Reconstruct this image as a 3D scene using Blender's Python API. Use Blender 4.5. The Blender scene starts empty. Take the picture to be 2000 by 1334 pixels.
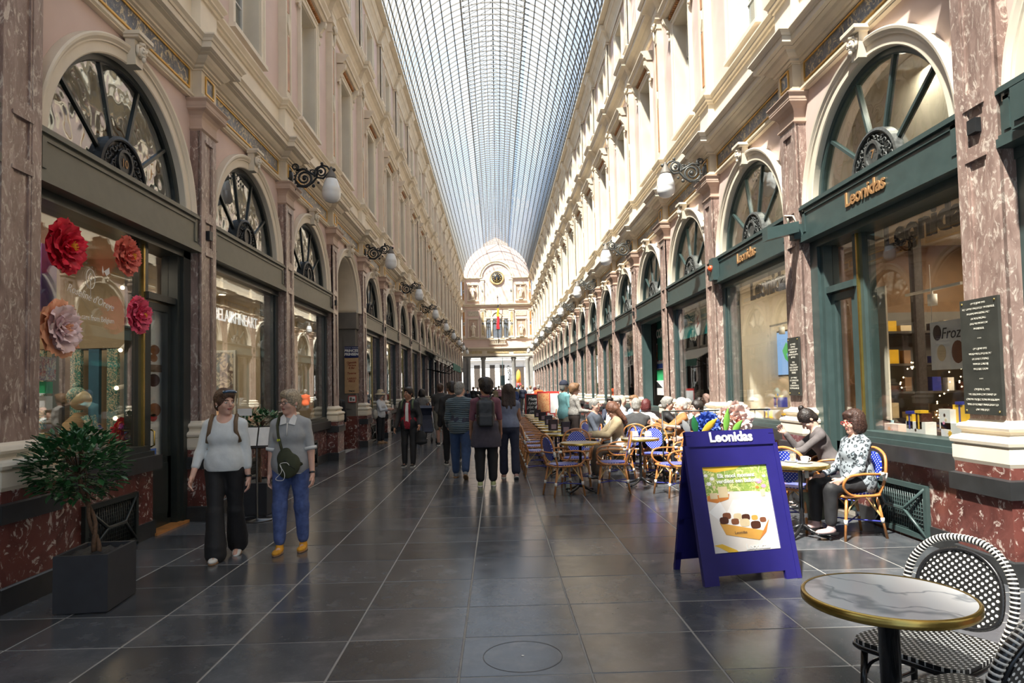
import bpy, math, random
import numpy as np
from mathutils import Matrix, Vector
C = bpy.context.scene.collection
SC = bpy.context.scene
R = math.radians
PI = math.pi
# ------------------------------------------------------------------ camera, sky, sun, exposure
F_PX, CYO = 1333.0, 30.96
YAW, PITCH, ROLL = .02209, .0446, -.0205
EYE = Vector((0, 0, 1.6))
def cam_axes():
    cy, sy, cp, sp = math.cos(YAW), math.sin(YAW), math.cos(PITCH), math.sin(PITCH)
    f = Vector((sy*cp, cy*cp, sp)); r = Vector((cy, -sy, 0)); u = r.cross(f)
    c, s = math.cos(ROLL), math.sin(ROLL)
    return c*r+s*u, -s*r+c*u, f
_r, _u, _f = cam_axes()
cam = bpy.data.cameras.new('camera'); camo = bpy.data.objects.new('camera', cam); C.objects.link(camo)
m = Matrix((( _r.x, _u.x, -_f.x, EYE.x), (_r.y, _u.y, -_f.y, EYE.y), (_r.z, _u.z, -_f.z, EYE.z), (0, 0, 0, 1)))
camo.matrix_world = m
cam.sensor_width = 36; cam.sensor_fit = 'HORIZONTAL'; cam.lens = 36*F_PX/2000; cam.shift_y = CYO/2000
cam.clip_start = .05; cam.clip_end = 500
SC.camera = camo
def ray(x, y):
    return _f + _r*((x-1000)/F_PX) + _u*((667+CYO-y)/F_PX)
def on_x(x, y, X): d = ray(x, y); return EYE + d*(X/d.x)
def on_y(x, y, Y): d = ray(x, y); return EYE + d*(Y/d.y)
def on_z(x, y, Z=0.): d = ray(x, y); return EYE + d*((Z-EYE.z)/d.z)

SC.view_settings.view_transform = 'Standard'; SC.view_settings.look = 'None'
SC.view_settings.gamma = 1; SC.view_settings.use_curve_mapping = False
SC.view_settings.exposure = 0.38
SC.cycles.use_denoising = True
SC.cycles.max_bounces = 10; SC.cycles.diffuse_bounces = 5; SC.cycles.glossy_bounces = 4
SC.cycles.transmission_bounces = 6; SC.cycles.transparent_max_bounces = 14
SC.cycles.caustics_reflective = False; SC.cycles.caustics_refractive = False
SC.cycles.sample_clamp_indirect = 6
w = bpy.data.worlds.new('sky'); SC.world = w; w.use_nodes = True
nt = w.node_tree; bg = nt.nodes['Background']
tc = nt.nodes.new('ShaderNodeTexCoord'); nz = nt.nodes.new('ShaderNodeTexNoise'); cr = nt.nodes.new('ShaderNodeValToRGB')
nz.inputs['Scale'].default_value = 2.6; nz.inputs['Detail'].default_value = 5
nt.links.new(tc.outputs['Generated'], nz.inputs['Vector']); nt.links.new(nz.outputs[0], cr.inputs[0]); nt.links.new(cr.outputs[0], bg.inputs[0])
cr.color_ramp.elements[0].position = .40; cr.color_ramp.elements[0].color = (.42, .66, 1.0, 1)
cr.color_ramp.elements[1].position = .58; cr.color_ramp.elements[1].color = (.90, .95, 1.0, 1)
bg.inputs[1].default_value = 1.05
sun = bpy.data.lights.new('sun', 'SUN'); suno = bpy.data.objects.new('sun', sun); C.objects.link(suno)
sun.energy = 16.5; sun.angle = R(2.2); sun.color = (1, .93, .82)
suno.rotation_euler = Vector((.40, .50, -1)).to_track_quat('-Z', 'Y').to_euler()

# ------------------------------------------------------------------ materials
MATS = {}
def new_mat(name):
    m = bpy.data.materials.new(name); m.use_nodes = True; MATS[name] = m
    return m, m.node_tree, m.node_tree.nodes['Principled BSDF']
def nd(nt, t, **k):
    n = nt.nodes.new('ShaderNode'+t)
    for a, b in k.items():
        if a in n.inputs: n.inputs[a].default_value = b
        else: setattr(n, a, b)
    return n
def ramp(nt, src, stops):
    c = nt.nodes.new('ShaderNodeValToRGB'); e = c.color_ramp.elements
    while len(e) < len(stops): e.new(.5)
    for i, (p, col) in enumerate(stops):
        e[i].position = p; e[i].color = (*col, 1) if len(col) == 3 else col
    nt.links.new(src, c.inputs[0]); return c
def plain(name, col, rough=.6, metal=0., var=.08, scale=8, bump=0., spec=.5, coat=0.):
    m, nt, b = new_mat(name)
    tcn = nd(nt, 'TexCoord'); n = nd(nt, 'TexNoise', Scale=scale, Detail=3)
    nt.links.new(tcn.outputs['Object'], n.inputs['Vector'])
    lo = tuple(max(0, c*(1-var)) for c in col); hi = tuple(min(1, c*(1+var)) for c in col)
    c = ramp(nt, n.outputs[0], [(.3, lo), (.7, hi)])
    nt.links.new(c.outputs[0], b.inputs['Base Color'])
    b.inputs['Roughness'].default_value = rough; b.inputs['Metallic'].default_value = metal
    b.inputs['Specular IOR Level'].default_value = spec; b.inputs['Coat Weight'].default_value = coat
    if bump:
        bp = nd(nt, 'Bump', Strength=bump, Distance=.01); nt.links.new(n.outputs[0], bp.inputs['Height']); nt.links.new(bp.outputs[0], b.inputs['Normal'])
    return m
def emis(name, col, s):
    m, nt, b = new_mat(name); b.inputs['Base Color'].default_value = (*col, 1)
    b.inputs['Emission Color'].default_value = (*col, 1); b.inputs['Emission Strength'].default_value = s; return m
def marble(name, base, dark, vein, scale=(1, 1, 1), nscale=3., lo=.52, hi=.62, rough=.25, blob=0, det=6, dist=2.2):
    m, nt, b = new_mat(name)
    geo = nd(nt, 'NewGeometry'); mp = nd(nt, 'Mapping'); mp.inputs['Scale'].default_value = scale
    nt.links.new(geo.outputs['Position'], mp.inputs['Vector'])
    n1 = nd(nt, 'TexNoise', Scale=nscale, Detail=8, Roughness=.65, Distortion=1.2)
    n2 = nd(nt, 'TexNoise', Scale=nscale*2.2, Detail=det, Roughness=.7 if det > 3 else .5, Distortion=dist)
    for n in (n1, n2): nt.links.new(mp.outputs[0], n.inputs['Vector'])
    c1 = ramp(nt, n1.outputs[0], [(.35, dark), (.6, base)])
    if blob:
        c2 = ramp(nt, n2.outputs[0], [(lo, (0, 0, 0)), (hi, (1, 1, 1))])
    else:
        ab = nd(nt, 'Math', operation='SUBTRACT'); ab.inputs[1].default_value = .5; nt.links.new(n2.outputs[0], ab.inputs[0])
        a2 = nd(nt, 'Math', operation='ABSOLUTE'); nt.links.new(ab.outputs[0], a2.inputs[0])
        c2 = ramp(nt, a2.outputs[0], [(lo, (1, 1, 1)), (hi, (0, 0, 0))])
    mx = nd(nt, 'Mix', data_type='RGBA'); nt.links.new(c2.outputs[0], mx.inputs[0]); nt.links.new(c1.outputs[0], mx.inputs[6])
    mx.inputs[7].default_value = (*vein, 1); nt.links.new(mx.outputs[2], b.inputs['Base Color'])
    b.inputs['Roughness'].default_value = rough
    return m
pink = plain('pink_plaster', (.66, .515, .46), .75, var=.05, scale=1.5)
cream = plain('cream_stone', (.70, .615, .48), .7, var=.08, scale=2.5)
cream2 = plain('pale_cream_stone', (.76, .68, .55), .7, var=.06, scale=2.5)
capm = plain('rose_capital_stone', (.50, .37, .29), .6, var=.1, scale=3)
pilm = marble('rose_marble', (.33, .235, .20), (.185, .122, .103), (.58, .50, .43), (1, 1, .45), 5.5, .53, .63, .3, blob=1)
redm = marble('red_marble', (.16, .054, .044), (.075, .026, .022), (.52, .43, .38), (1, 1, 1), 2.8, .555, .61, .22, blob=1)
blackst = plain('black_stone', (.028, .029, .03), .35, var=.2)
gold = plain('gilding', (.72, .44, .12), .35, .7, var=.15)
orangem = plain('orange_marble', (.45, .20, .06), .4, var=.3, scale=5)
bluem = marble('blue_grey_marble', (.16, .18, .22), (.05, .06, .09), (.62, .52, .33), (1, 1, 1), 3., .52, .6, .3, blob=1)
greenL = plain('green_paint_shade', (.145, .14, .105), .45, var=.06)  # same green paint as the right side, coloured as in low light
greenD = plain('dark_green_black_paint', (.022, .027, .024), .3, var=.1)
greenR = plain('green_paint_sun', (.042, .068, .066), .35, var=.1)  # the one green paint again, its sunlit tone put into the colour
iron = plain('black_iron', (.022, .024, .026), .4, .3, var=.2)
ironR = plain('paler_iron', (.10, .105, .10), .45, .4, var=.3, scale=30)  # paler, more mottled iron for the right-hand lamps and medallions
roofm = plain('grey_roof_steel', (.16, .15, .135), .5, .2, var=.1)
roofd = plain('dark_roof_steel', (.07, .066, .06), .5, .2, var=.1)
white = plain('white_paint', (.78, .77, .73), .5, var=.03)
offw = plain('off_white_plaster', (.70, .62, .50), .8, var=.04)
opal = plain('opal_glass', (.82, .84, .84), .15, var=.02, coat=.4)
brass = plain('brass', (.55, .38, .10), .25, .9, var=.1)
beige = plain('beige_interior', (.47, .39, .28), .8, var=.05)
brownm = plain('brown_interior', (.20, .11, .05), .7, var=.15)
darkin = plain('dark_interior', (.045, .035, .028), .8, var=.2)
greyst = plain('grey_dark_stone', (.16, .145, .125), .6, var=.15, scale=3)
grey2 = plain('mid_grey_stone', (.34, .33, .31), .6, var=.12, scale=3)
warm = emis('warm_lamp', (1, .72, .38), 14)
def glass(name, tint=(.9, .93, .92), refl=.12, wav=0., rough=.0, dens=0.):
    m, nt, b = new_mat(name); nt.nodes.remove(b); out = nt.nodes['Material Output']
    t = nd(nt, 'BsdfTransparent'); t.inputs[0].default_value = (*tint, 1)
    g = nd(nt, 'BsdfGlossy'); g.inputs['Roughness'].default_value = rough; g.inputs[0].default_value = (.95, .97, 1, 1)
    fr = nd(nt, 'LayerWeight'); fr.inputs[0].default_value = .5
    pw = nd(nt, 'Math', operation='POWER'); pw.inputs[1].default_value = 4.0; nt.links.new(fr.outputs['Facing'], pw.inputs[0])
    mr = nd(nt, 'Math', operation='MULTIPLY_ADD'); mr.inputs[1].default_value = .75; mr.inputs[2].default_value = refl; mr.use_clamp = True
    nt.links.new(pw.outputs[0], mr.inputs[0])
    mx = nd(nt, 'MixShader'); nt.links.new(mr.outputs[0], mx.inputs[0]); nt.links.new(t.outputs[0], mx.inputs[1]); nt.links.new(g.outputs[0], mx.inputs[2])
    if wav:
        geo = nd(nt, 'NewGeometry'); n = nd(nt, 'TexNoise', Scale=3.5, Detail=1); bp = nd(nt, 'Bump', Strength=wav, Distance=.02)
        nt.links.new(geo.outputs['Position'], n.inputs['Vector']); nt.links.new(n.outputs[0], bp.inputs['Height']); nt.links.new(bp.outputs[0], g.inputs['Normal'])
    last = mx
    if dens:
        d = nd(nt, 'BsdfTranslucent'); d.inputs[0].default_value = (.9, .95, 1, 1); m2 = nd(nt, 'MixShader'); m2.inputs[0].default_value = dens
        nt.links.new(mx.outputs[0], m2.inputs[1]); nt.links.new(d.outputs[0], m2.inputs[2]); last = m2
    nt.links.new(last.outputs[0], out.inputs[0]); return m
gl_shop = glass('shop_glass', (.96, .97, .96), .07)
gl_fan = glass('old_window_glass', (.80, .83, .80), .17, wav=.35)
gl_fanR = glass('right_window_glass', (.92, .94, .9), .06, wav=.3)
gl_roof = glass('roof_glass', (.93, .96, .98), .02, dens=.06)
gl_clear = glass('drinking_glass', (.9, .9, .88), .12)

# ------------------------------------------------------------------ mesh helpers
class MB:
    def __init__(s): s.v = []; s.f = []; s.mi = []; s.cur = 0; s.sm = []
    def add(s, vs, fs, smooth=False):
        o = len(s.v); s.v += [tuple(map(float, p)) for p in vs]; s.f += [tuple(i+o for i in f) for f in fs]
        s.mi += [s.cur]*len(fs); s.sm += [smooth]*len(fs); return s
    def box(s, x0, x1, y0, y1, z0, z1):
        if x0 > x1: x0, x1 = x1, x0
        if y0 > y1: y0, y1 = y1, y0
        return s.add([(x0, y0, z0), (x1, y0, z0), (x1, y1, z0), (x0, y1, z0), (x0, y0, z1), (x1, y0, z1), (x1, y1, z1), (x0, y1, z1)],
              [(0, 3, 2, 1), (4, 5, 6, 7), (0, 1, 5, 4), (1, 2, 6, 5), (2, 3, 7, 6), (3, 0, 4, 7)])
    def cbox(s, cx, cy, cz, sx, sy, sz): return s.box(cx-sx/2, cx+sx/2, cy-sy/2, cy+sy/2, cz-sz/2, cz+sz/2)
    def prism(s, poly, axis, a, b, smooth=False):
        n = len(poly)
        def P(p, t):
            return {'x': (t, p[0], p[1]), 'y': (p[0], t, p[1]), 'z': (p[0], p[1], t)}[axis]
        vs = [P(p, a) for p in poly]+[P(p, b) for p in poly]
        fs = [tuple(range(n))[::-1], tuple(range(n, 2*n))]+[(i, (i+1) % n, n+(i+1) % n, n+i) for i in range(n)]
        return s.add(vs, fs, smooth)
    def lathe(s, prof, seg=24, c=(0, 0, 0), smooth=True, sx=1, sy=1, caps=True):
        vs = []; fs = []
        for r, z in prof:
            for k in range(seg):
                a = 2*PI*k/seg; vs.append((c[0]+r*sx*math.cos(a), c[1]+r*sy*math.sin(a), c[2]+z))
        for i in range(len(prof)-1):
            for k in range(seg):
                k2 = (k+1) % seg; fs.append((i*seg+k, i*seg+k2, (i+1)*seg+k2, (i+1)*seg+k))
        if caps and prof[0][0] > 1e-6: fs.append(tuple(range(seg))[::-1])
        if caps and prof[-1][0] > 1e-6: fs.append(tuple((len(prof)-1)*seg+k for k in range(seg)))
        return s.add(vs, fs, smooth)
    def tube(s, pts, r, seg=8, closed=False, smooth=True, flat=1.0, up=None):
        pts = [Vector(p) for p in pts]; n = len(pts)
        rr = r if hasattr(r, '__len__') else [r]*n
        vs = []; fs = []; prev = None
        for i, p in enumerate(pts):
            if closed: t = pts[(i+1) % n]-pts[i-1]
            else: t = pts[min(i+1, n-1)]-pts[max(i-1, 0)]
            t.normalize()
            if prev is None:
                a = Vector(up) if up else (Vector((0, 0, 1)) if abs(t.z) < .9 else Vector((1, 0, 0)))
            else: a = prev
            a = a-t*a.dot(t); a.normalize(); prev = a; b = t.cross(a)
            for k in range(seg):
                q = 2*PI*k/seg+PI/seg; vs.append(p+(a*math.cos(q)*flat+b*math.sin(q))*rr[i])
        m = n if closed else n-1
        for i in range(m):
            j = (i+1) % n
            for k in range(seg):
                k2 = (k+1) % seg; fs.append((i*seg+k, i*seg+k2, j*seg+k2, j*seg+k))
        if not closed:
            fs.append(tuple(range(seg))[::-1]); fs.append(tuple((n-1)*seg+k for k in range(seg)))
        return s.add(vs, fs, smooth)
    def sphere(s, c, r, seg=12, rings=8, sc=(1, 1, 1)):
        vs = [(c[0], c[1], c[2]-r*sc[2])]; fs = []
        for i in range(1, rings):
            a = -PI/2+PI*i/rings
            for k in range(seg):
                b = 2*PI*k/seg; vs.append((c[0]+r*sc[0]*math.cos(a)*math.cos(b), c[1]+r*sc[1]*math.cos(a)*math.sin(b), c[2]+r*sc[2]*math.sin(a)))
        vs.append((c[0], c[1], c[2]+r*sc[2])); L = len(vs)-1
        for k in range(seg): fs.append((0, 1+(k+1) % seg, 1+k)); fs.append((L, L-seg+k, L-seg+(k+1) % seg))
        for i in range(rings-2):
            for k in range(seg):
                a = 1+i*seg+k; b = 1+i*seg+(k+1) % seg; fs.append((a, b, b+seg, a+seg))
        return s.add(vs, fs, True)
    def ring(s, prof, a0, a1, seg, cz=0, cu=0, smooth=False):
        # sweep (r, v) profile round an arc in the local (y=u, z) plane; v is local x
        n = len(prof); vs = []; fs = []
        for i in range(seg+1):
            a = a0+(a1-a0)*i/seg
            for r, v in prof: vs.append((v, cu+r*math.cos(a), cz+r*math.sin(a)))
        for i in range(seg):
            for k in range(n):
                k2 = (k+1) % n; fs.append((i*n+k, (i+1)*n+k, (i+1)*n+k2, i*n+k2))
        fs.append(tuple(range(n))); fs.append(tuple(seg*n+k for k in range(n))[::-1])
        return s.add(vs, fs, smooth)
    def xf(s, M, i0=0):
        for i in range(i0, len(s.v)): s.v[i] = tuple(M @ Vector(s.v[i]))
        return s
    def mesh(s, name, mats):
        me = bpy.data.meshes.new(name); me.from_pydata(s.v, [], s.f)
        for mt in (mats if isinstance(mats, (list, tuple)) else [mats]): me.materials.append(mt)
        if s.f:
            me.polygons.foreach_set('material_index', s.mi); me.polygons.foreach_set('use_smooth', s.sm)
        me.validate(); me.update(); return me
def put(name, me, parent=None, loc=(0, 0, 0), rot=0, kind=None, scale=None):
    o = bpy.data.objects.new(name, me); C.objects.link(o); o.location = loc
    if hasattr(rot, '__len__'): o.rotation_euler = rot
    else: o.rotation_euler = (0, 0, rot)
    if scale is not None: o.scale = scale
    if parent: o.parent = parent
    if kind: o['kind'] = kind
    return o
def obj(name, mb, mat, parent=None, loc=(0, 0, 0), rot=0, kind=None): return put(name, mb.mesh(name, mat), parent, loc, rot, kind)
def empty(name, loc=(0, 0, 0), rot=0, parent=None, kind=None): return put(name, None, parent, loc, rot, kind)
def thing(name, label, cat, loc=(0, 0, 0), rot=0, group=None):
    o = empty(name, loc, rot); o['label'] = label; o['category'] = cat
    if group: o['group'] = group
    return o
def tag(o, label, cat, group=None):
    o['label'] = label; o['category'] = cat
    if group: o['group'] = group
    return o
def dup(root, loc, rot, label=None, group=None):
    def cp(o, par):
        c = o.copy(); C.objects.link(c)
        if par is not None: c.parent = par
        for ch in KIDS(o): cp(ch, c)
        return c
    r = cp(root, None); r.location = loc; r.rotation_euler = (0, 0, rot)
    if label: r['label'] = label
    if group: r['group'] = group
    return r
def KIDS(o): return [c for c in o.children]
def text(name, body, size, mat, parent=None, loc=(0, 0, 0), rot=(0, 0, 0), ext=.002, align='CENTER', sx=1., bold=0., shear=0., sp=1.):
    cu = bpy.data.curves.new(name, 'FONT'); cu.body = body; cu.size = size; cu.extrude = ext; cu.align_x = align; cu.align_y = 'CENTER'
    cu.offset = bold; cu.shear = shear; cu.space_line = sp; cu.resolution_u = 3
    tmp = bpy.data.objects.new(name, cu); C.objects.link(tmp)
    me = bpy.data.meshes.new_from_object(tmp); bpy.data.objects.remove(tmp); me.materials.clear(); me.materials.append(mat)
    o = bpy.data.objects.new(name, me); C.objects.link(o); o.location = loc; o.rotation_euler = rot; o.scale = (sx, 1, 1)
    if parent: o.parent = parent
    return o
def arc(cx, cz, r, a0, a1, n): return [(cx+r*math.cos(a0+(a1-a0)*i/n), cz+r*math.sin(a0+(a1-a0)*i/n)) for i in range(n+1)]
# ------------------------------------------------------------------ the arcade walls
backing_grey = plain('pane_backing_grey', (.30, .31, .26), .8)  # grey stands in for the reflected tone of the upper panes
XL, XR, XC = -3.80, 4.02, .11
BAY = 3.57; P1Y = 5.52; HW = .23
NB = 20; I0 = -4
YEND = P1Y+BAY*NB-.2
YST = P1Y+BAY*I0
PY = [P1Y+BAY*k for k in range(I0, NB)]
wallL = empty('wall_left', (XL, 0, 0), kind='structure'); wallR = empty('wall_right', (XR, 0, 0), kind='structure')
def side_loc(side, y, z=0): return (0, y, z)
def mould(prof, half, jog, base=-.12, ys=PY, z0=None):
    """profile (o, z) swept along the wall, stepping forward by jog at every pilaster, mitred"""
    path = [(YST-1.5, 0, 0)]
    for p in ys:
        path += [(p-half, 0, -1), (p-half, jog, -1), (p+half, jog, 1), (p+half, 0, 1)]
    path += [(YEND, 0, 0)]
    mb = MB(); vs = []; n = len(prof)
    for (u, j, s) in path:
        for (o, z) in prof: vs.append((base+j+o, u+s*o, z))
    fs = []
    for i in range(len(path)-1):
        for k in range(n-1): fs.append((i*n+k, i*n+k+1, (i+1)*n+k+1, (i+1)*n+k))
    mb.add(vs, fs); return mb
def wall_part(name, mb, mat):
    """left copy as built, right copy mirrored across the gallery"""
    me = mb.mesh(name, mat); put(name, me, wallL)
    mb2 = MB(); mb2.v = [(-x, y, z) for x, y, z in mb.v]; mb2.f = [f[::-1] for f in mb.f]; mb2.mi = mb.mi; mb2.sm = mb.sm
    put(name, mb2.mesh(name, mat), wallR)
def each_side(): return ((wallL, 0.), (wallR, PI))
# entablature above the shops
wall_part('architrave_band', mould([(-.2, 5.44), (.03, 5.44), (.03, 5.455), (.05, 5.47), (.05, 5.50), (.02, 5.51), (.02, 5.53), (-.2, 5.53)], HW, .12), cream)
wall_part('frieze', mould([(-.2, 5.52), (0, 5.52), (0, 5.88), (-.2, 5.88)], HW, .12), cream)
wall_part('bed_moulding', mould([(-.2, 5.84), (.02, 5.84), (.02, 5.86), (.05, 5.87), (.05, 5.90), (.08, 5.91), (.12, 5.95), (.14, 5.985), (.19, 6.0), (.19, 6.02), (.16, 6.02)], HW, .12), cream)
wall_part('cornice', mould([(-.2, 6.01), (.20, 6.01), (.24, 6.02), (.24, 6.10), (.255, 6.10), (.265, 6.13), (.30, 6.16), (.30, 6.18), (.10, 6.24), (-.2, 6.24)], HW+.03, .12), cream2)
wall_part('dado', mould([(-.2, 6.2), (0, 6.2), (0, 6.86), (-.2, 6.86)], .26, .12), cream2)
wall_part('sill_moulding', mould([(-.2, 6.80), (.03, 6.80), (.04, 6.84), (.07, 6.85), (.07, 6.88), (.11, 6.93), (.11, 6.96), (.04, 7.0), (0, 7.02), (-.2, 7.02)], .26, .12), cream)
wall_part('upper_architrave', mould([(-.2, 10.50), (.03, 10.50), (.04, 10.54), (.02, 10.56), (.02, 10.72), (-.2, 10.72)], .2, .12), cream)
wall_part('upper_cornice', mould([(-.2, 10.70), (.03, 10.70), (.06, 10.76), (.12, 10.84), (.2, 10.88), (.24, 10.89), (.24, 10.98), (.27, 10.99), (.31, 11.06), (.31, 11.09), (.1, 11.14), (-.2, 11.14)], .2, .12), cream)
wall_part('attic_dado', mould([(-.2, 11.1), (0, 11.1), (0, 11.52), (.04, 11.53), (.06, 11.58), (.03, 11.62), (-.2, 11.62)], .22, .12), cream2)
wall_part('top_cornice', mould([(-.2, 13.55), (.03, 13.55), (.03, 13.66), (.08, 13.75), (.16, 13.84), (.20, 13.86), (.20, 13.94), (.25, 14.0), (.25, 14.05), (.0, 14.10), (-.4, 14.10)], .2, .12), cream)
# upper plain walls with window openings, one mesh per storey per side
def pierced(z0, z1, wz0, wz1, hw, v=-.15, depth=.32):
    mb = MB()
    for i in range(I0, NB):
        c = P1Y+BAY*(i+.5); a, b = c-BAY/2, c+BAY/2
        if i == NB-1: b = YEND
        for (y0, y1, q0, q1) in ((a, c-hw, z0, z1), (c+hw, b, z0, z1), (c-hw, c+hw, z0, wz0), (c-hw, c+hw, wz1, z1)):
            mb.box(v-.5, v, y0, y1, q0, q1)
    return mb
wall_part('upper_wall', pierced(6.9, 10.6, 7.25, 9.72, .56), pink)
wall_part('attic_wall', pierced(11.1, 13.8, 11.75, 13.2, .5), pink)
wall_part('back_wall', MB().box(-.75, -.64, YST-1, YEND, 6.0, 14.1), backing_grey)
# spandrel wall with the arched hole
AZ, AR = 3.80, 1.35
def spandrel():
    mb = MB(); n = 32; hu = BAY/2; zt = 5.46; inner = []; outer = []
    for i in range(n+1):
        a = PI*i/n; c, s = math.cos(a), math.sin(a); inner.append((AR*c, AZ+AR*s))
        t = min(hu/abs(c) if abs(c) > 1e-6 else 1e9, (zt-AZ)/s if s > 1e-6 else 1e9); outer.append((t*c, AZ+t*s))
    for v, fl in ((-.15, 0), (-.45, 1)):
        vs = [(v, u, z) for u, z in inner]+[(v, u, z) for u, z in outer]
        fs = [(i, i+1, n+2+i, n+1+i) for i in range(n)]
        if fl == 0: fs = [f[::-1] for f in fs]
        mb.add(vs, fs)
    # corners
    for sg in (1, -1):
        k = [p for p in outer if p[0]*sg > 0]
        cand = max(k, key=lambda p: (p[1] if abs(abs(p[0])-hu) < 1e-6 else -1)); cand2 = max(k, key=lambda p: abs(p[0]) if abs(p[1]-zt) < 1e-6 else -1)
        mb.add([(-.15, cand[0], cand[1]), (-.15, sg*hu, zt), (-.15, cand2[0], cand2[1])], [(0, 1, 2)])
    vs = [(-.15, u, z) for u, z in inner]+[(-.45, u, z) for u, z in inner]
    mb.add(vs, [(i, i+1, n+2+i, n+1+i) for i in range(n)], True)
    return mb
me_span = spandrel().mesh('spandrel', pink)
me_archi = MB().ring([(1.342, -.26), (1.342, -.10), (1.355, -.09), (1.45, -.09), (1.455, -.07), (1.47, -.07), (1.50, -.045), (1.525, -.04), (1.54, -.055), (1.54, -.16)], 0, PI, 80, AZ, 0).mesh('archivolt', cream2)
kb = MB(); kb.prism([(-.07, 5.14), (.07, 5.14), (.10, 5.42), (-.10, 5.42)], 'x', -.1, .0)
kb.box(-.1, .06, -.135, .135, 5.41, 5.435); kb.box(-.1, .08, -.15, .15, 5.435, 5.475)
me_key = kb.mesh('keystone', cream2)
fb = MB(); fb.sphere((.02, 0, 5.30), .062, 12, 8, (.9, .85, 1.15)); fb.sphere((.075, 0, 5.295), .016, 8, 6, (1, .7, 1.3))
for s in (-1, 1):
    fb.sphere((.065, s*.026, 5.318), .014, 8, 5); fb.sphere((.06, s*.03, 5.285), .018, 8, 5); fb.tube([(.03, s*.03, 5.36), (.02, s*.075, 5.34), (.02, s*.075, 5.28), (.02, s*.05, 5.24)], .018, 6)
fb.tube([(.03, -.05, 5.37), (.05, 0, 5.385), (.03, .05, 5.37)], .02, 6); fb.sphere((.05, 0, 5.25), .022, 8, 5, (1, 1.3, .6)); fb.sphere((.05, 0, 5.215), .028, 8, 6, (.8, .9, 1.2))
me_face = fb.mesh('carved_mask', cream2)
# pilasters
def pil_shaft():
    mb = MB(); w = HW
    def fr(z0, z1, hw, d=.022):     # face strip with a sunk panel
        for a, b, c, e in ((-w, -hw, z0, z1), (hw, w, z0, z1)): mb.box(-.05, 0, a, b, c, e)
    zs = [(1.45, 3.44), (3.52, 3.88), (3.98, 4.94)]; hw = .115
    mb.box(-.25, -.022, -w, w, 1.23, 5.1)
    mb.box(-.05, 0, -w, -hw, 1.23, 5.1); mb.box(-.05, 0, hw, w, 1.23, 5.1)
    z = 1.23
    for a, b in zs: mb.box(-.05, 0, -hw, hw, z, a); z = b
    mb.box(-.05, 0, -hw, hw, z, 5.1)
    for a, b in zs:
        hh = hw-.025
        mb.box(-.05, -.006, -hw, -hh, a, b); mb.box(-.05, -.006, hh, hw, a, b); mb.box(-.05, -.006, -hh, hh, a, a+.025); mb.box(-.05, .008, -hw-.01, hw+.01, b-.02, b+.012)
    return mb
me_shaft = pil_shaft().mesh('pilaster', pilm)
def wrap(prof, half, side_back=-.2):
    mb = MB(); vs = []; n = len(prof)
    for st in range(4):
        for o, z in prof:
            vs.append([(side_back, -half-o, z), (o, -half-o, z), (o, half+o, z), (side_back, half+o, z)][st])
    fs = []
    for i in range(3):
        for k in range(n-1): fs.append((i*n+k, i*n+k+1, (i+1)*n+k+1, (i+1)*n+k))
    mb.add(vs, fs)
    mb.add([vs[i*n+n-1] for i in range(4)], [(0, 1, 2, 3)]); mb.add([vs[i*n] for i in range(4)], [(3, 2, 1, 0)])
    return mb
me_cap = wrap([(0, 5.04), (.012, 5.05), (.025, 5.06), (.025, 5.08), (.005, 5.09), (.005, 5.2), (.02, 5.24), (.05, 5.275), (.09, 5.30), (.10, 5.31), (.10, 5.33), (.105, 5.34), (.105, 5.39), (.13, 5.42), (.13, 5.435), (0, 5.44)], HW).mesh('capital', capm)
me_base = wrap([(.09, .90), (.10, .93), (.10, 1.04), (.085, 1.05), (.11, 1.065), (.115, 1.09), (.10, 1.115), (.055, 1.13), (.045, 1.15), (.05, 1.17), (.07, 1.18), (.075, 1.20), (.06, 1.225), (.02, 1.235), (0, 1.26)], HW).mesh('pilaster_base', cream2)
me_plin = wrap([(.09, 0), (.09, .92)], HW).mesh('plinth', redm)
me_band = wrap([(.09, .655), (.125, .66), (.125, .80), (.09, .81)], HW).mesh('plinth_band', blackst)
me_pbb = wrap([(.115, 0), (.115, .18), (.10, .19), (.09, .19)], HW).mesh('plinth_skirting', blackst)
kb = MB(); kb.box(-.05, .03, -.05, .05, 3.64, 3.76); me_stud = kb.mesh('stone_stud', iron)
# frieze marbles
def framed(y0, y1, z0, z1, v, t=.022):
    g = MB(); g.box(v-.03, v+.02, y0, y1, z0, z0+t); g.box(v-.03, v+.02, y0, y1, z1-t, z1); g.box(v-.03, v+.02, y0, y0+t, z0+t, z1-t); g.box(v-.03, v+.02, y1-t, y1, z0+t, z1-t)
    return g
me_fr = framed(-1.45, 1.45, 5.56, 5.82, -.12).mesh('gilt_frame', gold)
me_fp = MB().box(-.15, -.115, -1.43, 1.43, 5.58, 5.80).mesh('frieze_panel', bluem)
me_br = framed(-.13, .13, 5.57, 5.81, 0).mesh('gilt_frame', gold)
me_bp = MB().box(-.03, .005, -.11, .11, 5.59, 5.79).mesh('frieze_block', bluem)
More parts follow.
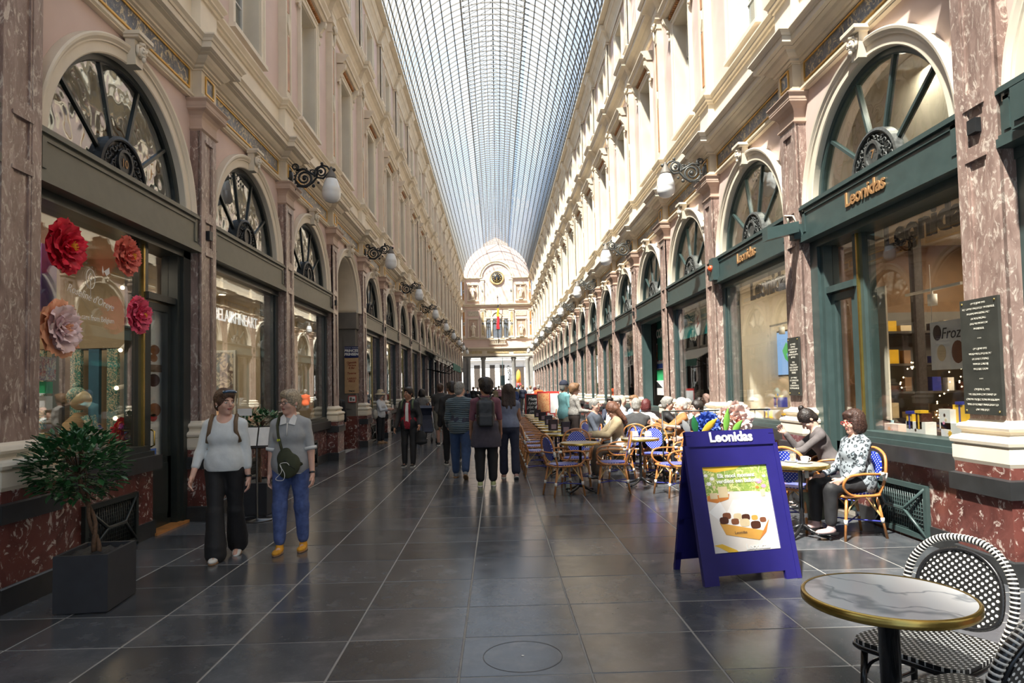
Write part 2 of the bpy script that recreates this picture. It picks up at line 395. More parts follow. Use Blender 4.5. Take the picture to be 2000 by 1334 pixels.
# upper pilasters
ub = MB(); w = .17
ub.box(-.2, -.02, -w, w, 7.0, 10.5)
for a, b in ((-w, -.10), (.10, w)): ub.box(-.05, 0, a, b, 7.0, 10.5)
for a, b in ((7.0, 7.2), (9.9, 10.5)): ub.box(-.05, 0, -.10, .10, a, b)
ub.box(-.1, .03, -w-.03, w+.03, 7.0, 7.06); ub.box(-.1, .015, -w-.015, w+.015, 7.06, 7.12)
ub.box(-.1, .02, -w-.02, w+.02, 10.2, 10.24); ub.box(-.1, .05, -w-.05, w+.05, 10.42, 10.5)
me_upil = ub.mesh('upper_pilaster', cream)
ob = MB(); ob.box(-.04, -.01, -.07, .07, 7.25, 8.30); ob.box(-.04, -.01, -.07, .07, 8.75, 9.85); me_opan = ob.mesh('marble_inset', orangem)
ob = MB(); ob.prism([(0, 8.32), (.08, 8.52), (0, 8.73), (-.08, 8.52)], 'x', -.04, .012); me_dia = ob.mesh('diamond_boss', cream)
ob = MB()
for s in (-1, 1): ob.sphere((.04, s*.06, 10.33), .05, 8, 6); ob.tube([(.03, s*.02, 10.2), (.06, s*.08, 10.26), (.04, s*.12, 10.36)], .02, 6)
ob.sphere((.05, 0, 10.28), .05, 8, 6, (1, 1, 1.4)); ob.tube([(.03, 0, 10.2), (.04, 0, 10.0), (.02, 0, 9.92)], [.03, .02, .006], 6)
me_orn = ob.mesh('carved_capital', cream)
ub = MB(); ub.box(-.2, -.02, -.15, .15, 11.55, 13.6)
for a, b in ((-.15, -.08), (.08, .15)): ub.box(-.05, 0, a, b, 11.55, 13.6)
ub.box(-.05, .0, -.08, .08, 11.55, 11.75); ub.box(-.05, 0, -.08, .08, 13.3, 13.6); ub.box(-.1, .04, -.19, .19, 13.48, 13.56); ub.box(-.1, .02, -.17, .17, 11.58, 11.66)
me_apil = ub.mesh('attic_pilaster', cream)
me_ains = MB().box(-.04, -.012, -.05, .05, 11.8, 13.25).mesh('marble_inset', bluem)
def put_pil(wall, rot, y, near):
    p = put('pilaster', me_shaft, wall, (0, y, 0), rot)
    for nm, me in (('capital', me_cap), ('pilaster_base', me_base), ('plinth', me_plin), ('plinth_band', me_band), ('plinth_skirting', me_pbb)):
        put(nm, me, p)
    if near: put('stone_stud', me_stud, p)
    b = put('frieze_block', me_bp, wall, (0, y, 0), rot); put('gilt_frame', me_br, b)
    u = put('upper_pilaster', me_upil, wall, (0, y, 0), rot); put('marble_inset', me_opan, u); put('diamond_boss', me_dia, u); put('carved_capital', me_orn, u)
    u = put('attic_pilaster', me_apil, wall, (0, y, 0), rot); put('marble_inset', me_ains, u)
for wall, rot in each_side():
    for k in range(I0, NB):
        y = P1Y+BAY*k
        put_pil(wall, rot, y, (k % 2 == 1) if wall is wallL else (k % 2 == 0))
        c = y+BAY/2
        s = put('spandrel', me_span, wall, (0, c, 0), rot)
        put('archivolt', me_archi, s); kk = put('keystone', me_key, s); put('carved_mask', me_face, s)
        f = put('frieze_panel', me_fp, wall, (0, c, 0), rot); put('gilt_frame', me_fr, f)

# ------------------------------------------------------------------ ground-floor bay windows
def fan_meshes(fm, side):
    d = {}
    d['ring'] = MB().ring([(1.27, -.27), (1.27, -.19), (1.285, -.175), (1.344, -.175), (1.344, -.27)], 0, PI, 32, AZ).mesh('fanlight_frame', fm)
    mu = MB(); mu.prism([(-.018, .40), (.018, .40), (.018, 1.28), (-.018, 1.28)], 'x', -.255, -.195); d['muntin'] = mu.mesh('muntin', fm)
    d['pane'] = []
    for k in range(5):
        a0, a1 = PI*k/5, PI*(k+1)/5; pl = [(.42*math.cos(a1), .42*math.sin(a1)), (.42*math.cos(a0), .42*math.sin(a0))]+[(1.27*math.cos(a0+(a1-a0)*j/6), 1.27*math.sin(a0+(a1-a0)*j/6)) for j in range(7)]
        if k in (0, 4): pl = pl
        m2 = MB(); m2.prism([(u, max(AZ+z, 3.85)) for u, z in pl], 'x', -.222, -.216); d['pane'].append(m2.mesh('fanlight_pane', gl_fan if side == 'L' else gl_fanR))
    # medallion
    im = iron if side == 'L' else ironR
    mb = MB(); mb.ring([(.41, -.24), (.41, -.145), (.425, -.135), (.455, -.145), (.46, -.24)], 0, PI, 24, 3.90)
    mb.prism([(.40*math.cos(PI*i/16), 3.90+.40*math.sin(PI*i/16)) for i in range(17)], 'x', -.22, -.18)
    rnd = random.Random(3)
    for k in range(34):
        a = PI*(k % 17+.5)/17; r0 = .345 if k < 17 else .235
        cu, cz = r0*math.cos(a), 3.90+r0*math.sin(a)
        if cz < 3.93: cz = 3.94
        rr = .048; ph = rnd.random()*6.28; sgn = 1 if k % 2 else -1
        mb.tube([(-.158, cu+rr*(1-t/9)*math.cos(ph+sgn*t*.75), cz+rr*(1-t/9)*math.sin(ph+sgn*t*.75)) for t in range(8)], .0105, 5)
    mb.ring([(.118, -.18), (.118, -.13), (.15, -.13), (.15, -.18)], 0, 2*PI, 20, 4.08)
    mb.prism([(.12*math.cos(2*PI*i/20), 4.08+.12*math.sin(2*PI*i/20)) for i in range(20)], 'x', -.18, -.15)
    d['med'] = mb.mesh('cast_iron_medallion', im)
    m2 = MB()
    m2.box(-.20, -.045, -1.55, 1.55, 3.45, 3.86); m2.box(-.20, -.01, -1.555, 1.555, 3.86, 3.895); m2.box(-.2, -.03, -1.555, 1.555, 3.895, 3.92)
    m2.box(-.2, -.02, -1.555, 1.555, 3.50, 3.53); m2.box(-.2, 0., -1.555, 1.555, 3.43, 3.50)
    for q in ((-1.5, -1.44), (1.44, 1.5)): m2.box(-.1, -.03, q[0], q[1], 3.56, 3.83)
    m2.box(-.1, -.03, -1.5, 1.5, 3.80, 3.83)
    d['lintel'] = m2.mesh('lintel', fm_lint[side])
    # joined version for far bays
    j = MB(); j.ring([(1.27, -.27), (1.27, -.19), (1.344, -.175), (1.344, -.27)], 0, PI, 20, AZ)
    for q in (36, 72, 108, 144):
        a = R(q); i0 = len(j.v); j.box(-.255, -.195, .4, 1.28, -.022, .022); j.xf(Matrix.Translation((0, 0, AZ+.1)) @ Matrix.Rotation(a, 4, 'X'), i0)
    d['far'] = j.mesh('fanlight_frame', fm)
    j = MB(); j.prism([(1.27*math.cos(PI*i/20), AZ+1.27*math.sin(PI*i/20)) for i in range(21)], 'x', -.225, -.217); d['farpane'] = j.mesh('fanlight_pane', gl_fan if side == 'L' else gl_fanR)
    j = MB(); j.prism([(.44*math.cos(PI*i/12), 3.9+.44*math.sin(PI*i/12)) for i in range(13)], 'x', -.24, -.12); d['farmed'] = j.mesh('cast_iron_medallion', im)
    return d
fm_lint = {'L': greenL, 'R': greenR}
FAN = {'L': fan_meshes(greenD, 'L'), 'R': fan_meshes(greenR, 'R')}
def frame_rect(mb, y0, y1, z0, z1, t, v0, v1):
    mb.box(v0, v1, y0, y0+t, z0, z1); mb.box(v0, v1, y1-t, y1, z0, z1); mb.box(v0, v1, y0+t, y1-t, z0, z0+t); mb.box(v0, v1, y0+t, y1-t, z1-t, z1)
def grille(fm):
    g = MB(); y = .48; z0, z1 = .03, .56; v = -.15
    frame_rect(g, -y, y, z0, z1, .05, v-.02, v+.04)
    g.tube([(v+.03, -y+.03, z0+.03), (v+.07, -.16, .29), (v+.07, .16, .29), (v+.03, y-.03, z0+.03)], .018, 4)
    g.tube([(v+.03, -y+.03, z1-.03), (v+.07, -.16, .30), (v+.07, .16, .30), (v+.03, y-.03, z1-.03)], .018, 4)
    g.cur = 1
    g.box(v-.02, v+.01, -y+.04, y-.04, z0+.04, z1-.04)
    for i in range(22):
        q = -y+.06+i*.04
        g.cur = 0; g.tube([(v+.015, q, z0+.05), (v+.02, q+.02, .29), (v+.015, q, z1-.05)], .005, 4)
    for i in range(12):
        g.tube([(v+.016, -y+.05, z0+.06+i*.04), (v+.016, y-.05, z0+.06+i*.04)], .004, 4)
    return g.mesh('vent_grille', [fm, blackst])
ME = {}
for sd, fm in (('L', greenD), ('R', greenR)):
    ME[sd, 'grille'] = grille(fm)
    # full window: jambs both sides, sill
    a = MB(); a.box(-.42, -.155, -1.555, -1.43, .92, 3.45); a.box(-.42, -.155, 1.43, 1.555, .92, 3.45); a.box(-.40, -.185, -1.43, -1.37, .95, 3.45); a.box(-.40, -.185, 1.37, 1.43, .95, 3.45)
    a.box(-.45, -.12, -1.43, 1.43, .92, .97); a.box(-.42, -.16, -1.43, 1.43, .97, 1.02); a.box(-.45, -.14, -1.555, 1.555, 3.34, 3.45)
    ME[sd, 'frame'] = a.mesh('shop_frame', fm)
    ME[sd, 'pane'] = MB().box(-.217, -.205, -1.37, 1.37, 1.02, 3.36).mesh('shop_pane', gl_shop)
    a = MB(); a.box(-.27, -.195, -.03, .03, 1.02, 3.36); ME[sd, 'mull'] = a.mesh('mullion', fm)
    a = MB(); a.box(-.195, -.18, -.012, .012, 1.02, 3.36); ME[sd, 'mullb'] = a.mesh('brass_strip', brass)
    # door bay: pane u -1.27..+.62, door .75..1.36  (u grows away from the camera on the left side)
def door_bay(sd, fm, sg):
    d = {}; q = 0.
    def Y(a, b): return (a, b) if sg > 0 else (-b, -a)
    a = MB()
    a.box(-.42, -.16, *Y(-1.555, -1.42), .92, 3.45); a.box(-.40, -.20, *Y(-1.42, -1.36), .95, 3.45); a.box(-.42, -.265, *Y(.51+q, .58+q), .92, 3.45); a.box(-.45, -.14, *Y(-1.555, 1.555), 3.34, 3.45)
    a.box(-.45, -.12, *Y(-1.42, .60+q), .92, .97); a.box(-.42, -.16, *Y(-1.4, .55+q), .97, 1.03)
    a.box(-.42, -.14, *Y(1.36, 1.555), 0, 3.45); a.box(-.36, -.18, *Y(1.28, 1.36), 0, 3.45)
    a.box(-.36, -.2, *Y(.62+q, 1.3), 2.72, 2.80); a.box(-.36, -.24, *Y(.615+q, .68+q), 0, 3.45)
    d['frame'] = a.mesh('shop_frame', fm)
    d['pane'] = MB().box(-.312, -.30, *Y(-1.36, .50+q), 1.03, 3.36).mesh('shop_pane', gl_shop)
    d['strip'] = MB().box(-.40, -.24, *Y(.58+q, .615+q), .9, 3.45).mesh('brass_mullion', brass)
    a = MB(); frame_rect(a, *Y(.70+q, 1.28), .02, 2.70, .085, -.33, -.26); a.box(-.33, -.26, *Y(.70+q, 1.28), .10, .85); a.box(-.26, -.245, *Y(.8+q, 1.18), .18, .78)
    d['door'] = a.mesh('shop_door', fm); d['dpane'] = MB().box(-.30, -.292, *Y(.78+q, 1.2), .85, 2.62).mesh('door_pane', gl_shop)
    d['tpane'] = MB().box(-.30, -.292, *Y(.70+q, 1.28), 2.80, 3.36).mesh('transom_pane', gl_shop)
    a = MB(); a.tube([(-.24, Y(.75+q, .75+q)[0], 1.0), (-.20, Y(.75+q, .75+q)[0], 1.02), (-.20, Y(.75+q, .75+q)[0], 1.18), (-.24, Y(.75+q, .75+q)[0], 1.2)], .01, 6); d['handle'] = a.mesh('door_handle', brass)
    d['sill'] = MB().box(-.42, -.06, *Y(-1.555, .66+q), .76, .92).mesh('stone_sill', blackst)
    a = MB(); a.box(-.45, -.15, *Y(-1.555, .62+q), .0, .76); d['under'] = a.mesh('marble_panel', redm)
    a = MB(); a.box(-.2, -.125, *Y(-1.555, -.74), 0, .18); a.box(-.2, -.125, *Y(.26, .645+q), 0, .18); d['skirt'] = a.mesh('skirting', blackst)
    d['step'] = MB().box(-.5, -.1, *Y(.62+q, 1.5), 0, .03).mesh('door_step', orangem if sd == 'L' else greyst)
    d['floor'] = None
    return d
me_sill = MB().box(-.42, -.06, -1.555, 1.555, .76, .92).mesh('stone_sill', blackst)
me_under = MB().box(-.45, -.15, -1.555, 1.555, 0, .76).mesh('marble_panel', redm)
a = MB(); a.box(-.2, -.125, -1.555, -.5, 0, .18); a.box(-.2, -.125, .5, 1.555, 0, .18); me_skirt = a.mesh('skirting', blackst)
def room(depth, fl, wl, hz=3.4, cl=None):
    """plain shop room behind a bay: floor, side walls, back wall, ceiling"""
    m = MB(); a, b = -.46, -.46-depth
    m.cur = 0; m.box(b, a, -1.74, 1.74, -.05, 0.0)
    m.cur = 1; m.box(b-.1, b, -1.78, 1.78, 0, hz); m.box(b, a, -1.78, -1.70, 0, hz); m.box(b, a, 1.70, 1.78, 0, hz)
    m.cur = 2; m.box(b, a, -1.78, 1.78, hz, hz+.08)
    m.cur = 1; m.box(a-.02, a, -1.78, -1.5, .0, hz); m.box(a-.02, a, 1.5, 1.78, 0, hz)
    return m.mesh('shop_room', [fl, wl, cl or wl])
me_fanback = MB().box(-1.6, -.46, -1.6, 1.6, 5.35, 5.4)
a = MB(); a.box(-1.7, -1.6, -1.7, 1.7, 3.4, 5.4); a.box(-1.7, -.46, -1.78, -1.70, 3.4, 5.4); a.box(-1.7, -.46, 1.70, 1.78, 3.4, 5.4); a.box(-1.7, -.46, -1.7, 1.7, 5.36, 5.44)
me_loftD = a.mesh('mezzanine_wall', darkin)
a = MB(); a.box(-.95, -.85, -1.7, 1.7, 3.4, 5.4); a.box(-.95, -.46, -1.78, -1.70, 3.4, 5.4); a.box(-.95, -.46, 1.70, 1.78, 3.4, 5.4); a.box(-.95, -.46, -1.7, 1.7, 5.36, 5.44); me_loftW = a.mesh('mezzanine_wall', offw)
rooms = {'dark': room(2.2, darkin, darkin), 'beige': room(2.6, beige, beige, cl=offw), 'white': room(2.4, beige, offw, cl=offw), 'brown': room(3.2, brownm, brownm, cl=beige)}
WN = [0]
def window_root(side, c, rot):
    WN[0] += 1
    return empty('window_%d' % WN[0], (XL if side == 'L' else XR, c, 0), rot, kind='structure')
def add_fan(root, side, i):
    F = FAN[side]
    if i < 8:
        fr = put('fanlight_frame', F['ring'], root)
        for q in (36, 72, 108, 144): put('muntin', F['muntin'], fr, (0, 0, AZ+.06), (R(q)-PI/2, 0, 0))
        for k in range(5): put('fanlight_pane', F['pane'][k], root)
        put('cast_iron_medallion', F['med'], root)
    else:
        put('fanlight_frame', F['far'], root); put('fanlight_pane', F['farpane'], root); put('cast_iron_medallion', F['farmed'], root)
    put('lintel', F['lintel'], root)
LT = {('L', 0): 'door', ('L', 3): 'passage', ('R', 0): 'door'}
RM = {('L', 0): 'beige', ('L', 1): 'beige', ('L', 2): 'beige', ('R', 0): 'brown', ('R', 1): 'white', ('R', 2): 'dark', ('L', -1): 'beige', ('R', -1): 'white'}
ROOT = {}
for side, rot in (('L', 0.), ('R', PI)):
    fm = greenD if side == 'L' else greenR
    for i in range(I0, NB):
        c = P1Y+BAY*(i+.5); ty = LT.get((side, i), 'window'); r = window_root(side, c, rot); ROOT[side, i] = r
        if ty == 'passage': continue
        add_fan(r, side, i)
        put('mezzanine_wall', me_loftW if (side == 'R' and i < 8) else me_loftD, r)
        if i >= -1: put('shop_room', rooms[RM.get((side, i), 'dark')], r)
        if ty == 'window':
            f = put('shop_frame', ME[side, 'frame'], r)
            if (side, i) == ('R', 3): put('stone_sill', me_sill, r); put('marble_panel', me_under, r); put('skirting', me_skirt, r); continue
            put('shop_pane', ME[side, 'pane'], r)
            if (i > 2 and i != 4) or (side == 'L' and i == 4) or (side == 'L' and i == 2 and 0):
                mu = put('mullion', ME[side, 'mull'], r, (0, .3 if side == 'L' else -.3, 0)); put('brass_strip', ME[side, 'mullb'], mu)
            put('stone_sill', me_sill, r); put('marble_panel', me_under, r); put('skirting', me_skirt, r); put('vent_grille', ME[side, 'grille'], r)
        else:
            d = door_bay(side, fm, 1 if side == 'L' else -1)
            put('shop_frame', d['frame'], r); put('shop_pane', d['pane'], r); put('brass_mullion', d['strip'], r)
            dr = put('shop_door', d['door'], r); put('door_pane', d['dpane'], dr); put('door_handle', d['handle'], dr); put('transom_pane', d['tpane'], r)
            put('stone_sill', d['sill'], r); put('marble_panel', d['under'], r); put('skirting', d['skirt'], r); put('door_step', d['step'], r)
            put('vent_grille', ME[side, 'grille'], r, (0, -.24 if side == 'L' else .24, 0))
# passage arch on the left (Prince's gallery)
r = ROOT['L', 3]
pm = MB(); pm.ring([(1.30, -1.6), (1.30, -.16), (1.37, -.16), (1.37, -1.6)], 0, PI, 28, AZ, smooth=True); obj('passage_vault', pm, cream, r)
pm = MB()
for s in (-1, 1):
    y0, y1 = sorted((s*1.2, s*1.555)); pm.box(-1.7, -.17, y0, y1, .9, 3.35); a, b = sorted((s*1.14, s*1.555)); pm.box(-1.7, -.12, a, b, 3.35, 3.80)
    y0, y1 = sorted((s*1.18, s*1.21)); pm.box(-1.5, -1.2, y0, y1, 1.1, 3.2); pm.box(-.5, -.25, y0, y1, 1.1, 3.2)
obj('passage_jamb', pm, greyst, r)
pm = MB()
for s in (-1, 1):
    y0, y1 = sorted((s*1.17, s*1.555)); pm.box(-1.7, -.13, y0, y1, 0, .9)
obj('marble_panel', pm, redm, r)
pm = MB(); pm.box(-6.5, -1.7, -2.0, -1.6, 0, 5.4); pm.box(-6.5, -1.7, 1.6, 2., 0, 5.4); pm.box(-6.6, -6.5, -2, 2, 0, 5.4); pm.box(-6.6, -1.6, -2, 2, 5.3, 5.4); pm.box(-1.75, -1.65, -1.8, -1.2, 0, 5.4); pm.box(-1.75, -1.65, 1.2, 1.8, 0, 5.4)
obj('passage_wall', pm, cream, r); obj('passage_floor', MB().box(-6.6, -.4, -1.6, 1.6, -.04, .003), blackst, r)

# ------------------------------------------------------------------ upper windows
def upper_window(z0, z1, hw, hood):
    d = {}
    a = MB(); a.box(-.48, -.13, -hw-.002, -hw+.012, z0, z1); a.box(-.48, -.13, hw-.012, hw+.002, z0, z1); a.box(-.48, -.13, -hw+.012, hw-.012, z1-.012, z1+.002)
    a.box(-.16, -.10, -hw-.14, -hw-.01, z0-.08, z1+.14); a.box(-.16, -.10, hw+.01, hw+.14, z0-.08, z1+.14); a.box(-.16, -.10, -hw-.01, hw+.01, z1+.01, z1+.14)
    a.box(-.16, -.075, -hw-.16, -hw-.11, z0-.08, z1+.16); a.box(-.16, -.075, hw+.11, hw+.16, z0-.08, z1+.16); a.box(-.16, -.075, -hw-.14, hw+.14, z1+.11, z1+.16)
    a.box(-.62, -.04, -hw-.18, hw+.18, z0-.12, z0-.05); a.box(-.6, -.08, -hw-.05, hw+.05, z0-.05, z0)
    d['arch'] = a.mesh('window_surround', cream2)
    a = MB(); frame_rect(a, -hw, hw, z0, z1, .06, -.46, -.40); a.box(-.45, -.395, -.03, .03, z0, z1); zm = z0+(z1-z0)*.68; a.box(-.455, -.40, -hw, hw, zm-.03, zm+.03)
    zq = z0+(z1-z0)*.34; a.box(-.44, -.41, -hw, hw, zq-.012, zq+.012)
    d['frame'] = a.mesh('casement', white)
    d['pane'] = MB().box(-.435, -.43, -hw+.03, hw-.03, z0+.03, z1-.03).mesh('window_pane', gl_fan)
    d['blind'] = MB().box(-.51, -.49, -hw, hw, z0, z1).mesh('blind', backing_grey)  # added sheet that keeps the upper glass from reading black
    if hood:
        a = MB(); h = z1+.42
        pr = [(-.15, h-.16), (.02, h-.16), (.06, h-.1), (.1, h-.1), (.1, h-.04), (.16, h+.03), (.16, h+.06), (-.15, h+.1)]
        a.prism([(p[0], p[1]) for p in pr], 'y', -hw-.3, hw+.3); d['hood'] = a.mesh('window_hood', cream)
        a = MB()
        for k in range(17): a.box(-.12, -.03, -hw-.1+k*(2*hw+.2)/16-.02, -hw-.1+k*(2*hw+.2)/16+.02, h-.24, h-.17)
        d['dent'] = a.mesh('dentils', orangem)
        a = MB()
        a.prism([(-.15, h-.18), (.08, h-.18), (.07, h-.26), (.0, h-.36), (-.06, h-.44), (-.09, h-.62), (-.15, h-.64)], 'y', -.055, .055)
        a.sphere((.03, 0, h-.27), .06, 8, 6); a.sphere((-.05, 0, h-.48), .045, 8, 6); a.sphere((-.08, 0, h-.66), .035, 8, 6, (1, 1, 1.5))
        d['corbel'] = a.mesh('corbel', cream)
    return d
UW = upper_window(7.25, 9.72, .56, True); AW = upper_window(11.75, 13.2, .5, False)
for side, rot in (('L', 0.), ('R', PI)):
    for i in range(I0, NB):
        c = P1Y+BAY*(i+.5)
        for D, hw in ((UW, .56), (AW, .5)):
            r = window_root(side, c, rot)
            put('window_surround', D['arch'], r); f = put('casement', D['frame'], r); put('window_pane', D['pane'], r); put('blind', D['blind'], r)
            if 'hood' in D:
                h = put('window_hood', D['hood'], r); put('dentils', D['dent'], h)
                for s in (-1, 1): put('corbel', D['corbel'], r, (0, s*(hw+.22), 0))

# ------------------------------------------------------------------ glazed roof
RR, RZ = 3.72, 14.12
ceil = empty('ceiling', (XC, 0, 0), kind='structure')
YR0 = YST
def arcrib():
    m = MB(); n = 44; vs = []; fs = []
    for i in range(n+1):
        a = PI*i/n; c, s = math.cos(a), math.sin(a)
        for r, t in ((RR-.030, -.013), (RR-.030, .013), (RR+.02, .013), (RR+.02, -.013)): vs.append((r*c, t, RZ+r*s))
    for i in range(n):
        for k in range(4): fs.append((i*4+k, i*4+(k+1) % 4, (i+1)*4+(k+1) % 4, (i+1)*4+k))
    m.add(vs, fs); LX = 1.35; zb = RZ+math.sqrt(RR*RR-LX*LX)
    for s in (-1, 1): m.tube([(s*LX, 0, zb), (s*LX, 0, zb+.3), (0, 0, zb+1.05)], .016, 4, smooth=False)
    return m.mesh('roof_rib', roofm)
me_rib = arcrib(); STEP = .46
nr = int((YEND-YR0)/STEP)
ribs = [YR0+STEP*k for k in range(nr+1)]
for y in ribs: put('roof_rib', me_rib, ceil, (0, y, 0))
LX = 1.35; zb = RZ+math.sqrt(RR*RR-LX*LX); a_l = math.acos(LX/RR); NA = 10
purl = [(a_l*k/NA) for k in range(NA+1)]
Lr = YEND-YR0
for a in purl[:-1]:
    for s in (1, -1):
        m = MB(); x, z = s*(RR-.02)*math.cos(a), RZ+(RR-.02)*math.sin(a)
        m.tube([(x, YR0, z), (x, YEND, z)], .029, 4, smooth=False); obj('purlin', m, roofd, ceil)
for k in range(1, 4):
    for s in (1, -1):
        t = k/4; m = MB(); m.tube([(s*LX*(1-t), YR0, zb+.3+.75*t), (s*LX*(1-t), YEND, zb+.3+.75*t)], .018, 4, smooth=False)
        obj('purlin', m, roofm, ceil)
        m = MB(); xa = s*LX*(1-t); m.tube([(xa, YR0, RZ+math.sqrt(RR*RR-xa*xa)-.02), (xa, YEND, RZ+math.sqrt(RR*RR-xa*xa)-.02)], .014, 4, smooth=False); obj('purlin', m, roofm, ceil)
m = MB(); m.tube([(0, YR0, zb+1.05), (0, YEND, zb+1.05)], .035, 4, smooth=False); obj('ridge_beam', m, roofd, ceil)
for s in (-1, 1):
    m = MB()
    for dz in (0, .32): m.tube([(s*LX, YR0, zb+dz), (s*LX, YEND, zb+dz)], .03, 4, smooth=False)
    k = 0; y = YR0
    while y < YEND-.5:
        m.tube([(s*LX, y, zb), (s*LX, y+.23, zb+.32), (s*LX, y+.46, zb)], .012, 4, smooth=False); y += .46
    obj('lattice_girder', m, roofm, ceil)
for s in (-1, 1):
    a, b = sorted((s*3.60, s*4.2)); obj('eaves_gutter', MB().box(a, b, YR0, YEND, 14.07, 14.125), cream, ceil)
# panes: the rows that show largest are single panes, the rest one part
def pane_quad(m, y0, y1, p, q):
    m.add([(p[0], y0, p[1]), (q[0], y0, q[1]), (q[0], y1, q[1]), (p[0], y1, p[1])], [(0, 1, 2, 3)])
segs = []
for s in (1, -1):
    for k in range(NA):
        a0, a1 = purl[k], purl[k+1]; segs.append(((s*(RR+.01)*math.cos(a0), RZ+(RR+.01)*math.sin(a0)), (s*(RR+.01)*math.cos(a1), RZ+(RR+.01)*math.sin(a1))))
    for k in range(4):
        t0, t1 = k/4, (k+1)/4; segs.append(((s*LX*(1-t0), zb+.32+.75*t0), (s*LX*(1-t1), zb+.32+.75*t1)))
me_ps = []
for p, q in segs:
    m = MB(); pane_quad(m, .012, STEP-.012, p, q); me_ps.append(m.mesh('roof_pane', gl_roof))
rest = MB(); cnt = 0
for y in ribs[:-1]:
    single = 26 < y < 26+STEP*10 and cnt+len(segs) <= 300
    for sidx, (p, q) in enumerate(segs):
        if single: put('roof_pane', me_ps[sidx], ceil, (0, y, 0)); cnt += 1
        else: pane_quad(rest, y+.012, y+STEP-.012, p, q)
obj('roof_glazing', rest, gl_roof, ceil, kind='stuff')

# ------------------------------------------------------------------ floor tiles
floor = empty('floor', (0, 0, 0), kind='structure')
def tile_mat():
    m, nt, b = new_mat('bluestone')
    geo = nd(nt, 'NewGeometry'); oi = nd(nt, 'ObjectInfo')
    n1 = nd(nt, 'TexNoise', Scale=2.2, Detail=6, Roughness=.6); n2 = nd(nt, 'TexNoise', Scale=55, Detail=4, Roughness=.7); n3 = nd(nt, 'TexNoise', Scale=5, Detail=5, Roughness=.6)
    for n in (n1, n2, n3): nt.links.new(geo.outputs['Position'], n.inputs['Vector'])
    c1 = ramp(nt, n1.outputs[0], [(.3, (.053, .058, .066)), (.7, (.090, .096, .106))])
    c2 = ramp(nt, n2.outputs[0], [(.60, (0, 0, 0)), (.78, (.35, .35, .35))])
    c3 = ramp(nt, n3.outputs[0], [(.50, (0, 0, 0)), (.90, (.30, .30, .30))])
    ad = nd(nt, 'Math', operation='MAXIMUM'); nt.links.new(c2.outputs[0], ad.inputs[0]); nt.links.new(c3.outputs[0], ad.inputs[1])
    mx = nd(nt, 'Mix', data_type='RGBA'); nt.links.new(ad.outputs[0], mx.inputs[0]); nt.links.new(c1.outputs[0], mx.inputs[6]); mx.inputs[7].default_value = (.34, .33, .32, 1)
    ml = nd(nt, 'Mix', data_type='RGBA', blend_type='MULTIPLY'); ml.inputs[0].default_value = 1
    rm = nd(nt, 'MapRange'); rm.inputs[3].default_value = .72; rm.inputs[4].default_value = 1.3; nt.links.new(oi.outputs['Random'], rm.inputs[0])
    cc = nd(nt, 'CombineXYZ'); [nt.links.new(rm.outputs[0], cc.inputs[k]) for k in range(3)]
    nt.links.new(mx.outputs[2], ml.inputs[6]); nt.links.new(cc.outputs[0], ml.inputs[7]); nt.links.new(ml.outputs[2], b.inputs['Base Color'])
    rr = nd(nt, 'MapRange'); rr.inputs[1].default_value = .3; rr.inputs[2].default_value = .7; rr.inputs[3].default_value = .17; rr.inputs[4].default_value = .25; nt.links.new(n3.outputs[0], rr.inputs[0])
    nt.links.new(rr.outputs[0], b.inputs['Roughness']); b.inputs['Specular IOR Level'].default_value = .6
    return m
bluest = tile_mat()
grout = plain('grey_grout', (.30, .29, .27), .9)
obj('bedding', MB().box(XL-.6, XR+.6, YST-3, YEND+.3, -.12, -.0025), grout, floor)
xs = [-3.97, -3.16, -2.43, -1.70, -.985, -.245, .495, 1.23, 1.96, 2.70, 3.43, 4.19]
ys = [1.95, 2.66, 3.25, 3.87, 4.475, 5.09, 5.815, 6.53, 7.24, 7.95, 8.60, 9.40]
while ys[-1] < 23: ys.append(ys[-1]+.715)
rt = random.Random(5); cnt = 0
def tile_mesh(w, h):
    m = MB(); g = .0055; x, y = w/2-g, h/2-g; e = .003
    m.add([(-x, -y, -.03), (x, -y, -.03), (x, y, -.03), (-x, y, -.03), (-x, -y, -e), (x, -y, -e), (x, y, -e), (-x, y, -e), (-x+e, -y+e, 0), (x-e, -y+e, 0), (x-e, y-e, 0), (-x+e, y-e, 0)],
          [(0, 1, 5, 4), (1, 2, 6, 5), (2, 3, 7, 6), (3, 0, 4, 7), (4, 5, 9, 8), (5, 6, 10, 9), (6, 7, 11, 10), (7, 4, 8, 11), (8, 9, 10, 11)])
    return m
TM = {}
for j in range(len(ys)-1):
    for i in range(len(xs)-1):
        if cnt >= 300: break
        w, h = xs[i+1]-xs[i], ys[j+1]-ys[j]
        k = (round(w, 3), round(h, 3))
        if k not in TM: TM[k] = tile_mesh(w, h).mesh('tile', bluest)
        put('tile', TM[k], floor, ((xs[i]+xs[i+1])/2, (ys[j]+ys[j+1])/2, 0), (rt.uniform(-.0022, .0022), rt.uniform(-.0022, .0022), 0)); cnt += 1
y_done = ys[cnt//(len(xs)-1)]
tl = MB(); yy = y_done
while yy < YEND+.2:
    for i in range(len(xs)-1):
        tl.box(xs[i]+.005, xs[i+1]-.005, yy+.005, yy+.71, -.03, rt.uniform(-.0015, .0015))
    yy += .715
yy = 1.95
while yy > YST-2:
    yy -= .715
    for i in range(len(xs)-1): tl.box(xs[i]+.005, xs[i+1]-.005, yy+.005, yy+.71, -.03, 0)
obj('distant_tile', tl, bluest, floor, kind='stuff')
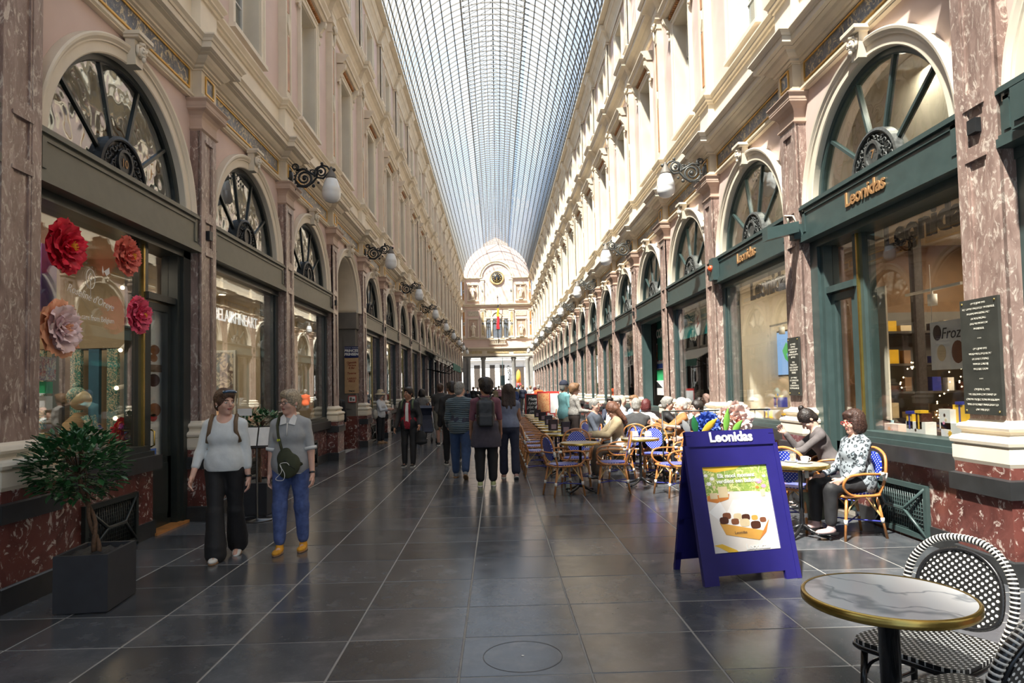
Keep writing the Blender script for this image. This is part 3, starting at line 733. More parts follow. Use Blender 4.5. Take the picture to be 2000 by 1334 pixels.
# round inspection cover with its centre stud
m = MB(); m.ring([(.118*2.0-.004, 0), (.118*2.0-.004, .004), (.118*2.0+.004, .004), (.118*2.0+.004, 0)], 0, 2*PI, 48)
pc = on_z(1021, 1281)
m = MB(); 
for i in range(64):
    a0, a1 = 2*PI*i/64, 2*PI*(i+1)/64
    m.add([(r_*math.cos(a), r_*math.sin(a), .0015) for r_, a in ((.232, a0), (.238, a0), (.238, a1), (.232, a1))], [(0, 1, 2, 3)])
c = thing('inspection_cover', 'round flush inspection cover set into the paving with a small steel stud', 'manhole', (pc.x, pc.y, 0))
obj('cover_ring', m, blackst, c); obj('cover_stud', MB().lathe([(.009, 0), (.009, .003), (.004, .005)], 12, c=(0, 0, 0)), white, c)
# ------------------------------------------------------------------ end wall with clock, and the street beyond
YE = YEND
endw = empty('wall_far', (XC, YE, 0), kind='structure')
def A(name, mb, mat, parent=None): return obj(name, mb, mat, parent or endw)
hw = 3.95
m = MB()
m.box(-hw, hw, 0, .6, 5.95, 7.25); m.box(-hw, -2.35, 0, .6, 7.25, 9.55); m.box(2.35, hw, 0, .6, 7.25, 9.55)
m.box(-2.35, -1.62, 0, .6, 7.25, 9.55); m.box(1.62, 2.35, 0, .6, 7.25, 9.55)
m.box(-hw, hw, 0, .6, 9.55, 14.1)
pl = [(-hw, 14.1)]+[(-hw if False else (RR+.05)*math.cos(PI-PI*i/32), RZ+(RR+.05)*math.sin(PI-PI*i/32)) for i in range(33)]+[(hw, 14.1)]
m.prism(pl, 'y', 0, .6)
m.prism([(-1.5, zb-.1), (-1.45, zb+.35), (0, zb+1.15), (1.45, zb+.35), (1.5, zb-.1)], 'y', .02, .6)
A('end_wall', m, pink)
m = MB()
for z0, z1, d in ((14.02, 14.10, .22), (13.92, 14.02, .12), (11.0, 11.1, .3), (10.82, 11.0, .18), (10.55, 10.62, .08), (7.12, 7.22, .12), (6.05, 6.2, .3), (5.9, 6.05, .18), (5.12, 5.2, .12)):
    if z0 > 13: m.box(-hw, -1.75, -d, 0, z0, z1); m.box(1.75, hw, -d, 0, z0, z1)
    else: m.box(-hw, hw, -d, 0, z0, z1)
A('string_course', m, cream)
m = MB(); vs = [(1.62, 14.0), (1.92, 14.0)]
n = 24
for (r0, r1, d) in ((1.62, 1.70, .1), (1.70, 1.86, .05), (1.86, 1.95, .14)):
    for i in range(n):
        a, b = PI*i/n, PI*(i+1)/n
        m.prism([(r0*math.cos(a), 14.06+r0*math.sin(a)), (r1*math.cos(a), 14.06+r1*math.sin(a)), (r1*math.cos(b), 14.06+r1*math.sin(b)), (r0*math.cos(b), 14.06+r0*math.sin(b))], 'y', -d, 0)
A('clock_arch', m, cream)
fresco2 = marble('gilt_marble_print', (.50, .36, .14), (.22, .15, .08), (.62, .55, .38), (1, 1, 1), 4, .5, .56, .5, blob=1)
def epil(x, z0, z1, w_, inset, nm='wall_strip'):
    m = MB(); m.box(x-w_, x+w_, -.12, 0, z0, z1); m.box(x-w_-.05, x+w_+.05, -.16, 0, z1-.14, z1); m.box(x-w_-.04, x+w_+.04, -.15, 0, z0, z0+.14)
    p = A(nm, m, cream); m = MB(); m.box(x-w_*.5, x+w_*.5, -.14, -.1, z0+.3, (z0+z1)/2-.2); m.box(x-w_*.5, x+w_*.5, -.14, -.1, (z0+z1)/2+.2, z1-.3); obj('marble_inset', m, inset, p)
    m = MB(); zc = (z0+z1)/2; m.prism([(x, zc-.16), (x+w_*.6, zc), (x, zc+.16), (x-w_*.6, zc)], 'y', -.16, -.1); obj('diamond_boss', m, bluem, p)
for x in (-3.75, 3.75): epil(x, 7.25, 10.5, .16, orangem); epil(x, 11.15, 13.9, .13, orangem)
for x in (-1.62, 1.62): epil(x, 7.25, 10.5, .26, fresco2); epil(x, 11.15, 13.95, .2, offw)
fresco = marble('carved_relief', (.5, .45, .36), (.3, .26, .2), (.75, .68, .55), (1, 1, 1), 5, .5, .55, .8, blob=1)
for x in (-2.7, 2.7):
    m = MB(); m.box(x-.62, x+.62, -.05, 0, 9.75, 10.3); A('relief_panel', m, fresco)
    for z0, z1 in ((7.4, 9.35), (11.55, 13.25)):
        m = MB(); w_ = .5; m.box(x-w_-.1, x-w_, -.1, 0, z0-.1, z1+.1); m.box(x+w_, x+w_+.1, -.1, 0, z0-.1, z1+.1); m.box(x-w_-.1, x+w_+.1, -.14, 0, z1, z1+.14); m.box(x-w_-.14, x+w_+.14, -.22, 0, z0-.14, z0)
        f = A('niche_surround', m, cream); m = MB(); m.box(x-w_, x+w_, -.02, 0, z0, z1); obj('niche_back', m, capm, f)
# balustrade, triple window
m = MB(); m.box(-.95, .95, -.35, 0, 7.0, 7.08); m.box(-.95, .95, -.35, -.2, 6.5, 6.58)
for k in range(9): m.lathe([(.03, 6.58), (.06, 6.68), (.03, 6.85), (.05, 7.0)], 8, (-.8+k*.2, -.27, 0))
A('balustrade', m, cream2)
m = MB()
for x in (-1.36, -.62, .62, 1.36):
    m.box(x-.1, x+.1, -.02, .3, 7.25, 9.3); m.box(x-.14, x+.14, -.06, .3, 9.3, 9.5); m.lathe([(.11, 7.4), (.09, 9.2)], 12, (x, -.08, 0)); m.box(x-.13, x+.13, -.2, 0, 7.25, 7.4); m.box(x-.13, x+.13, -.2, 0, 9.2, 9.32)
m.box(-1.65, 1.65, -.1, .3, 9.45, 9.6); m.ring([(0, 0)], 0, 1, 1) if False else None
for i in range(16):
    a, b = PI*i/16, PI*(i+1)/16
    m.prism([(.55*math.cos(a), 9.6+.55*math.sin(a)), (.66*math.cos(a), 9.6+.66*math.sin(a)), (.66*math.cos(b), 9.6+.66*math.sin(b)), (.55*math.cos(b), 9.6+.55*math.sin(b))], 'y', -.1, 0)
A('window_arcade', m, cream2)
for x in (-1.0, 1.0): m = MB(); m.box(x-.35, x+.35, -.04, 0, 9.65, 10.4); A('relief_panel', m, fresco)
m = MB(); m.box(-.55, .55, -.05, 0, 9.6, 9.62); m.prism([(.55*math.cos(PI*i/16), 9.6+.55*math.sin(PI*i/16)) for i in range(17)], 'y', -.03, 0); A('tympanum', m, fresco)
wN = WN[0]+1
for x0, x1 in ((-1.25, -.73), (-.5, .5), (.73, 1.25)):
    WN[0] += 1; r = empty('window_%d' % WN[0], (XC, YE, 0), kind='structure')
    m = MB(); frame_rect2 = [(x0, x0+.05), (x1-.05, x1)]
    for a, b in frame_rect2: m.box(a, b, .2, .26, 7.25, 9.45)
    m.box(x0, x1, .2, .26, 8.85, 8.93); m.box((x0+x1)/2-.03, (x0+x1)/2+.03, .2, .26, 7.25, 8.85); obj('casement', m, greenD, r)
    obj('window_pane', MB().box(x0, x1, .22, .23, 7.25, 9.45), gl_fan, r)
obj('backing_room', MB().box(-2.5, 2.5, 1.6, 1.7, 7.2, 9.6), offw, endw)
# clock
c = thing('wall_clock', 'round gilt-rimmed clock with a black dial on the pink end wall under the roof', 'clock', (XC+.06, YE-.04, 14.05))
def yl(mb): return mb.xf(Matrix.Rotation(PI/2, 4, 'X'))
obj('gilt_rim', yl(MB().lathe([(.66, 0), (.66, .08), (.70, .12), (.78, .10), (.82, .02), (.82, 0)], 40, caps=False)), plain('pale_gilding', (.62, .46, .22), .45, .3), c)
obj('pale_ring', yl(MB().lathe([(.0, .0), (.67, .0), (.67, .05), (0, .05)], 40)), cream2, c)
obj('dial', yl(MB().lathe([(0, .05), (.57, .05), (.57, .06), (0, .06)], 40)), blackst, c)
for k in range(12):
    a = PI*k/6; m = MB(); m.lathe([(0, .06), (.05, .06), (.05, .075), (0, .075)], 8, (.42*math.cos(a), .42*math.sin(a), 0)); obj('hour_mark', yl(m), gold, c)
m = MB(); m.box(-.02, .02, -.36, .1, .075, .09); obj('minute_hand', yl(m), gold, c)
m = MB(); m.box(-.03, .03, -.05, .24, .08, .095); m.xf(Matrix.Rotation(R(168), 4, 'Z')); obj('hour_hand', yl(m), gold, c)
# statues
def statue(x, z, lab, v):
    t = thing('statue', lab, 'statue', (XC+x, YE-.2, z), 0)
    m = MB(); rn = random.Random(v)
    m.box(-.24, .24, -.14, .1, 0, .1)
    m.lathe([(.20, .1), (.19, .4), (.16, .75), (.17, .95), (.2, 1.12), (.19, 1.25), (.08, 1.34), (.055, 1.38)], 12, sy=.7)
    for k in range(8):
        a = rn.uniform(0, PI)+PI; m.tube([(.19*math.cos(a), .14*math.sin(a), .12), (.16*math.cos(a+.2), .12*math.sin(a+.2), .6), (.15*math.cos(a+.5), .12*math.sin(a+.5), 1.1)], .022, 5)
    m.sphere((0, -.02, 1.48), .1, 10, 8, (.85, .95, 1.15)); s = 1 if v % 2 else -1
    m.tube([(s*.19, -.02, 1.24), (s*.26, -.06, .98), (s*.08, -.16, 1.05)], [.06, .05, .04], 7); m.tube([(-s*.19, -.02, 1.24), (-s*.27, 0, .95), (-s*.22, -.1, .72)], [.06, .05, .04], 7)
    obj('carved_figure', m, cream2, t); return t
statue(-2.7, 11.56, 'pale stone statue in the upper niche left of the clock', 1)
statue(2.7, 11.56, 'pale stone statue in the upper niche right of the clock', 2)
statue(-2.7, 7.41, 'pale stone statue in the lower niche left of the triple window', 3)
statue(2.7, 7.41, 'pale stone statue in the lower niche right of the triple window', 4)
# flag
t = thing('flagpole', 'flagpole with a black, yellow and red flag hanging in front of the triple window', 'flag', (XC+.1, YE-.55, 6.6))
m = MB(); m.tube([(0, .25, 0), (0, 0, 1.0), (0, -.1, 5.1)], .035, 6); obj('pole', m, iron, t)
m = MB(); m.lathe([(0, 5.05), (.07, 5.12), (.04, 5.2), (.015, 5.4), (0, 5.45)], 8, (0, -.1, 0)); obj('finial', m, iron, t)
cols = [plain('flag_black', (.02, .02, .02)), plain('flag_yellow', (.85, .55, .03)), plain('flag_red', (.62, .02, .03))]
def flagstrip(z0, z1, w0, w1, mt, nm):
    m = MB(); n = 8; vs = []; 
    for i in range(n+1):
        z = z0+(z1-z0)*i/n; ww = w0+(w1-w0)*i/n
        for k in range(7): vs.append((-ww/2+ww*k/6+.03*math.sin(i*.8), -.1+.05*math.sin(k*2.1+i*.3), z))
    fs = [(i*7+k, i*7+k+1, (i+1)*7+k+1, (i+1)*7+k) for i in range(n) for k in range(6)]
    m.add(vs, fs, True); obj(nm, m, mt, t)
flagstrip(4.3, 3.95, .16, .2, cols[0], 'black_stripe'); flagstrip(3.95, 3.0, .2, .26, cols[1], 'yellow_stripe'); flagstrip(3.0, 1.6, .26, .36, cols[2], 'red_stripe')
# beam and columns
m = MB(); m.box(-hw, hw, -.1, .6, 5.2, 5.9); A('entrance_beam', m, cream)
m = MB()
for a, b in ((-3.2, -1.75), (-1.2, 1.25), (1.75, 3.2)): m.box(a, b, -.13, -.09, 5.5, 5.8)
A('frieze_panel', m, fresco2)
m = MB(); m.box(-hw, hw, -.13, .6, 5.05, 5.22); A('dark_lintel', m, greyst)
for px in (944.5, 1004):
    x = on_y(px, 740, YE).x-XC
    m = MB(); m.lathe([(.32, 0), (.32, .35), (.27, .42), (.25, .6), (.24, 2.5), (.22, 4.7), (.30, 4.85), (.30, 5.05)], 20, (x, .25, 0)); A('column', m, grey2)
for s in (-1, 1):
    m = MB(); a, b = sorted((s*3.2, s*hw)); m.box(a, b, -.05, .6, 0, 5.05); m.lathe([(.3, 0), (.3, .5), (.24, .6), (.22, 4.8), (.3, 5.05)], 16, (s*3.3, 0, 0)); A('side_pier', m, grey2)
# street facade behind
st = empty('street_facade', (0, YE+15, 0), kind='structure')
wst = plain('white_street_stone', (.74, .72, .68), .8, var=.05)
m = MB()
for j in range(14):
    z = j*.55
    m.box(-14, -.55+((j % 2)*.0), .0, .3, z, z+.50)
ops = [(-3.3, -2.4), (-.9, -.1), (.6, 1.3)]
xs_ = [-16, -3.1, -2.3, -1.0, -.3, .35, 1.0, 2.4, 3.6, 16]
def seg(x0, x1, z0, z1):
    j = 0; z = z0
    while z < z1-.01:
        m2.box(x0, x1, 0, .3, z+.02, min(z+.53, z1)); z += .55
m2 = MB(); seg(-16, -3.1, 0, 14); seg(-2.3, -1.0, 0, 5.2); seg(-.3, .35, 0, 5.2); seg(1.0, 2.4, 0, 5.2); seg(3.6, 16, 0, 14); seg(-3.1, 3.6, 5.2, 14)
for a, b in ((-3.1, -2.3), (-1., -.3), (.35, 1.)): seg(a, b, 0, 1.6)
m2.box(-16, 16, .1, .5, 0, 14); obj('rusticated_wall', m2, wst, st)
m = MB()
for z, d in ((5.3, .5), (5.6, .35), (6.9, .25), (12, .6)): m.box(-16, 16, -d, 0, z, z+.16)
obj('street_cornice', m, wst, st)
m = MB()
for a, b in ((-3.1, -2.3), (-1., -.3), (.35, 1.)): m.box(a, b, .02, .09, 1.6, 4.7)
obj('street_window', m, darkin, st)
obj('street_doorway', MB().box(2.4, 3.6, -.02, .09, 0, 4.4), darkin, st)
obj('street_ground', MB().box(-40, 40, YE+.3-YE-15, 2, -.1, -.02), plain('street_paving', (.22, .21, .20), .8), st)
m = MB(); m.box(-.12, .12, -.4, -.2, 2.6, 4.6); t = tag(obj('hanging_sign', m, blackst, None, (1.5, YE+15, 0)), 'black vertical sign with pale letters on the white street building', 'sign')
tt = text('sign_letters', 'S\nT\nO\nR\nE', .4, white, None, (0, -.42, 3.6), (PI/2, 0, 0), .004, sp=.8)
tt.parent = t
p = on_y(982, 740, YE+6); t = thing('street_lamp', 'slim green street pole with a box standing outside the far exit', 'lamp', (p.x, YE+6, 0))
m = MB(); m.tube([(0, 0, 0), (0, 0, 7)], .05, 8); obj('pole', m, greenR, t); m = MB(); m.box(-.25, .25, -.15, .15, 1.9, 3.1); obj('green_box', m, greenR, t)
p = on_y(1013, 745, YE+9); t = thing('display_figure', 'tall pointed orange, red and blue display figure in the far street', 'display', (p.x, YE+9, 0))
obj('orange_top', MB().lathe([(.28, 2.2), (.3, 3.0), (.22, 3.6), (0, 3.9)], 16), plain('orange_lacquer', (.9, .32, .03)), t)
obj('red_middle', MB().lathe([(.42, 1.6), (.30, 2.2)], 16), plain('red_lacquer', (.6, .03, .03)), t)
obj('blue_base', MB().lathe([(.5, 0), (.6, .9), (.42, 1.6)], 16), plain('blue_lacquer', (.08, .25, .7)), t)

# ------------------------------------------------------------------ wall lamps
def lamp_proto(im, lab, loc, rot, group):
    t = thing('wall_lamp', lab, 'lamp', loc, rot, group)
    m = MB()
    def spir(cx, cz, r0, r1, a0, turns, th, n=26): m.tube([(cx+(r0+(r1-r0)*i/n)*math.cos(a0+turns*2*PI*i/n), 0, cz+(r0+(r1-r0)*i/n)*math.sin(a0+turns*2*PI*i/n)) for i in range(n+1)], [th*(1-.45*i/n) for i in range(n+1)], 6)
    spir(.27, 5.585, .165, .035, R(-160), 1.85, .026); spir(.27, 5.585, .165, .165, R(-160), -.35, .02, 10)
    spir(.10, 5.80, .07, .02, R(-60), 1.5, .02); spir(.58, 5.70, .125, .02, R(-120), -1.7, .022); spir(.42, 5.70, .055, .012, R(-30), 1.4, .014)
    m.tube([(.02, 0, 5.40), (.12, 0, 5.44), (.3, 0, 5.42), (.42, 0, 5.50), (.50, 0, 5.60), (.62, 0, 5.58), (.70, 0, 5.66), (.78, 0, 5.74)], .02, 6)
    m.tube([(.12, 0, 5.74), (.27, 0, 5.76), (.40, 0, 5.68), (.50, 0, 5.62)], .022, 6)
    m.tube([(.50, 0, 5.60), (.52, 0, 5.76), (.6, 0, 5.83), (.7, 0, 5.80), (.77, 0, 5.70)], .02, 6)
    for x, z, r in ((.44, 5.44, .035), (.09, 5.38, .03), (.60, 5.86, .03), (.82, 5.74, .035), (.53, 5.50, .025), (.27, 5.585, .04), (.58, 5.70, .03)): m.sphere((x, 0, z), r, 8, 6, (1, .8, 1))
    for k in range(10):
        a = R(10+k*22); m.sphere((.27+.19*math.cos(a), 0, 5.585+.19*math.sin(a)), .016, 6, 4)
    obj('scroll_bracket', m, im, t)
    m = MB(); m.lathe([(0, 0), (.11, 0), (.12, .02), (.09, .05), (0, .06)], 16); m.xf(Matrix.Translation((0, 0, 5.62)) @ Matrix.Rotation(PI/2, 4, 'Y')); obj('wall_plate', m, im, t)
    m = MB(); m.lathe([(.105, 5.565), (.095, 5.60), (.03, 5.75), (.02, 5.76), (.028, 5.785), (.0, 5.81)], 18, (.77, 0, 0)); obj('lamp_cap', m, greyst, t)
    m = MB(); m.lathe([(0, 5.12), (.06, 5.125), (.12, 5.155), (.158, 5.21), (.172, 5.27), (.17, 5.33), (.173, 5.335), (.166, 5.36), (.168, 5.365), (.158, 5.41), (.135, 5.48), (.11, 5.55), (.10, 5.57)], 24, (.77, 0, 0)); obj('glass_globe', m, opal, t)
    return t
ordn = ['nearest', 'second', 'third', 'fourth', 'fifth', 'sixth', 'seventh', 'eighth', 'ninth']
for side, rot, X, im in (('left', 0., XL, iron), ('right', PI, XR, ironR)):
    pr = None
    for n_, k in enumerate(range(2, NB, 2)):
        lab = 'white drop-shaped glass lamp on a black scroll bracket, %s along the %s wall' % (ordn[n_], side)
        loc = (X, P1Y+BAY*k, 0)
        if pr is None: pr = lamp_proto(im, lab, loc, rot, 'globe lamps on the arcade walls')
        else: dup(pr, loc, rot, lab)

# ------------------------------------------------------------------ lettering and plates on the fronts
goldl = plain('gilt_letters', (.42, .23, .10), .45, .4)
whitel = plain('white_letters', (.85, .85, .82), .5)
darkl = plain('dark_letters', (.05, .045, .05), .6)
RL = (PI/2, 0, PI/2)      # text facing +x (local), reading along -u... set per side
def wtext(root, body, size, mat, v, u, z, name='lettering', **k):
    # text standing on the wall plane, facing the gallery in local space
    return text(name, body, size, mat, root, (v, u, z), (PI/2, 0, PI/2), **k)
wtext(ROOT['L', 0], '10', .13, goldl, -.145, 0, 4.08, 'house_number')
wtext(ROOT['R', 0], '7', .13, goldl, -.145, 0, 4.08, 'house_number')
wtext(ROOT['R', 0], 'Leonidas', .23, goldl, -.035, 0, 3.67, 'shop_name', ext=.007, bold=.005)
wtext(ROOT['R', 1], 'Leonidas', .23, goldl, -.035, 0, 3.67, 'shop_name', ext=.007, bold=.005)
def fit_right(root, cy, body, v, pa, pb, mat, nm, **k):
    X = XR-v; a, b = on_x(pa[0], pa[1], X), on_x(pb[0], pb[1], X); o = wtext(root, body, 1, mat, v, -((a.y+b.y)/2-cy), (a.z+b.z)/2, nm, **k)
    xs_ = [q.co.x for q in o.data.vertices]; f = abs(b.y-a.y)/(max(xs_)-min(xs_)); o.scale = (f, f, 1); return o
fit_right(ROOT['R', 0], P1Y+BAY*.5, 'Leonidas', -.60, (1727, 455), (1905, 415), darkl, 'window_lettering', ext=.01, bold=.03)
fit_right(ROOT['R', 1], P1Y+BAY*1.5, 'Leonidas', -.60, (1466, 566), (1545, 546), darkl, 'window_lettering', ext=.01, bold=.03)
neon = emis('lit_letters', (1, 1, .97), .55)
def fit_text(root, cy, body, v, pa, pb, mat, nm, **k):
    X = XL+v; a, b = on_x(pa[0], pa[1], X), on_x(pb[0], pb[1], X); o = wtext(root, body, 1, mat, v, (a.y+b.y)/2-cy, (a.z+b.z)/2, nm, **k)
    xs_ = [q.co.x for q in o.data.vertices]; w = max(xs_)-min(xs_); f = abs(b.y-a.y)/w; o.scale = (f, f, 1); o.rotation_euler.rotate_axis('Z', math.atan2(b.z-a.z, abs(b.y-a.y))); return o
fit_text(ROOT['L', 1], P1Y+BAY*1.5, 'BELAIRFINEART', -.5, (418, 612), (502, 634), neon, 'window_lettering', ext=.006, bold=.004)
fit_text(ROOT['L', 0], P1Y+BAY*.5, "Roseline d'Oreye", -.29, (130, 560), (222, 602), whitel, 'window_script', ext=.001, shear=.35)
fit_text(ROOT['L', 0], P1Y+BAY*.5, 'with care from Belgium', -.29, (140, 615), (223, 628), whitel, 'window_script', ext=.001)
EU = on_x(177, 545, XL-.29).y-P1Y-BAY*.5; EZ = on_x(177, 545, XL-.29).z-2.44
m = MB(); m.tube([(-.29, EU+.075*math.cos(a), 2.44+.10*math.sin(a)) for a in np.linspace(0, 2*PI, 24)[:-1]], .004, 4, closed=True)
m.tube([(-.29, EU, 2.26), (-.29, EU, 2.42), (-.29, EU+.03, 2.47), (-.29, EU, 2.50), (-.29, EU-.03, 2.46), (-.29, EU, 2.42)], .004, 4); obj('window_emblem', m, whitel, ROOT['L', 0]).location = (0, 0, EZ)
# plaques on the right pilasters
dkpl = plain('bronze_plaque', (.05, .052, .045), .45, .3, var=.15)
pllet = plain('plaque_letters', (.42, .40, .34), .5)
def plaque(name, lab, px, Yc, hw_, z0, z1, body, size, sp, X=XR-.0):
    t = thing(name, lab, 'plaque', (X-.03, Yc, 0), PI)
    m = MB(); m.box(-.022, .005, -hw_, hw_, z0, z1); obj('plate', m, dkpl, t)
    text('engraved_text', body, size, pllet, t, (.006, 0, (z0+z1)/2), (PI/2, 0, PI/2), ext=.002, sp=sp)
    for y in (-1, 1):
        for z in (z0+.03, z1-.03): obj('screw', MB().sphere((.006, y*(hw_-.03), z), .009, 6, 4), brass, t)
    return t
TXT1 = 'OP 13 JUNI 1993\nHET OPHEFFINGSFEEST IN BRUSSEL\nIN SAMENWERKING MET\nDE VERENIGING\nDER MUZIKANTEN\nIN BRUSSEL\n\n* * *\n\nOP 5 JUNI 1993\nWERD HIER OPGERICHT\nDE EERSTE KRING\nVAN DE GALERIJ\nIN EERBETOON\n\n* * *\n\nON JUNE 5, 1993\nTHE BELGIAN CENTENARY OF\nCINEMA PROJECTIONS IN BELGIUM\nWAS OFFICIALLY INAUGURATED\nON THIS SPOT'
a1 = on_x(1892, 600, XR-.03).y; a2 = on_x(1993, 582, XR-.03).y
plaque('bronze_plaque', 'large dark bronze plaque with raised text on the nearest right pilaster', 0, P1Y+.02, .22, 1.30, 2.26, TXT1, .024, 1.75)
plaque('black_plaque', 'narrow black plaque with pale text on the pilaster beside the two seated women', 0, P1Y+BAY, .17, 1.42, 2.20, 'LE 1 MARS\nPREMIERE\nREPRESENTATION\nPUBLIQUE DU\nCINEMATOGRAPHE\nLUMIERE\n\nHIER\nWERDEN DE\nEERSTE BEELDEN\nVERTOOND IN\nBRUSSEL\n\nOP 1 MAART\nDE GEBROEDERS\nLUMIERE\nTOONDEN IN DE\nKONINGSGALERIJ', .034, 1.02)
# spotlight box on the right (between bay 1 and 0)
p = on_x(1560, 432, XR-.25)
t = thing('awning_box', 'dark teal angular lamp box bracketed beside the chocolate shop sign', 'lamp', (XR-.04, P1Y+BAY-.25, 3.62), PI)
m = MB(); m.prism([(0, -.06), (.42, -.16), (.42, .0), (0, .08)], 'y', -.09, .09); obj('housing', m, greenR, t)
m = MB(); m.tube([(-.05, -.02, .0), (.06, .05, .16), (.1, -.1, .2), (.02, -.14, .05), (.1, -.02, .14)], .012, 5); obj('cable', m, offw, t)
m = MB(); m.box(-.1, .04, -.12, .02, -.14, .06); obj('mount', m, greenR, t)
t = thing('alarm_light', 'small red alarm lamp on the end of the second teal lintel', 'lamp', (XR-.06, P1Y+2*BAY-.36, 3.68))
obj('teal_box', MB().box(-.02, .1, -.10, .12, -.2, .2), greenR, t); obj('red_dome', MB().sphere((-.02, 0, .02), .06, 12, 8), plain('red_lens', (.75, .08, .02), .3), t)
# box standing for the lintel end, bay -1 right
t = tag(obj('lintel_box', MB().box(-.10, .02, -.8, -.31, 3.46, 3.78).box(-.115, -.09, -.75, -.36, 3.51, 3.73), greenR, None, (XR-.02, P1Y-.24, 0)), 'teal lintel-end box cut off by the picture edge above the bronze plaque', 'lamp')

# passage signs
YJ = P1Y+BAY*3.5+1.165
def on_jamb(x, y): return on_y(x, y, YJ)
def panel_px(name, lab, cat, x0, y0, x1, y1, mat, Y, th=.015):
    a = on_y(x0, y0, Y); b = on_y(x1, y1, Y); c = (a+b)/2
    t = thing(name, lab, cat, (c.x, Y, c.z)); w_, h_ = abs(b.x-a.x)/2, abs(a.z-b.z)/2
    obj('plate', MB().box(-w_, w_, -th, 0, -h_, h_), mat, t); return t, w_, h_
navy = plain('navy_enamel', (.015, .02, .10), .3)
t, w_, h_ = panel_px('street_sign', 'dark blue enamel street sign reading PRINCES PRINSEN in the passage opening', 'sign', 673, 677, 700, 699, navy, YJ)
text('sign_letters', 'PRINCES\nPRINSEN', h_*.62, whitel, t, (0, -.018, -.01), (PI/2, 0, 0), .002, bold=.004); text('small_letters', 'GALERIE DES - GALERIJ DER', h_*.2, whitel, t, (0, -.018, h_*.75), (PI/2, 0, 0), .001)
tan = plain('tan_board', (.52, .33, .17), .7); rust = plain('rust_letters', (.28, .07, .03), .7)
t, w_, h_ = panel_px('restaurant_board', 'tan notice board with rust-red handwriting below the blue street sign', 'sign', 673, 699, 701, 768, tan, YJ)
text('handwriting', 'Ogenblik\nTerrace\n& Bar\n\nTaverne\n\nLARGO\nPIECE', h_*.15, rust, t, (0, -.018, .1), (PI/2, 0, 0), .001, shear=.2, bold=.003); text('footer', 'TNOC', h_*.12, blackst, t, (0, -.018, -h_*.88), (PI/2, 0, 0), .001, bold=.004)
redp = plain('red_print', (.55, .05, .04), .5)
t, w_, h_ = panel_px('framed_notice', 'small white notice in a red frame under the tan board', 'sign', 680, 773, 696, 786, redp, YJ)
obj('notice_sheet', MB().box(-w_*.8, w_*.8, -.02, -.015, -h_*.75, h_*.75), white, t); obj('pictogram', MB().box(-w_*.6, -w_*.05, -.022, -.02, -h_*.5, h_*.5).box(w_*.1, w_*.6, -.022, -.02, -h_*.5, h_*.1), greyst, t)
# ------------------------------------------------------------------ weave materials
def weave(name, base, dot, sc, lo=.30, ax=(1, 0, 1), rot=PI/4):
    m, nt, b = new_mat(name); tcn = nd(nt, 'TexCoord'); mp = nd(nt, 'Mapping'); mp.inputs['Scale'].default_value = ax
    m2 = nd(nt, 'Mapping'); m2.inputs['Rotation'].default_value = (0, rot, 0) if ax[1] == 0 else (0, 0, rot)
    v = nd(nt, 'TexVoronoi', Scale=sc); v.inputs['Randomness'].default_value = 0
    nt.links.new(tcn.outputs['Object'], mp.inputs[0]); nt.links.new(mp.outputs[0], m2.inputs[0]); nt.links.new(m2.outputs[0], v.inputs['Vector'])
    c = ramp(nt, v.outputs['Distance'], [(lo, dot), (lo+.03, base)]); nt.links.new(c.outputs[0], b.inputs['Base Color']); b.inputs['Roughness'].default_value = .4
    bp = nd(nt, 'Bump', Strength=.5, Distance=.004); bp.invert = True; nt.links.new(v.outputs['Distance'], bp.inputs['Height']); nt.links.new(bp.outputs[0], b.inputs['Normal'])
    return m
blueW = weave('blue_white_weave', (.012, .035, .40), (.75, .78, .85), 36, .21)
blueS = weave('blue_white_seat_weave', (.012, .035, .40), (.75, .78, .85), 36, .21, (1, 1, 0))
bwW = weave('black_white_weave', (.012, .012, .012), (.85, .84, .80), 44, .26)
bwS = weave('black_white_seat_weave', (.012, .012, .012), (.85, .84, .80), 44, .26, (1, 1, 0))
cane = plain('rattan_cane', (.50, .20, .055), .3, var=.25, scale=12, coat=.3)
caneL = plain('pale_cane', (.68, .44, .17), .35, var=.15)
bind = plain('white_binding', (.80, .76, .68), .5)
bluep = plain('blue_cord', (.05, .06, .35), .5)
blackp = plain('black_lacquer', (.012, .012, .013), .25, var=.1, coat=.3)
def vein_marble():
    m, nt, b = new_mat('white_veined_marble'); geo = nd(nt, 'NewGeometry'); cs = []
    for sc, ds in ((.9, 7.), (1.7, 9.)):
        w_ = nd(nt, 'TexWave', Scale=sc, Distortion=ds); w_.bands_direction = 'DIAGONAL'; w_.inputs['Detail'].default_value = 4; w_.inputs['Detail Scale'].default_value = 1.6; nt.links.new(geo.outputs['Position'], w_.inputs[0])
        cs.append(ramp(nt, w_.outputs[0], [(.0, (.42, .44, .46)), (.012, (.62, .63, .65)), (.05, (.82, .82, .82))]))
    mx = nd(nt, 'Mix', data_type='RGBA', blend_type='DARKEN'); mx.inputs[0].default_value = 1; nt.links.new(cs[0].outputs[0], mx.inputs[6]); nt.links.new(cs[1].outputs[0], mx.inputs[7]); nt.links.new(mx.outputs[2], b.inputs[0]); b.inputs['Roughness'].default_value = .12; return m
marbT = vein_marble()
darkT = plain('dark_table_top', (.12, .10, .075), .2, var=.2)
tableTop = plain('grey_stone_top', (.38, .36, .30), .25, var=.15)
napk = plain('napkin_white', (.8, .8, .78), .6)

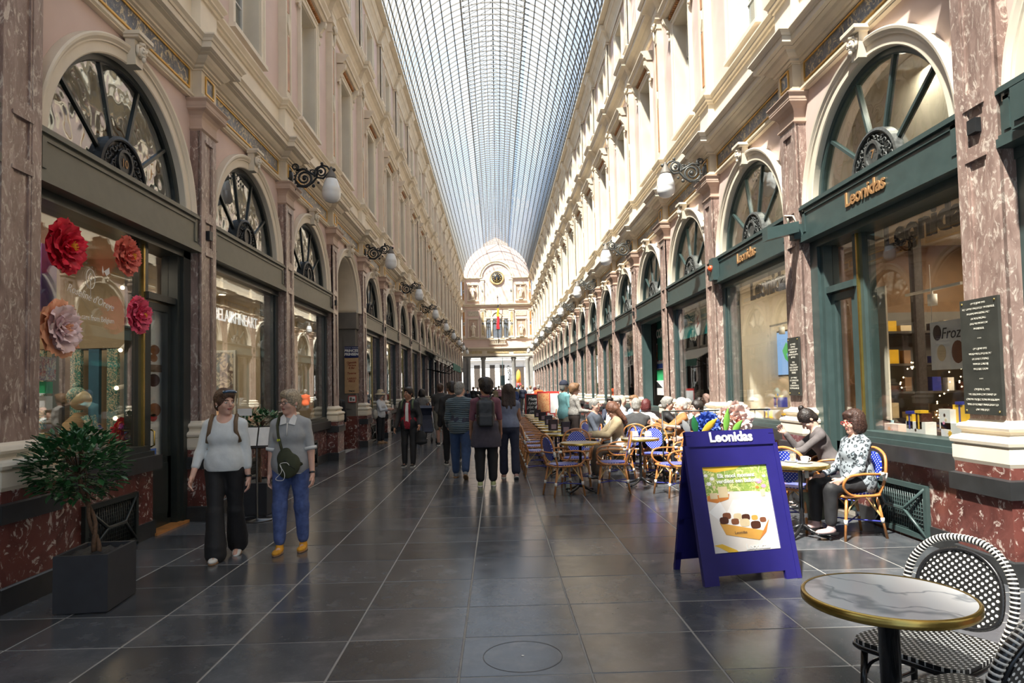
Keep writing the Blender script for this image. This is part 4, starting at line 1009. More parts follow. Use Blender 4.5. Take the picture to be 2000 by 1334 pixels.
def cr_spline(pts, n=6, closed=False):
    P = [Vector(p) for p in pts]; out = []; N = len(P)
    for i in range(N if closed else N-1):
        if closed: a, b, c, d = P[i-1], P[i], P[(i+1) % N], P[(i+2) % N]
        else: a, b, c, d = P[max(i-1, 0)], P[i], P[i+1], P[min(i+2, N-1)]
        for k in range(n):
            t = k/n; out.append(.5*((2*b)+(c-a)*t+(2*a-5*b+4*c-d)*t*t+(3*b-a-3*c+d)*t*t*t))
    if not closed: out.append(P[-1])
    return out
def back_pt(x, z): return (x, .20+(z-.45)*.20, z)
def rattan_proto():
    t = empty('rattan_armchair')
    m = MB()
    ring = cr_spline([(-.20, -.20, .44), (0, -.235, .44), (.20, -.20, .44), (.235, 0, .44), (.20, .19, .44), (0, .215, .44), (-.20, .19, .44), (-.235, 0, .44)], 5, True)
    m.tube(ring, .016, 6, True)
    m.tube(cr_spline([(-.20, .18, .44), back_pt(-.225, .56), back_pt(-.225, .70), back_pt(-.17, .84), back_pt(0, .90), back_pt(.17, .84), back_pt(.225, .70), back_pt(.225, .56), (.20, .18, .44)], 5), .0155, 6)
    obj('back_frame', m, cane, t)
    m = MB(); m.tube(cr_spline([back_pt(-.23, .655), (-.28, .12, .66), (-.285, -.06, .665), (-.27, -.20, .635), (-.245, -.235, .54), (-.235, -.16, .46), (-.225, -.05, .44)], 5), .0145, 6)
    obj('arm', m, cane, t)
    m = MB(); m.tube(cr_spline([back_pt(.23, .655), (.28, .12, .66), (.285, -.06, .665), (.27, -.20, .635), (.245, -.235, .54), (.235, -.16, .46), (.225, -.05, .44)], 5), .0145, 6)
    obj('arm', m, cane, t)
    m = MB(); m.tube(cr_spline([back_pt(-.23, .645), (-.12, .31, .65), (0, .325, .65), (.12, .31, .65), back_pt(.23, .645)], 4), .011, 6); obj('back_rail', m, cane, t)
    for i, (x, y) in enumerate(((-.19, -.17), (.19, -.17), (-.17, .17), (.17, .17))):
        m = MB(); fx, fy = x*1.22, y*1.35+(.02 if y > 0 else 0); m.tube([(x, y, .45), (fx, fy, 0)], [.0155, .014], 7); lg = obj('leg', m, cane, t)
        m = MB(); q = .58; px_, py_ = x+(fx-x)*q, y+(fy-y)*q; m.tube([(px_, py_, .45*(1-q)+.02), (px_, py_, .45*(1-q)-.03)], .0195, 7); obj('binding', m, bind, lg)
        m = MB(); s = 1 if x > 0 else -1; r_ = 1 if y > 0 else -1
        m.tube(cr_spline([(px_, py_, .20), (x*.92, y*.95, .32), (x*.35, y*1.1, .425)], 4), .008, 5); m.tube(cr_spline([(px_, py_, .20), (x*.97, y*.8, .32), (x*1.1, y*.25, .425)], 4), .008, 5); obj('brace', m, caneL, lg)
    m = MB(); L = .17; k = .62
    c = [(-.215, -.21), (.215, -.21), (.2, .225), (-.2, .225)]
    m.tube([(c[0][0], c[0][1], L), (c[2][0], c[2][1], L)], .008, 5); m.tube([(c[1][0], c[1][1], L), (c[3][0], c[3][1], L)], .008, 5); obj('stretcher', m, bluep, t)
    m = MB(); n = 20; m.prism([(.195*math.cos(2*PI*i/n)*(1+.12*abs(math.sin(4*PI*i/n))), .0+.195*math.sin(2*PI*i/n)*(1+.12*abs(math.sin(4*PI*i/n)))) for i in range(n)], 'z', .435, .462)
    obj('seat', m, blueS, t)
    m = MB(); vs = []; n = 24
    for s in (0, 1):
        for i in range(n):
            a = 2*PI*i/n; x, z = .158*math.cos(a), .685+.175*math.sin(a); p = back_pt(x, z); vs.append((p[0], p[1]-.012+.02*s, p[2]))
    m.add(vs, [tuple(range(n))[::-1], tuple(range(n, 2*n))]+[(i, (i+1) % n, n+(i+1) % n, n+i) for i in range(n)]); obj('backrest', m, blueW, t)
    m = MB()
    for x, z in ((-.225, .62), (.225, .62)): p = back_pt(x, z); obj('binding', MB().tube([(p[0], p[1], z-.035), (p[0], p[1]+.01, z+.045)], .022, 7), bind, t)
    for s in (-1, 1): obj('binding', MB().tube([(s*.262, .20, .657), (s*.272, .15, .66)], .02, 7), bind, t)
    return t
CH = rattan_proto(); CHused = [False]
def face_rot(dx, dy): return math.atan2(dy, dx)+PI/2      # local -y turned towards (dx, dy)
def rattan(x, y, dx, dy, label, group='blue and white rattan armchairs of the cafe terrace'):
    if not CHused[0]:
        CHused[0] = True; o = CH; o.location = (x, y, 0); o.rotation_euler = (0, 0, face_rot(dx, dy)); o['label'] = label; o['group'] = group
    else: o = dup(CH, (x, y, 0), face_rot(dx, dy), label, group)
    o['category'] = 'chair'; return o
def P(x, y, z=0.): return on_z(x, y, z)
# terrace chairs in front
p = P(1102, 966); rattan(p.x, p.y, 1, .35, 'blue and white rattan armchair nearest the walkway, turned to the empty round table')
p = P(1127, 949); rattan(p.x, p.y, -.15, -1, 'blue and white rattan armchair facing the camera behind the empty round table')
p = P(1198, 961); rattan(p.x, p.y, -1, .15, 'empty blue and white rattan armchair facing left, right of the empty round table')
p = P(1208, 937); rattan(p.x, p.y, -1, -.1, 'rattan armchair under the long-haired woman in the beige coat'); WCH = p.copy()
p = P(1283, 938); rattan(p.x, p.y, -.1, -1, 'blue and white rattan armchair facing the camera behind the table with the cups')
p = P(1320, 967); rattan(p.x, p.y, -1, -.25, 'rattan armchair left of the blue sandwich board, turned to the cup table')
p = P(1352, 948); rattan(p.x, p.y, -1, .1, 'rattan armchair half hidden behind the blue sandwich board')
pr1 = P(1664, 1046); rattan(pr1.x, pr1.y, -1, -.12, 'rattan armchair with the woman in the leopard print top')
pr2 = P(1632, 1000); rattan(pr2.x, pr2.y, -1, .35, 'rattan armchair with the young woman in the grey sweater by the pilaster')
p = P(1560, 1030); rattan(p.x, p.y, .7, .6, 'rattan armchair with a backpack on it, behind the sandwich board')
BPK = p.copy()
# round tables
def cafe_table(x, y, r, topm, rimm, lab, group=None, base='tripod', h=.75):
    t = thing('round_table', lab, 'table', (x, y, 0), 0, group)
    m = MB(); m.lathe([(0, h-.028), (r-.012, h-.028), (r-.012, h), (0, h)], 48, smooth=False); obj('tabletop', m, topm, t)
    m = MB(); m.lathe([(r-.013, h+.001), (r-.004, h+.003), (r+.003, h-.003), (r+.001, h-.012), (r+.004, h-.018), (r+.002, h-.03), (r-.006, h-.036), (r-.013, h-.034)], 64, caps=False); obj('rim', m, rimm, t)
    m = MB()
    if base == 'tripod':
        m.lathe([(.12, h-.03), (.12, h-.045), (.022, h-.06), (.02, .30), (.03, .27), (.02, .25), (.028, .12), (.04, .08), (0, .07)][::-1], 14)
        for k in range(4):
            a = PI/4+k*PI/2; c, s = math.cos(a), math.sin(a); m.tube([(.02*c, .02*s, .12), (.10*c, .10*s, .07), (.2*c, .2*s, .035), (.27*c, .27*s, .03), (.285*c, .285*s, .012)], [.022, .02, .016, .016, .02], 6)
    else:
        m.lathe([(.11, h-.03), (.11, h-.045), (.04, h-.06), (.036, .06), (.05, .05), (.22, .03), (.23, .0)][::-1], 24)
    obj('pedestal', m, blackp, t); return t
p1 = P(1133, 864, .75); cafe_table(p1.x, p1.y, .30, tableTop, brass, 'empty round cafe table with brass rim near the walkway')
p2 = P(1250, 856, .75); cafe_table(p2.x, p2.y, .30, tableTop, brass, 'round cafe table with a blue cup and white napkin holders')
p3_ = P(1562, 906, .75); cafe_table(p3_.x, p3_.y, .29, tableTop, brass, 'round cafe table of the two seated women, with cup and glass')
p4_ = P(1733, 1161, .75); cafe_table(p4_.x, p4_.y, .315, marbT, brass, 'round white marble table with thick brass rim in the lower right corner', base='disc')
# crockery
def cup(x, y, z, mt, lab, r=.036, h=.055, sau=True, cat='cup'):
    t = thing('coffee_cup', lab, cat, (x, y, z))
    if sau: obj('saucer', MB().lathe([(0, .004), (.04, .004), (.075, .014), (.078, .012), (.04, 0), (0, 0)], 24), napk, t)
    b = .012 if sau else 0
    obj('cup_body', MB().lathe([(0, b), (r*.6, b), (r*.95, b+h*.5), (r, b+h), (r-.004, b+h), (r*.85, b+h*.5), (r*.5, b+.008), (0, b+.008)], 20), mt, t)
    if sau: obj('cup_handle', MB().tube([(r*.9, 0, b+h*.8), (r*1.5, 0, b+h*.75), (r*1.4, 0, b+h*.35), (r*.8, 0, b+h*.3)], .004, 5), mt, t)
cp = plain('blue_cup', (.03, .07, .35), .3)
q = P(1248, 850, .75); cup(q.x, q.y, .75, cp, 'blue paper cup on the brass-rimmed terrace table', .035, .09, False)
for px_, lab in ((1240, 'white napkin holder left of the blue cup'), (1266, 'white napkin holder right of the blue cup')):
    q = P(px_, 852, .75); t = thing('napkin_holder', lab, 'holder', (q.x, q.y, .75), .4); obj('holder', MB().box(-.05, .05, -.03, .03, 0, .05), napk, t); obj('napkins', MB().box(-.045, .045, -.022, .022, .05, .085), napk, t)
q = P(1572, 905, .75); cup(q.x, q.y, .75, napk, 'white coffee cup on a saucer on the table of the two women', .042, .06)
q = P(1549, 902, .75); t = thing('iced_drink', 'tall glass of milky iced drink with a straw on a white saucer', 'glass', (q.x, q.y, .75))
obj('saucer', MB().lathe([(0, .003), (.05, .003), (.085, .012), (.088, .01), (.05, 0), (0, 0)], 24), napk, t)
obj('glass', MB().lathe([(0, .004), (.032, .004), (.038, .11), (.036, .11), (.03, .01), (0, .01)], 20), gl_clear, t)
obj('drink', MB().lathe([(0, .012), (.029, .012), (.033, .085), (0, .085)], 20), plain('milky_drink', (.62, .50, .36), .5), t); obj('straw', MB().tube([(-.01, 0, .02), (.025, 0, .15)], .003, 5), caneL, t)
# backpack hung on the chair behind the board
t = thing('backpack', 'grey-green backpack hanging on the chair behind the sandwich board', 'backpack', (BPK.x+.10, BPK.y-.22, .12), .3)
bgm = plain('grey_green_canvas', (.16, .18, .13), .8, var=.25, scale=14)
obj('bag_body', MB().lathe([(0, 0), (.12, .01), (.15, .1), (.15, .28), (.11, .38), (0, .42)], 16, sy=.6), bgm, t); obj('pocket', MB().lathe([(0, .03), (.09, .04), (.1, .12), (.08, .2), (0, .22)], 14, (0, -.06, 0), sy=.6), bgm, t); obj('strap', MB().tube([(-.05, .08, .36), (-.09, .14, .2), (-.05, .09, .05)], .014, 5).tube([(.05, .08, .36), (.09, .14, .2), (.05, .09, .05)], .014, 5), greyst, t)
# the long row: tables, aisle-side chairs, wall-side chairs, menu holders
ordw = ['nearest', 'second', 'third', 'fourth', 'fifth', 'sixth', 'seventh', 'eighth', 'ninth', 'tenth', 'eleventh', 'twelfth', 'thirteenth', 'fourteenth']
menum = plain('menu_leather', (.035, .022, .028), .4); menul = plain('menu_label', (.30, .22, .25), .6)
Y0R, DYR = 12.45, 1.0
for k in range(10):
    y = Y0R+DYR*k; x = 1.13-.004*k
    cafe_table(x, y, .30, tableTop, brass, '%s brass-rimmed round table in the long row beside the walkway' % ordw[k], 'round tables in the long row')
    rattan(x-.42, y+.05, 1, .02, '%s rattan armchair on the walkway side of the long table row' % ordw[k])
    if k not in (1, 3, 4): rattan(x+.46, y+.05, -1, .05, '%s rattan armchair on the shop side of the long table row' % ordw[k])
    if k in (0, 1, 3, 5, 7):
        t = thing('menu_holder', 'dark menu holder standing on the %s table of the long row' % ordw[k], 'menu', (x+(.1 if k == 0 else -.05 if k == 1 else .02), y, .75), .2*(k % 3))
        obj('menu_cover', MB().box(-.085, .085, -.05, -.04, 0, .21).box(-.085, .085, .04, .05, 0, .21).box(-.085, -.075, -.05, .05, 0, .21).box(.075, .085, -.05, .05, 0, .21), menum, t)
        obj('menu_label', MB().box(-.05, .05, -.053, -.05, .03, .12), menul, t)
# second row of tables towards the shops
for k, (x, y) in enumerate(((2.78, 12.05), (2.52, 13.4), (2.85, 15.25), (2.65, 16.5))):
    cafe_table(x, y, .30, tableTop, brass, '%s round table among the seated guests by the shop fronts' % ordw[k], 'round tables by the shop fronts')
# black railing at the end of the terrace
RY = 11.2; xa = on_y(1293, 800, RY).x; xb = on_y(1500, 800, RY).x
t = thing('terrace_railing', 'thin black metal railing between the cafe terrace and the sandwich board', 'railing', ((xa+xb)/2, RY, 0))
m = MB(); hw_ = (xb-xa)/2; m.tube([(-hw_, 0, 1.16), (hw_, 0, 1.16)], .014, 6); obj('top_rail', m, greenD, t)
m = MB(); m.tube([(-hw_, 0, .12), (hw_, 0, .12)], .012, 6); obj('bottom_rail', m, greenD, t)
n = 8
for k in range(n+1): obj('post' if k in (0, n) else 'baluster', MB().tube([(-hw_+2*hw_*k/n, 0, 0 if k in (0, n) else .12), (-hw_+2*hw_*k/n, 0, 1.16)], .013 if k in (0, n) else .008, 6), greenD, t)
# menu easels further down
t = thing('chalkboard', 'red-framed chalkboard with white handwriting at the far end of the table row', 'board', (on_y(1041, 800, 31).x, 31, 0), .15)
m = MB(); frame_rect(m, -.36, .36, .15, 1.32, .05, -.03, .03); m.xf(Matrix.Rotation(PI/2, 4, 'Z')); obj('red_frame', m, redp, t)
obj('slate', MB().box(-.32, .32, -.01, .01, .19, 1.28), blackst, t); obj('prop_leg', MB().tube([(-.3, .02, 1.2), (-.3, .45, 0)], .015, 4).tube([(.3, .02, 1.2), (.3, .45, 0)], .015, 4).box(-.34, -.3, -.02, .02, 0, .2).box(.3, .34, -.02, .02, 0, .2), redp, t)
text('chalk_writing', 'Menu\nlunch\nplat du\njour', .2, whitel, t, (0, -.015, .8), (PI/2, 0, 0), .002, shear=.2, sp=.9)
foodm = marble('food_photo_print', (.75, .28, .10), (.6, .12, .05), (.9, .7, .35), (1, 1, 1), 14, .5, .56, .5, blob=1)
for px_, nm, Y_, w_, lab in ((1067, 'menu_poster', 24.5, .30, 'red-framed menu board with orange food pictures by the long row'), (1083, 'menu_card', 23.2, .14, 'small pink and white menu card stand beside the food picture board')):
    q = on_y(px_, 790, Y_); t = thing(nm, lab, 'board', (q.x, Y_, 0), -.1)
    obj('red_frame', MB().box(-w_-.03, w_+.03, -.02, .02, .68, 1.45).box(-.03, .03, -.02, .02, 0, .7).box(-.2, .2, -.2, .2, 0, .02), redp, t); obj('picture', MB().box(-w_, w_, -.03, -.02, .72, 1.38), foodm if w_ > .2 else napk, t)
# green awning far left
YA = P1Y+BAY*9.2
t = thing('awning', 'green shop awning stretched out on black arms over the far left fronts', 'awning', (XL, YA, 0))
m = MB(); m.add([(0, -1.6, 3.75), (0, 5.2, 3.75), (1.45, 5.2, 3.0), (1.45, -1.6, 3.0), (0, -1.6, 3.70), (0, 5.2, 3.70), (1.45, 5.2, 2.95), (1.45, -1.6, 2.95)], [(0, 1, 2, 3), (7, 6, 5, 4), (0, 4, 5, 1), (1, 5, 6, 2), (2, 6, 7, 3), (3, 7, 4, 0)]); obj('cloth', m, cream, t)
gaw = plain('green_awning', (.02, .16, .12), .7); m = MB(); m.box(1.43, 1.47, -1.6, 5.2, 2.62, 3.0); obj('valance', m, gaw, t)
m = MB()
for y in (-1.4, 1.8, 5.0): m.tube([(0, y, 2.7), (.8, y-.4, 2.55), (1.4, y, 2.95)], .025, 5)
obj('folding_arm', m, blackp, t)

# ------------------------------------------------------------------ black and white chairs in the corner
def bistro(name, lab, x, y, dx, dy):
    t = thing(name, lab, 'chair', (x, y, 0), face_rot(dx, dy), 'black and white bistro chairs')
    def bp_(xx, z): return (xx, .19+(z-.45)*.26, z)
    outer = cr_spline([bp_(-.19, .44), bp_(-.225, .60), bp_(-.205, .76), bp_(-.12, .87), bp_(0, .90), bp_(.12, .87), bp_(.205, .76), bp_(.225, .60), bp_(.19, .44)], 8)
    obj('back_frame', MB().tube(outer, .017, 8), bwW if False else blackp, t)
    m = MB()
    inner = cr_spline([bp_(-.17, .55), bp_(-.178, .66), bp_(-.155, .75), bp_(-.09, .82), bp_(0, .845), bp_(.09, .82), bp_(.155, .75), bp_(.178, .66), bp_(.17, .55), bp_(.1, .50), bp_(0, .49), bp_(-.1, .50)], 5, True)
    n = len(inner); vs = [tuple(v) for v in inner]+[(v[0], v[1]+.014, v[2]) for v in inner]
    m.add(vs, [tuple(range(n))[::-1], tuple(range(n, 2*n))]+[(i, (i+1) % n, n+(i+1) % n, n+i) for i in range(n)]); obj('woven_back', m, bwW, t)
    obj('inner_hoop', MB().tube(inner, .011, 6, True), blackp, t)
    m = MB()
    for i in range(2, len(outer)-2):
        a = outer[i]; m.tube([a+(outer[i+1]-a)*.2, a+(outer[i+1]-a)*.62], .0195, 8)
    o = obj('white_wrapping', m, bind, t); o['kind'] = 'stuff'
    m = MB(); sq = cr_spline([(-.21, -.21, 0), (0, -.225, 0), (.21, -.21, 0), (.225, 0, 0), (.19, .2, 0), (0, .215, 0), (-.19, .2, 0), (-.225, 0, 0)], 5, True)
    m.prism([(v.x, v.y) for v in sq], 'z', .415, .455); obj('woven_seat', m, bwS, t)
    obj('seat_rail', MB().tube([(v.x*1.0, v.y*1.0, .425) for v in sq], .013, 6, True), blackp, t)
    for xx, yy in ((-.185, -.18), (.185, -.18), (-.18, .19), (.18, .19)):
        lg = obj('leg', MB().tube([(xx, yy, .45), (xx*1.08, yy*1.12, 0)], .0145, 8), blackp, t)
        obj('brace', MB().tube(cr_spline([(xx*1.04, yy*1.05, .24), (xx*.9, yy*.98, .34), (xx*.45, yy*.98, .405)], 4), .008, 5), blackp, lg)
    obj('stretcher', MB().tube([(-.19, -.19, .2), (-.185, .2, .2)], .009, 6).tube([(.19, -.19, .2), (.185, .2, .2)], .009, 6).tube([(-.19, 0, .2), (.19, 0, .2)], .009, 6), blackp, t)
    return t
bistro('bistro_chair', 'black and white woven chair tucked behind the marble table in the corner', 1.91, 3.06, -.86, -.5).scale = (1.04, 1.04, .94)
bistro('bistro_chair', 'black and white woven chair nearest the camera, cut off by the picture corner', 1.655, 2.43, -.28, .96).scale = (1.04, 1.04, .97)

# ------------------------------------------------------------------ blue sandwich board
fl = P(1381, 1147); fr = P(1561, 1129); rl = P(1342, 1109)
mid = (fl+fr)/2; ux = (fr-fl).normalized(); W = (fr-fl).length
yaw = math.atan2(ux.y, ux.x)
blueb = plain('deep_blue_lacquer', (.022, .018, .155), .35, var=.05)
t = thing('sandwich_board', 'deep blue sandwich board with a chocolate poster standing on the walkway', 'sign', (mid.x, mid.y, 0), yaw)
n_ = Vector((-ux.y, ux.x, 0)); depth = (rl-fl).dot(n_); topd = depth*.52
Ht = 1.20; tilt = math.atan2(topd, Ht)
TM_ = Matrix.Rotation(-tilt, 4, 'X')
def bd(mb): return mb.xf(TM_)
HB = Ht/math.cos(tilt); w2 = W/2
m = MB(); m.box(-w2, -w2+.115, 0, .03, 0, HB-.0); m.box(w2-.115, w2, 0, .03, 0, HB); m.box(-w2+.115, w2-.115, 0, .03, .07, .24); m.box(-w2+.115, w2-.115, 0, .03, HB-.30, HB-.12); m.box(-w2, w2, -.012, .03, HB-.13, HB)
m.box(-w2-.02, -w2+.02, -.01, .03, 0, HB-.12); m.box(w2-.02, w2+.02, -.01, .03, 0, HB-.12)
obj('front_frame', bd(m), blueb, t)
m = MB(); m.box(-w2+.1, w2-.1, .018, .024, .2, HB-.28); obj('backing_panel', bd(m), blueb, t)
m = MB(); m.box(-w2, -w2+.05, -.03, 0, 0, HB-.03); m.box(w2-.05, w2, -.03, 0, 0, HB-.03); m.box(-w2, w2, -.03, 0, .1, .17); m.box(-w2, w2, -.03, 0, .42, .47); m.box(-w2, w2, -.03, 0, .75, .8); m.box(-w2+.05, w2-.05, -.025, -.02, .1, HB-.1)
m.xf(Matrix.Translation((0, depth, 0)) @ Matrix.Rotation(math.atan2(depth-topd, Ht), 4, 'X')); obj('rear_frame', m, blueb, t)
for s in (-1, 1): obj('foot_wheel', MB().tube([(s*(w2-.03)-.015, depth, .03), (s*(w2-.03)+.015, depth, .03)], .028, 12), blueb, t)
def btext(nm, body, size, mt, x, z, off, **k):
    o = text(nm, body, size, mt, t, (0, 0, 0), (0, 0, 0), **k); mm = TM_ @ Matrix.Translation((x, off, z)) @ Matrix.Rotation(PI/2, 4, 'X'); o.data.transform(mm); return o
btext('board_lettering', 'Leonidas', .115, whitel, .0, HB-.06, -.016, bold=.004)
# poster print built as thin flat print layers
pw, pz0, pz1 = w2-.11, .245, HB-.30
def layer(name, poly, mt, off, parent=None):
    m = MB(); m.prism([(x, z) for x, z in poly], 'y', off, off+.0006); return obj(name, bd(m), mt, parent or t)
paper = plain('poster_paper', (.80, .74, .68), .4, var=.04); meadow = marble('poster_meadow', (.35, .42, .10), (.20, .33, .06), (.78, .74, .35), (1, 1, 1), 9, .52, .6, .4, blob=1)
ps = layer('poster', [(-pw, pz0), (pw, pz0), (pw, pz1), (-pw, pz1)], paper, .012)
def L2(nm, poly, mt, k): return layer(nm, poly, mt, .012-.0009*k, ps)
ph = pz1-pz0; U = lambda u, v: (-pw+2*pw*u, pz0+ph*v)
L2('meadow_print', [U(0, .64), U(.3, .70), U(.7, .69), U(1, .66), U(1, 1), U(0, 1)], meadow, 1)
L2('ribbon_print', [U(.02, .97), U(.2, .93), U(.5, .96), U(.62, 1), U(0, 1)], plain('yellow_print', (.85, .52, .06), .4), 2)
yb = plain('box_print', (.70, .36, .08), .4); brn = plain('chocolate_print', (.085, .03, .018), .35); crm = plain('cream_print', (.72, .58, .36), .4); wbx = plain('lid_print', (.88, .85, .82), .4); brn2 = plain('milk_chocolate_print', (.22, .08, .04), .35); org = plain('orange_print', (.62, .22, .05), .4); pinkp = plain('pink_print', (.75, .30, .48), .4)
L2('open_lid', [U(.28, .45), U(.40, .60), U(.97, .58), U(.92, .35), U(.80, .28), U(.25, .38)], wbx, 2)
L2('side_flap', [U(.02, .47), U(.20, .59), U(.28, .45), U(.20, .33)], wbx, 2)
L2('box_front', [U(.15, .34), U(.78, .22), U(.70, .115), U(.22, .20)], yb, 3)
L2('box_side', [U(.78, .22), U(.90, .36), U(.82, .20), U(.70, .115)], org, 3)
L2('box_inside', [U(.15, .34), U(.30, .455), U(.90, .36), U(.78, .22)], wbx, 3)
ch = [(.27, .415, .07, brn2), (.22, .365, .075, brn), (.43, .40, .07, crm), (.38, .345, .065, brn2), (.55, .385, .07, brn), (.52, .325, .085, crm), (.68, .375, .055, yb), (.80, .345, .055, brn2), (.68, .29, .085, brn)]
for i, (u, v, r_, mt) in enumerate(ch):
    pl = []
    for k in range(12):
        a = 2*PI*k/12; pl.append(U(u+r_*1.0*math.cos(a)*abs(math.cos(a))**-.35*.9 if abs(math.cos(a)) > .1 else u, v+r_*.55*math.sin(a)*(abs(math.sin(a))**-.35 if abs(math.sin(a)) > .1 else 0)))
    L2('chocolate_print', pl, mt, 4+(i % 2))
L2('tray_print', [U(.02, .60), U(.16, .57), U(.34, .61), U(.36, .67), U(.03, .66)], org, 2)
L2('candle_print', [U(.20, .63), U(.34, .63), U(.34, .76), U(.20, .76)], crm, 3); L2('candle_print', [U(.07, .62), U(.18, .62), U(.18, .69), U(.07, .69)], crm, 3)
for u, v, r_, mt in ((.08, .80, .05, wbx), (.14, .86, .045, wbx), (.05, .9, .04, wbx), (.15, .76, .035, crm), (.84, .80, .06, pinkp), (.90, .74, .05, pinkp), (.93, .86, .035, wbx), (.80, .73, .035, org)):
    L2('flower_print', [U(u+r_*(1 if k % 2 else .55)*math.cos(PI*k/8), v+r_*.62*(1 if k % 2 else .55)*math.sin(PI*k/8)) for k in range(16)], mt, 3)
L2('vase_print', [U(.84, .62), U(.9, .62), U(.91, .70), U(.83, .70)], crm, 3)
L2('yellow_ribbon', [U(.02, .09), U(.14, .10), U(.34, .02), U(.36, .0), U(.22, .0), U(.1, .06)], plain('yellow_print2', (.85, .52, .06), .4), 3)
def ptext(nm, body, size, u, v, mt=whitel, **k):
    x, z = U(u, v); o = btext(nm, body, size, mt, x, z, .0065, ext=.0003, **k); o.parent = ps; return o
ptext('poster_text', 'Elk mooi moment', .048, .50, .885, bold=.0012); ptext('poster_text', 'verdient een ballotin', .048, .52, .82, bold=.0012); ptext('poster_text', 'Leonidas', .062, .66, .045, bold=.002)
o = ptext('poster_text', 'Leonidas', .032, .44, .215, darkl)
# paper flowers fixed behind the top edge
bluef = plain('blue_petal', (.08, .16, .62), .5); blued = plain('dark_blue_petal', (.03, .05, .35), .5); blush = plain('blush_petal', (.86, .64, .56), .5); blushd = plain('rose_heart', (.75, .22, .15), .5)
lf = plain('green_paper_leaf', (.18, .42, .06), .5); lf2 = plain('dark_green_paper_leaf', (.03, .25, .08), .5); yl_ = plain('yellow_paper', (.85, .5, .04), .5)
def pleaf(lab, x, z, ang, L_, mt):
    m = MB(); pts = []; G = 6
    for i in range(G):
        u_ = i/(G-1); wd = .032*math.sin(PI*(u_*.94+.03)); pts += [(-wd, .005, L_*u_), (0, -.008, L_*u_), (wd, .005, L_*u_)]
    m.add(pts, [(i*3+j, i*3+j+1, (i+1)*3+j+1, (i+1)*3+j) for i in range(G-1) for j in range(2)], True); m.xf(Matrix.Rotation(ang, 4, 'Y'))
    o = obj('paper_leaf', m, mt, None, (mid.x+ux.x*x+n_.x*(topd+.0), mid.y+ux.y*x+n_.y*(topd+.0), z), yaw); tag(o, lab, 'leaf')
pleaf('pale green paper leaf standing left of the blue paper rose', -.30, 1.17, -.15, .17, lf2); pleaf('bright green paper leaf between blue and pink paper roses', -.03, 1.17, .15, .22, lf); pleaf('green paper leaf leaning right beside the pink rose', .03, 1.16, .7, .16, lf)
pleaf('yellow paper bird wing at the left end of the sandwich board', -.26, 1.18, .9, .20, yl_); pleaf('white paper leaf at the left edge of the sandwich board', -.36, 1.18, -.5, .14, napk)

# ------------------------------------------------------------------ planters
potm = plain('dark_grey_planter', (.030, .032, .038), .55, var=.12); soilm = plain('black_liner', (.010, .010, .011), .55, var=.3, bump=.8, scale=30)
leafm = plain('laurel_leaf', (.036, .145, .045), .35, var=.5, scale=3, coat=.2); leafm2 = plain('pale_laurel_leaf', (.075, .20, .08), .35, var=.3, scale=3, coat=.2); barkm = plain('twisted_bark', (.10, .055, .03), .8, var=.4, scale=40, bump=.6)
def leaf_mesh(L_, w_, mt):
    m = MB(); pts = []; G = 5
    for i in range(G):
        u_ = i/(G-1); wd = w_*math.sin(PI*(u_*.9+.06)); zz = .25*L_*(u_-u_*u_); pts += [(-wd, L_*u_, zz+.006), (0, L_*u_, zz), (wd, L_*u_, zz+.006)]
    m.add(pts, [(i*3+j, i*3+j+1, (i+1)*3+j+1, (i+1)*3+j) for i in range(G-1) for j in range(2)], True); return m
LFM = [leaf_mesh(.072, .019, leafm).mesh('leaf', leafm), leaf_mesh(.062, .017, leafm2).mesh('leaf', leafm2)]
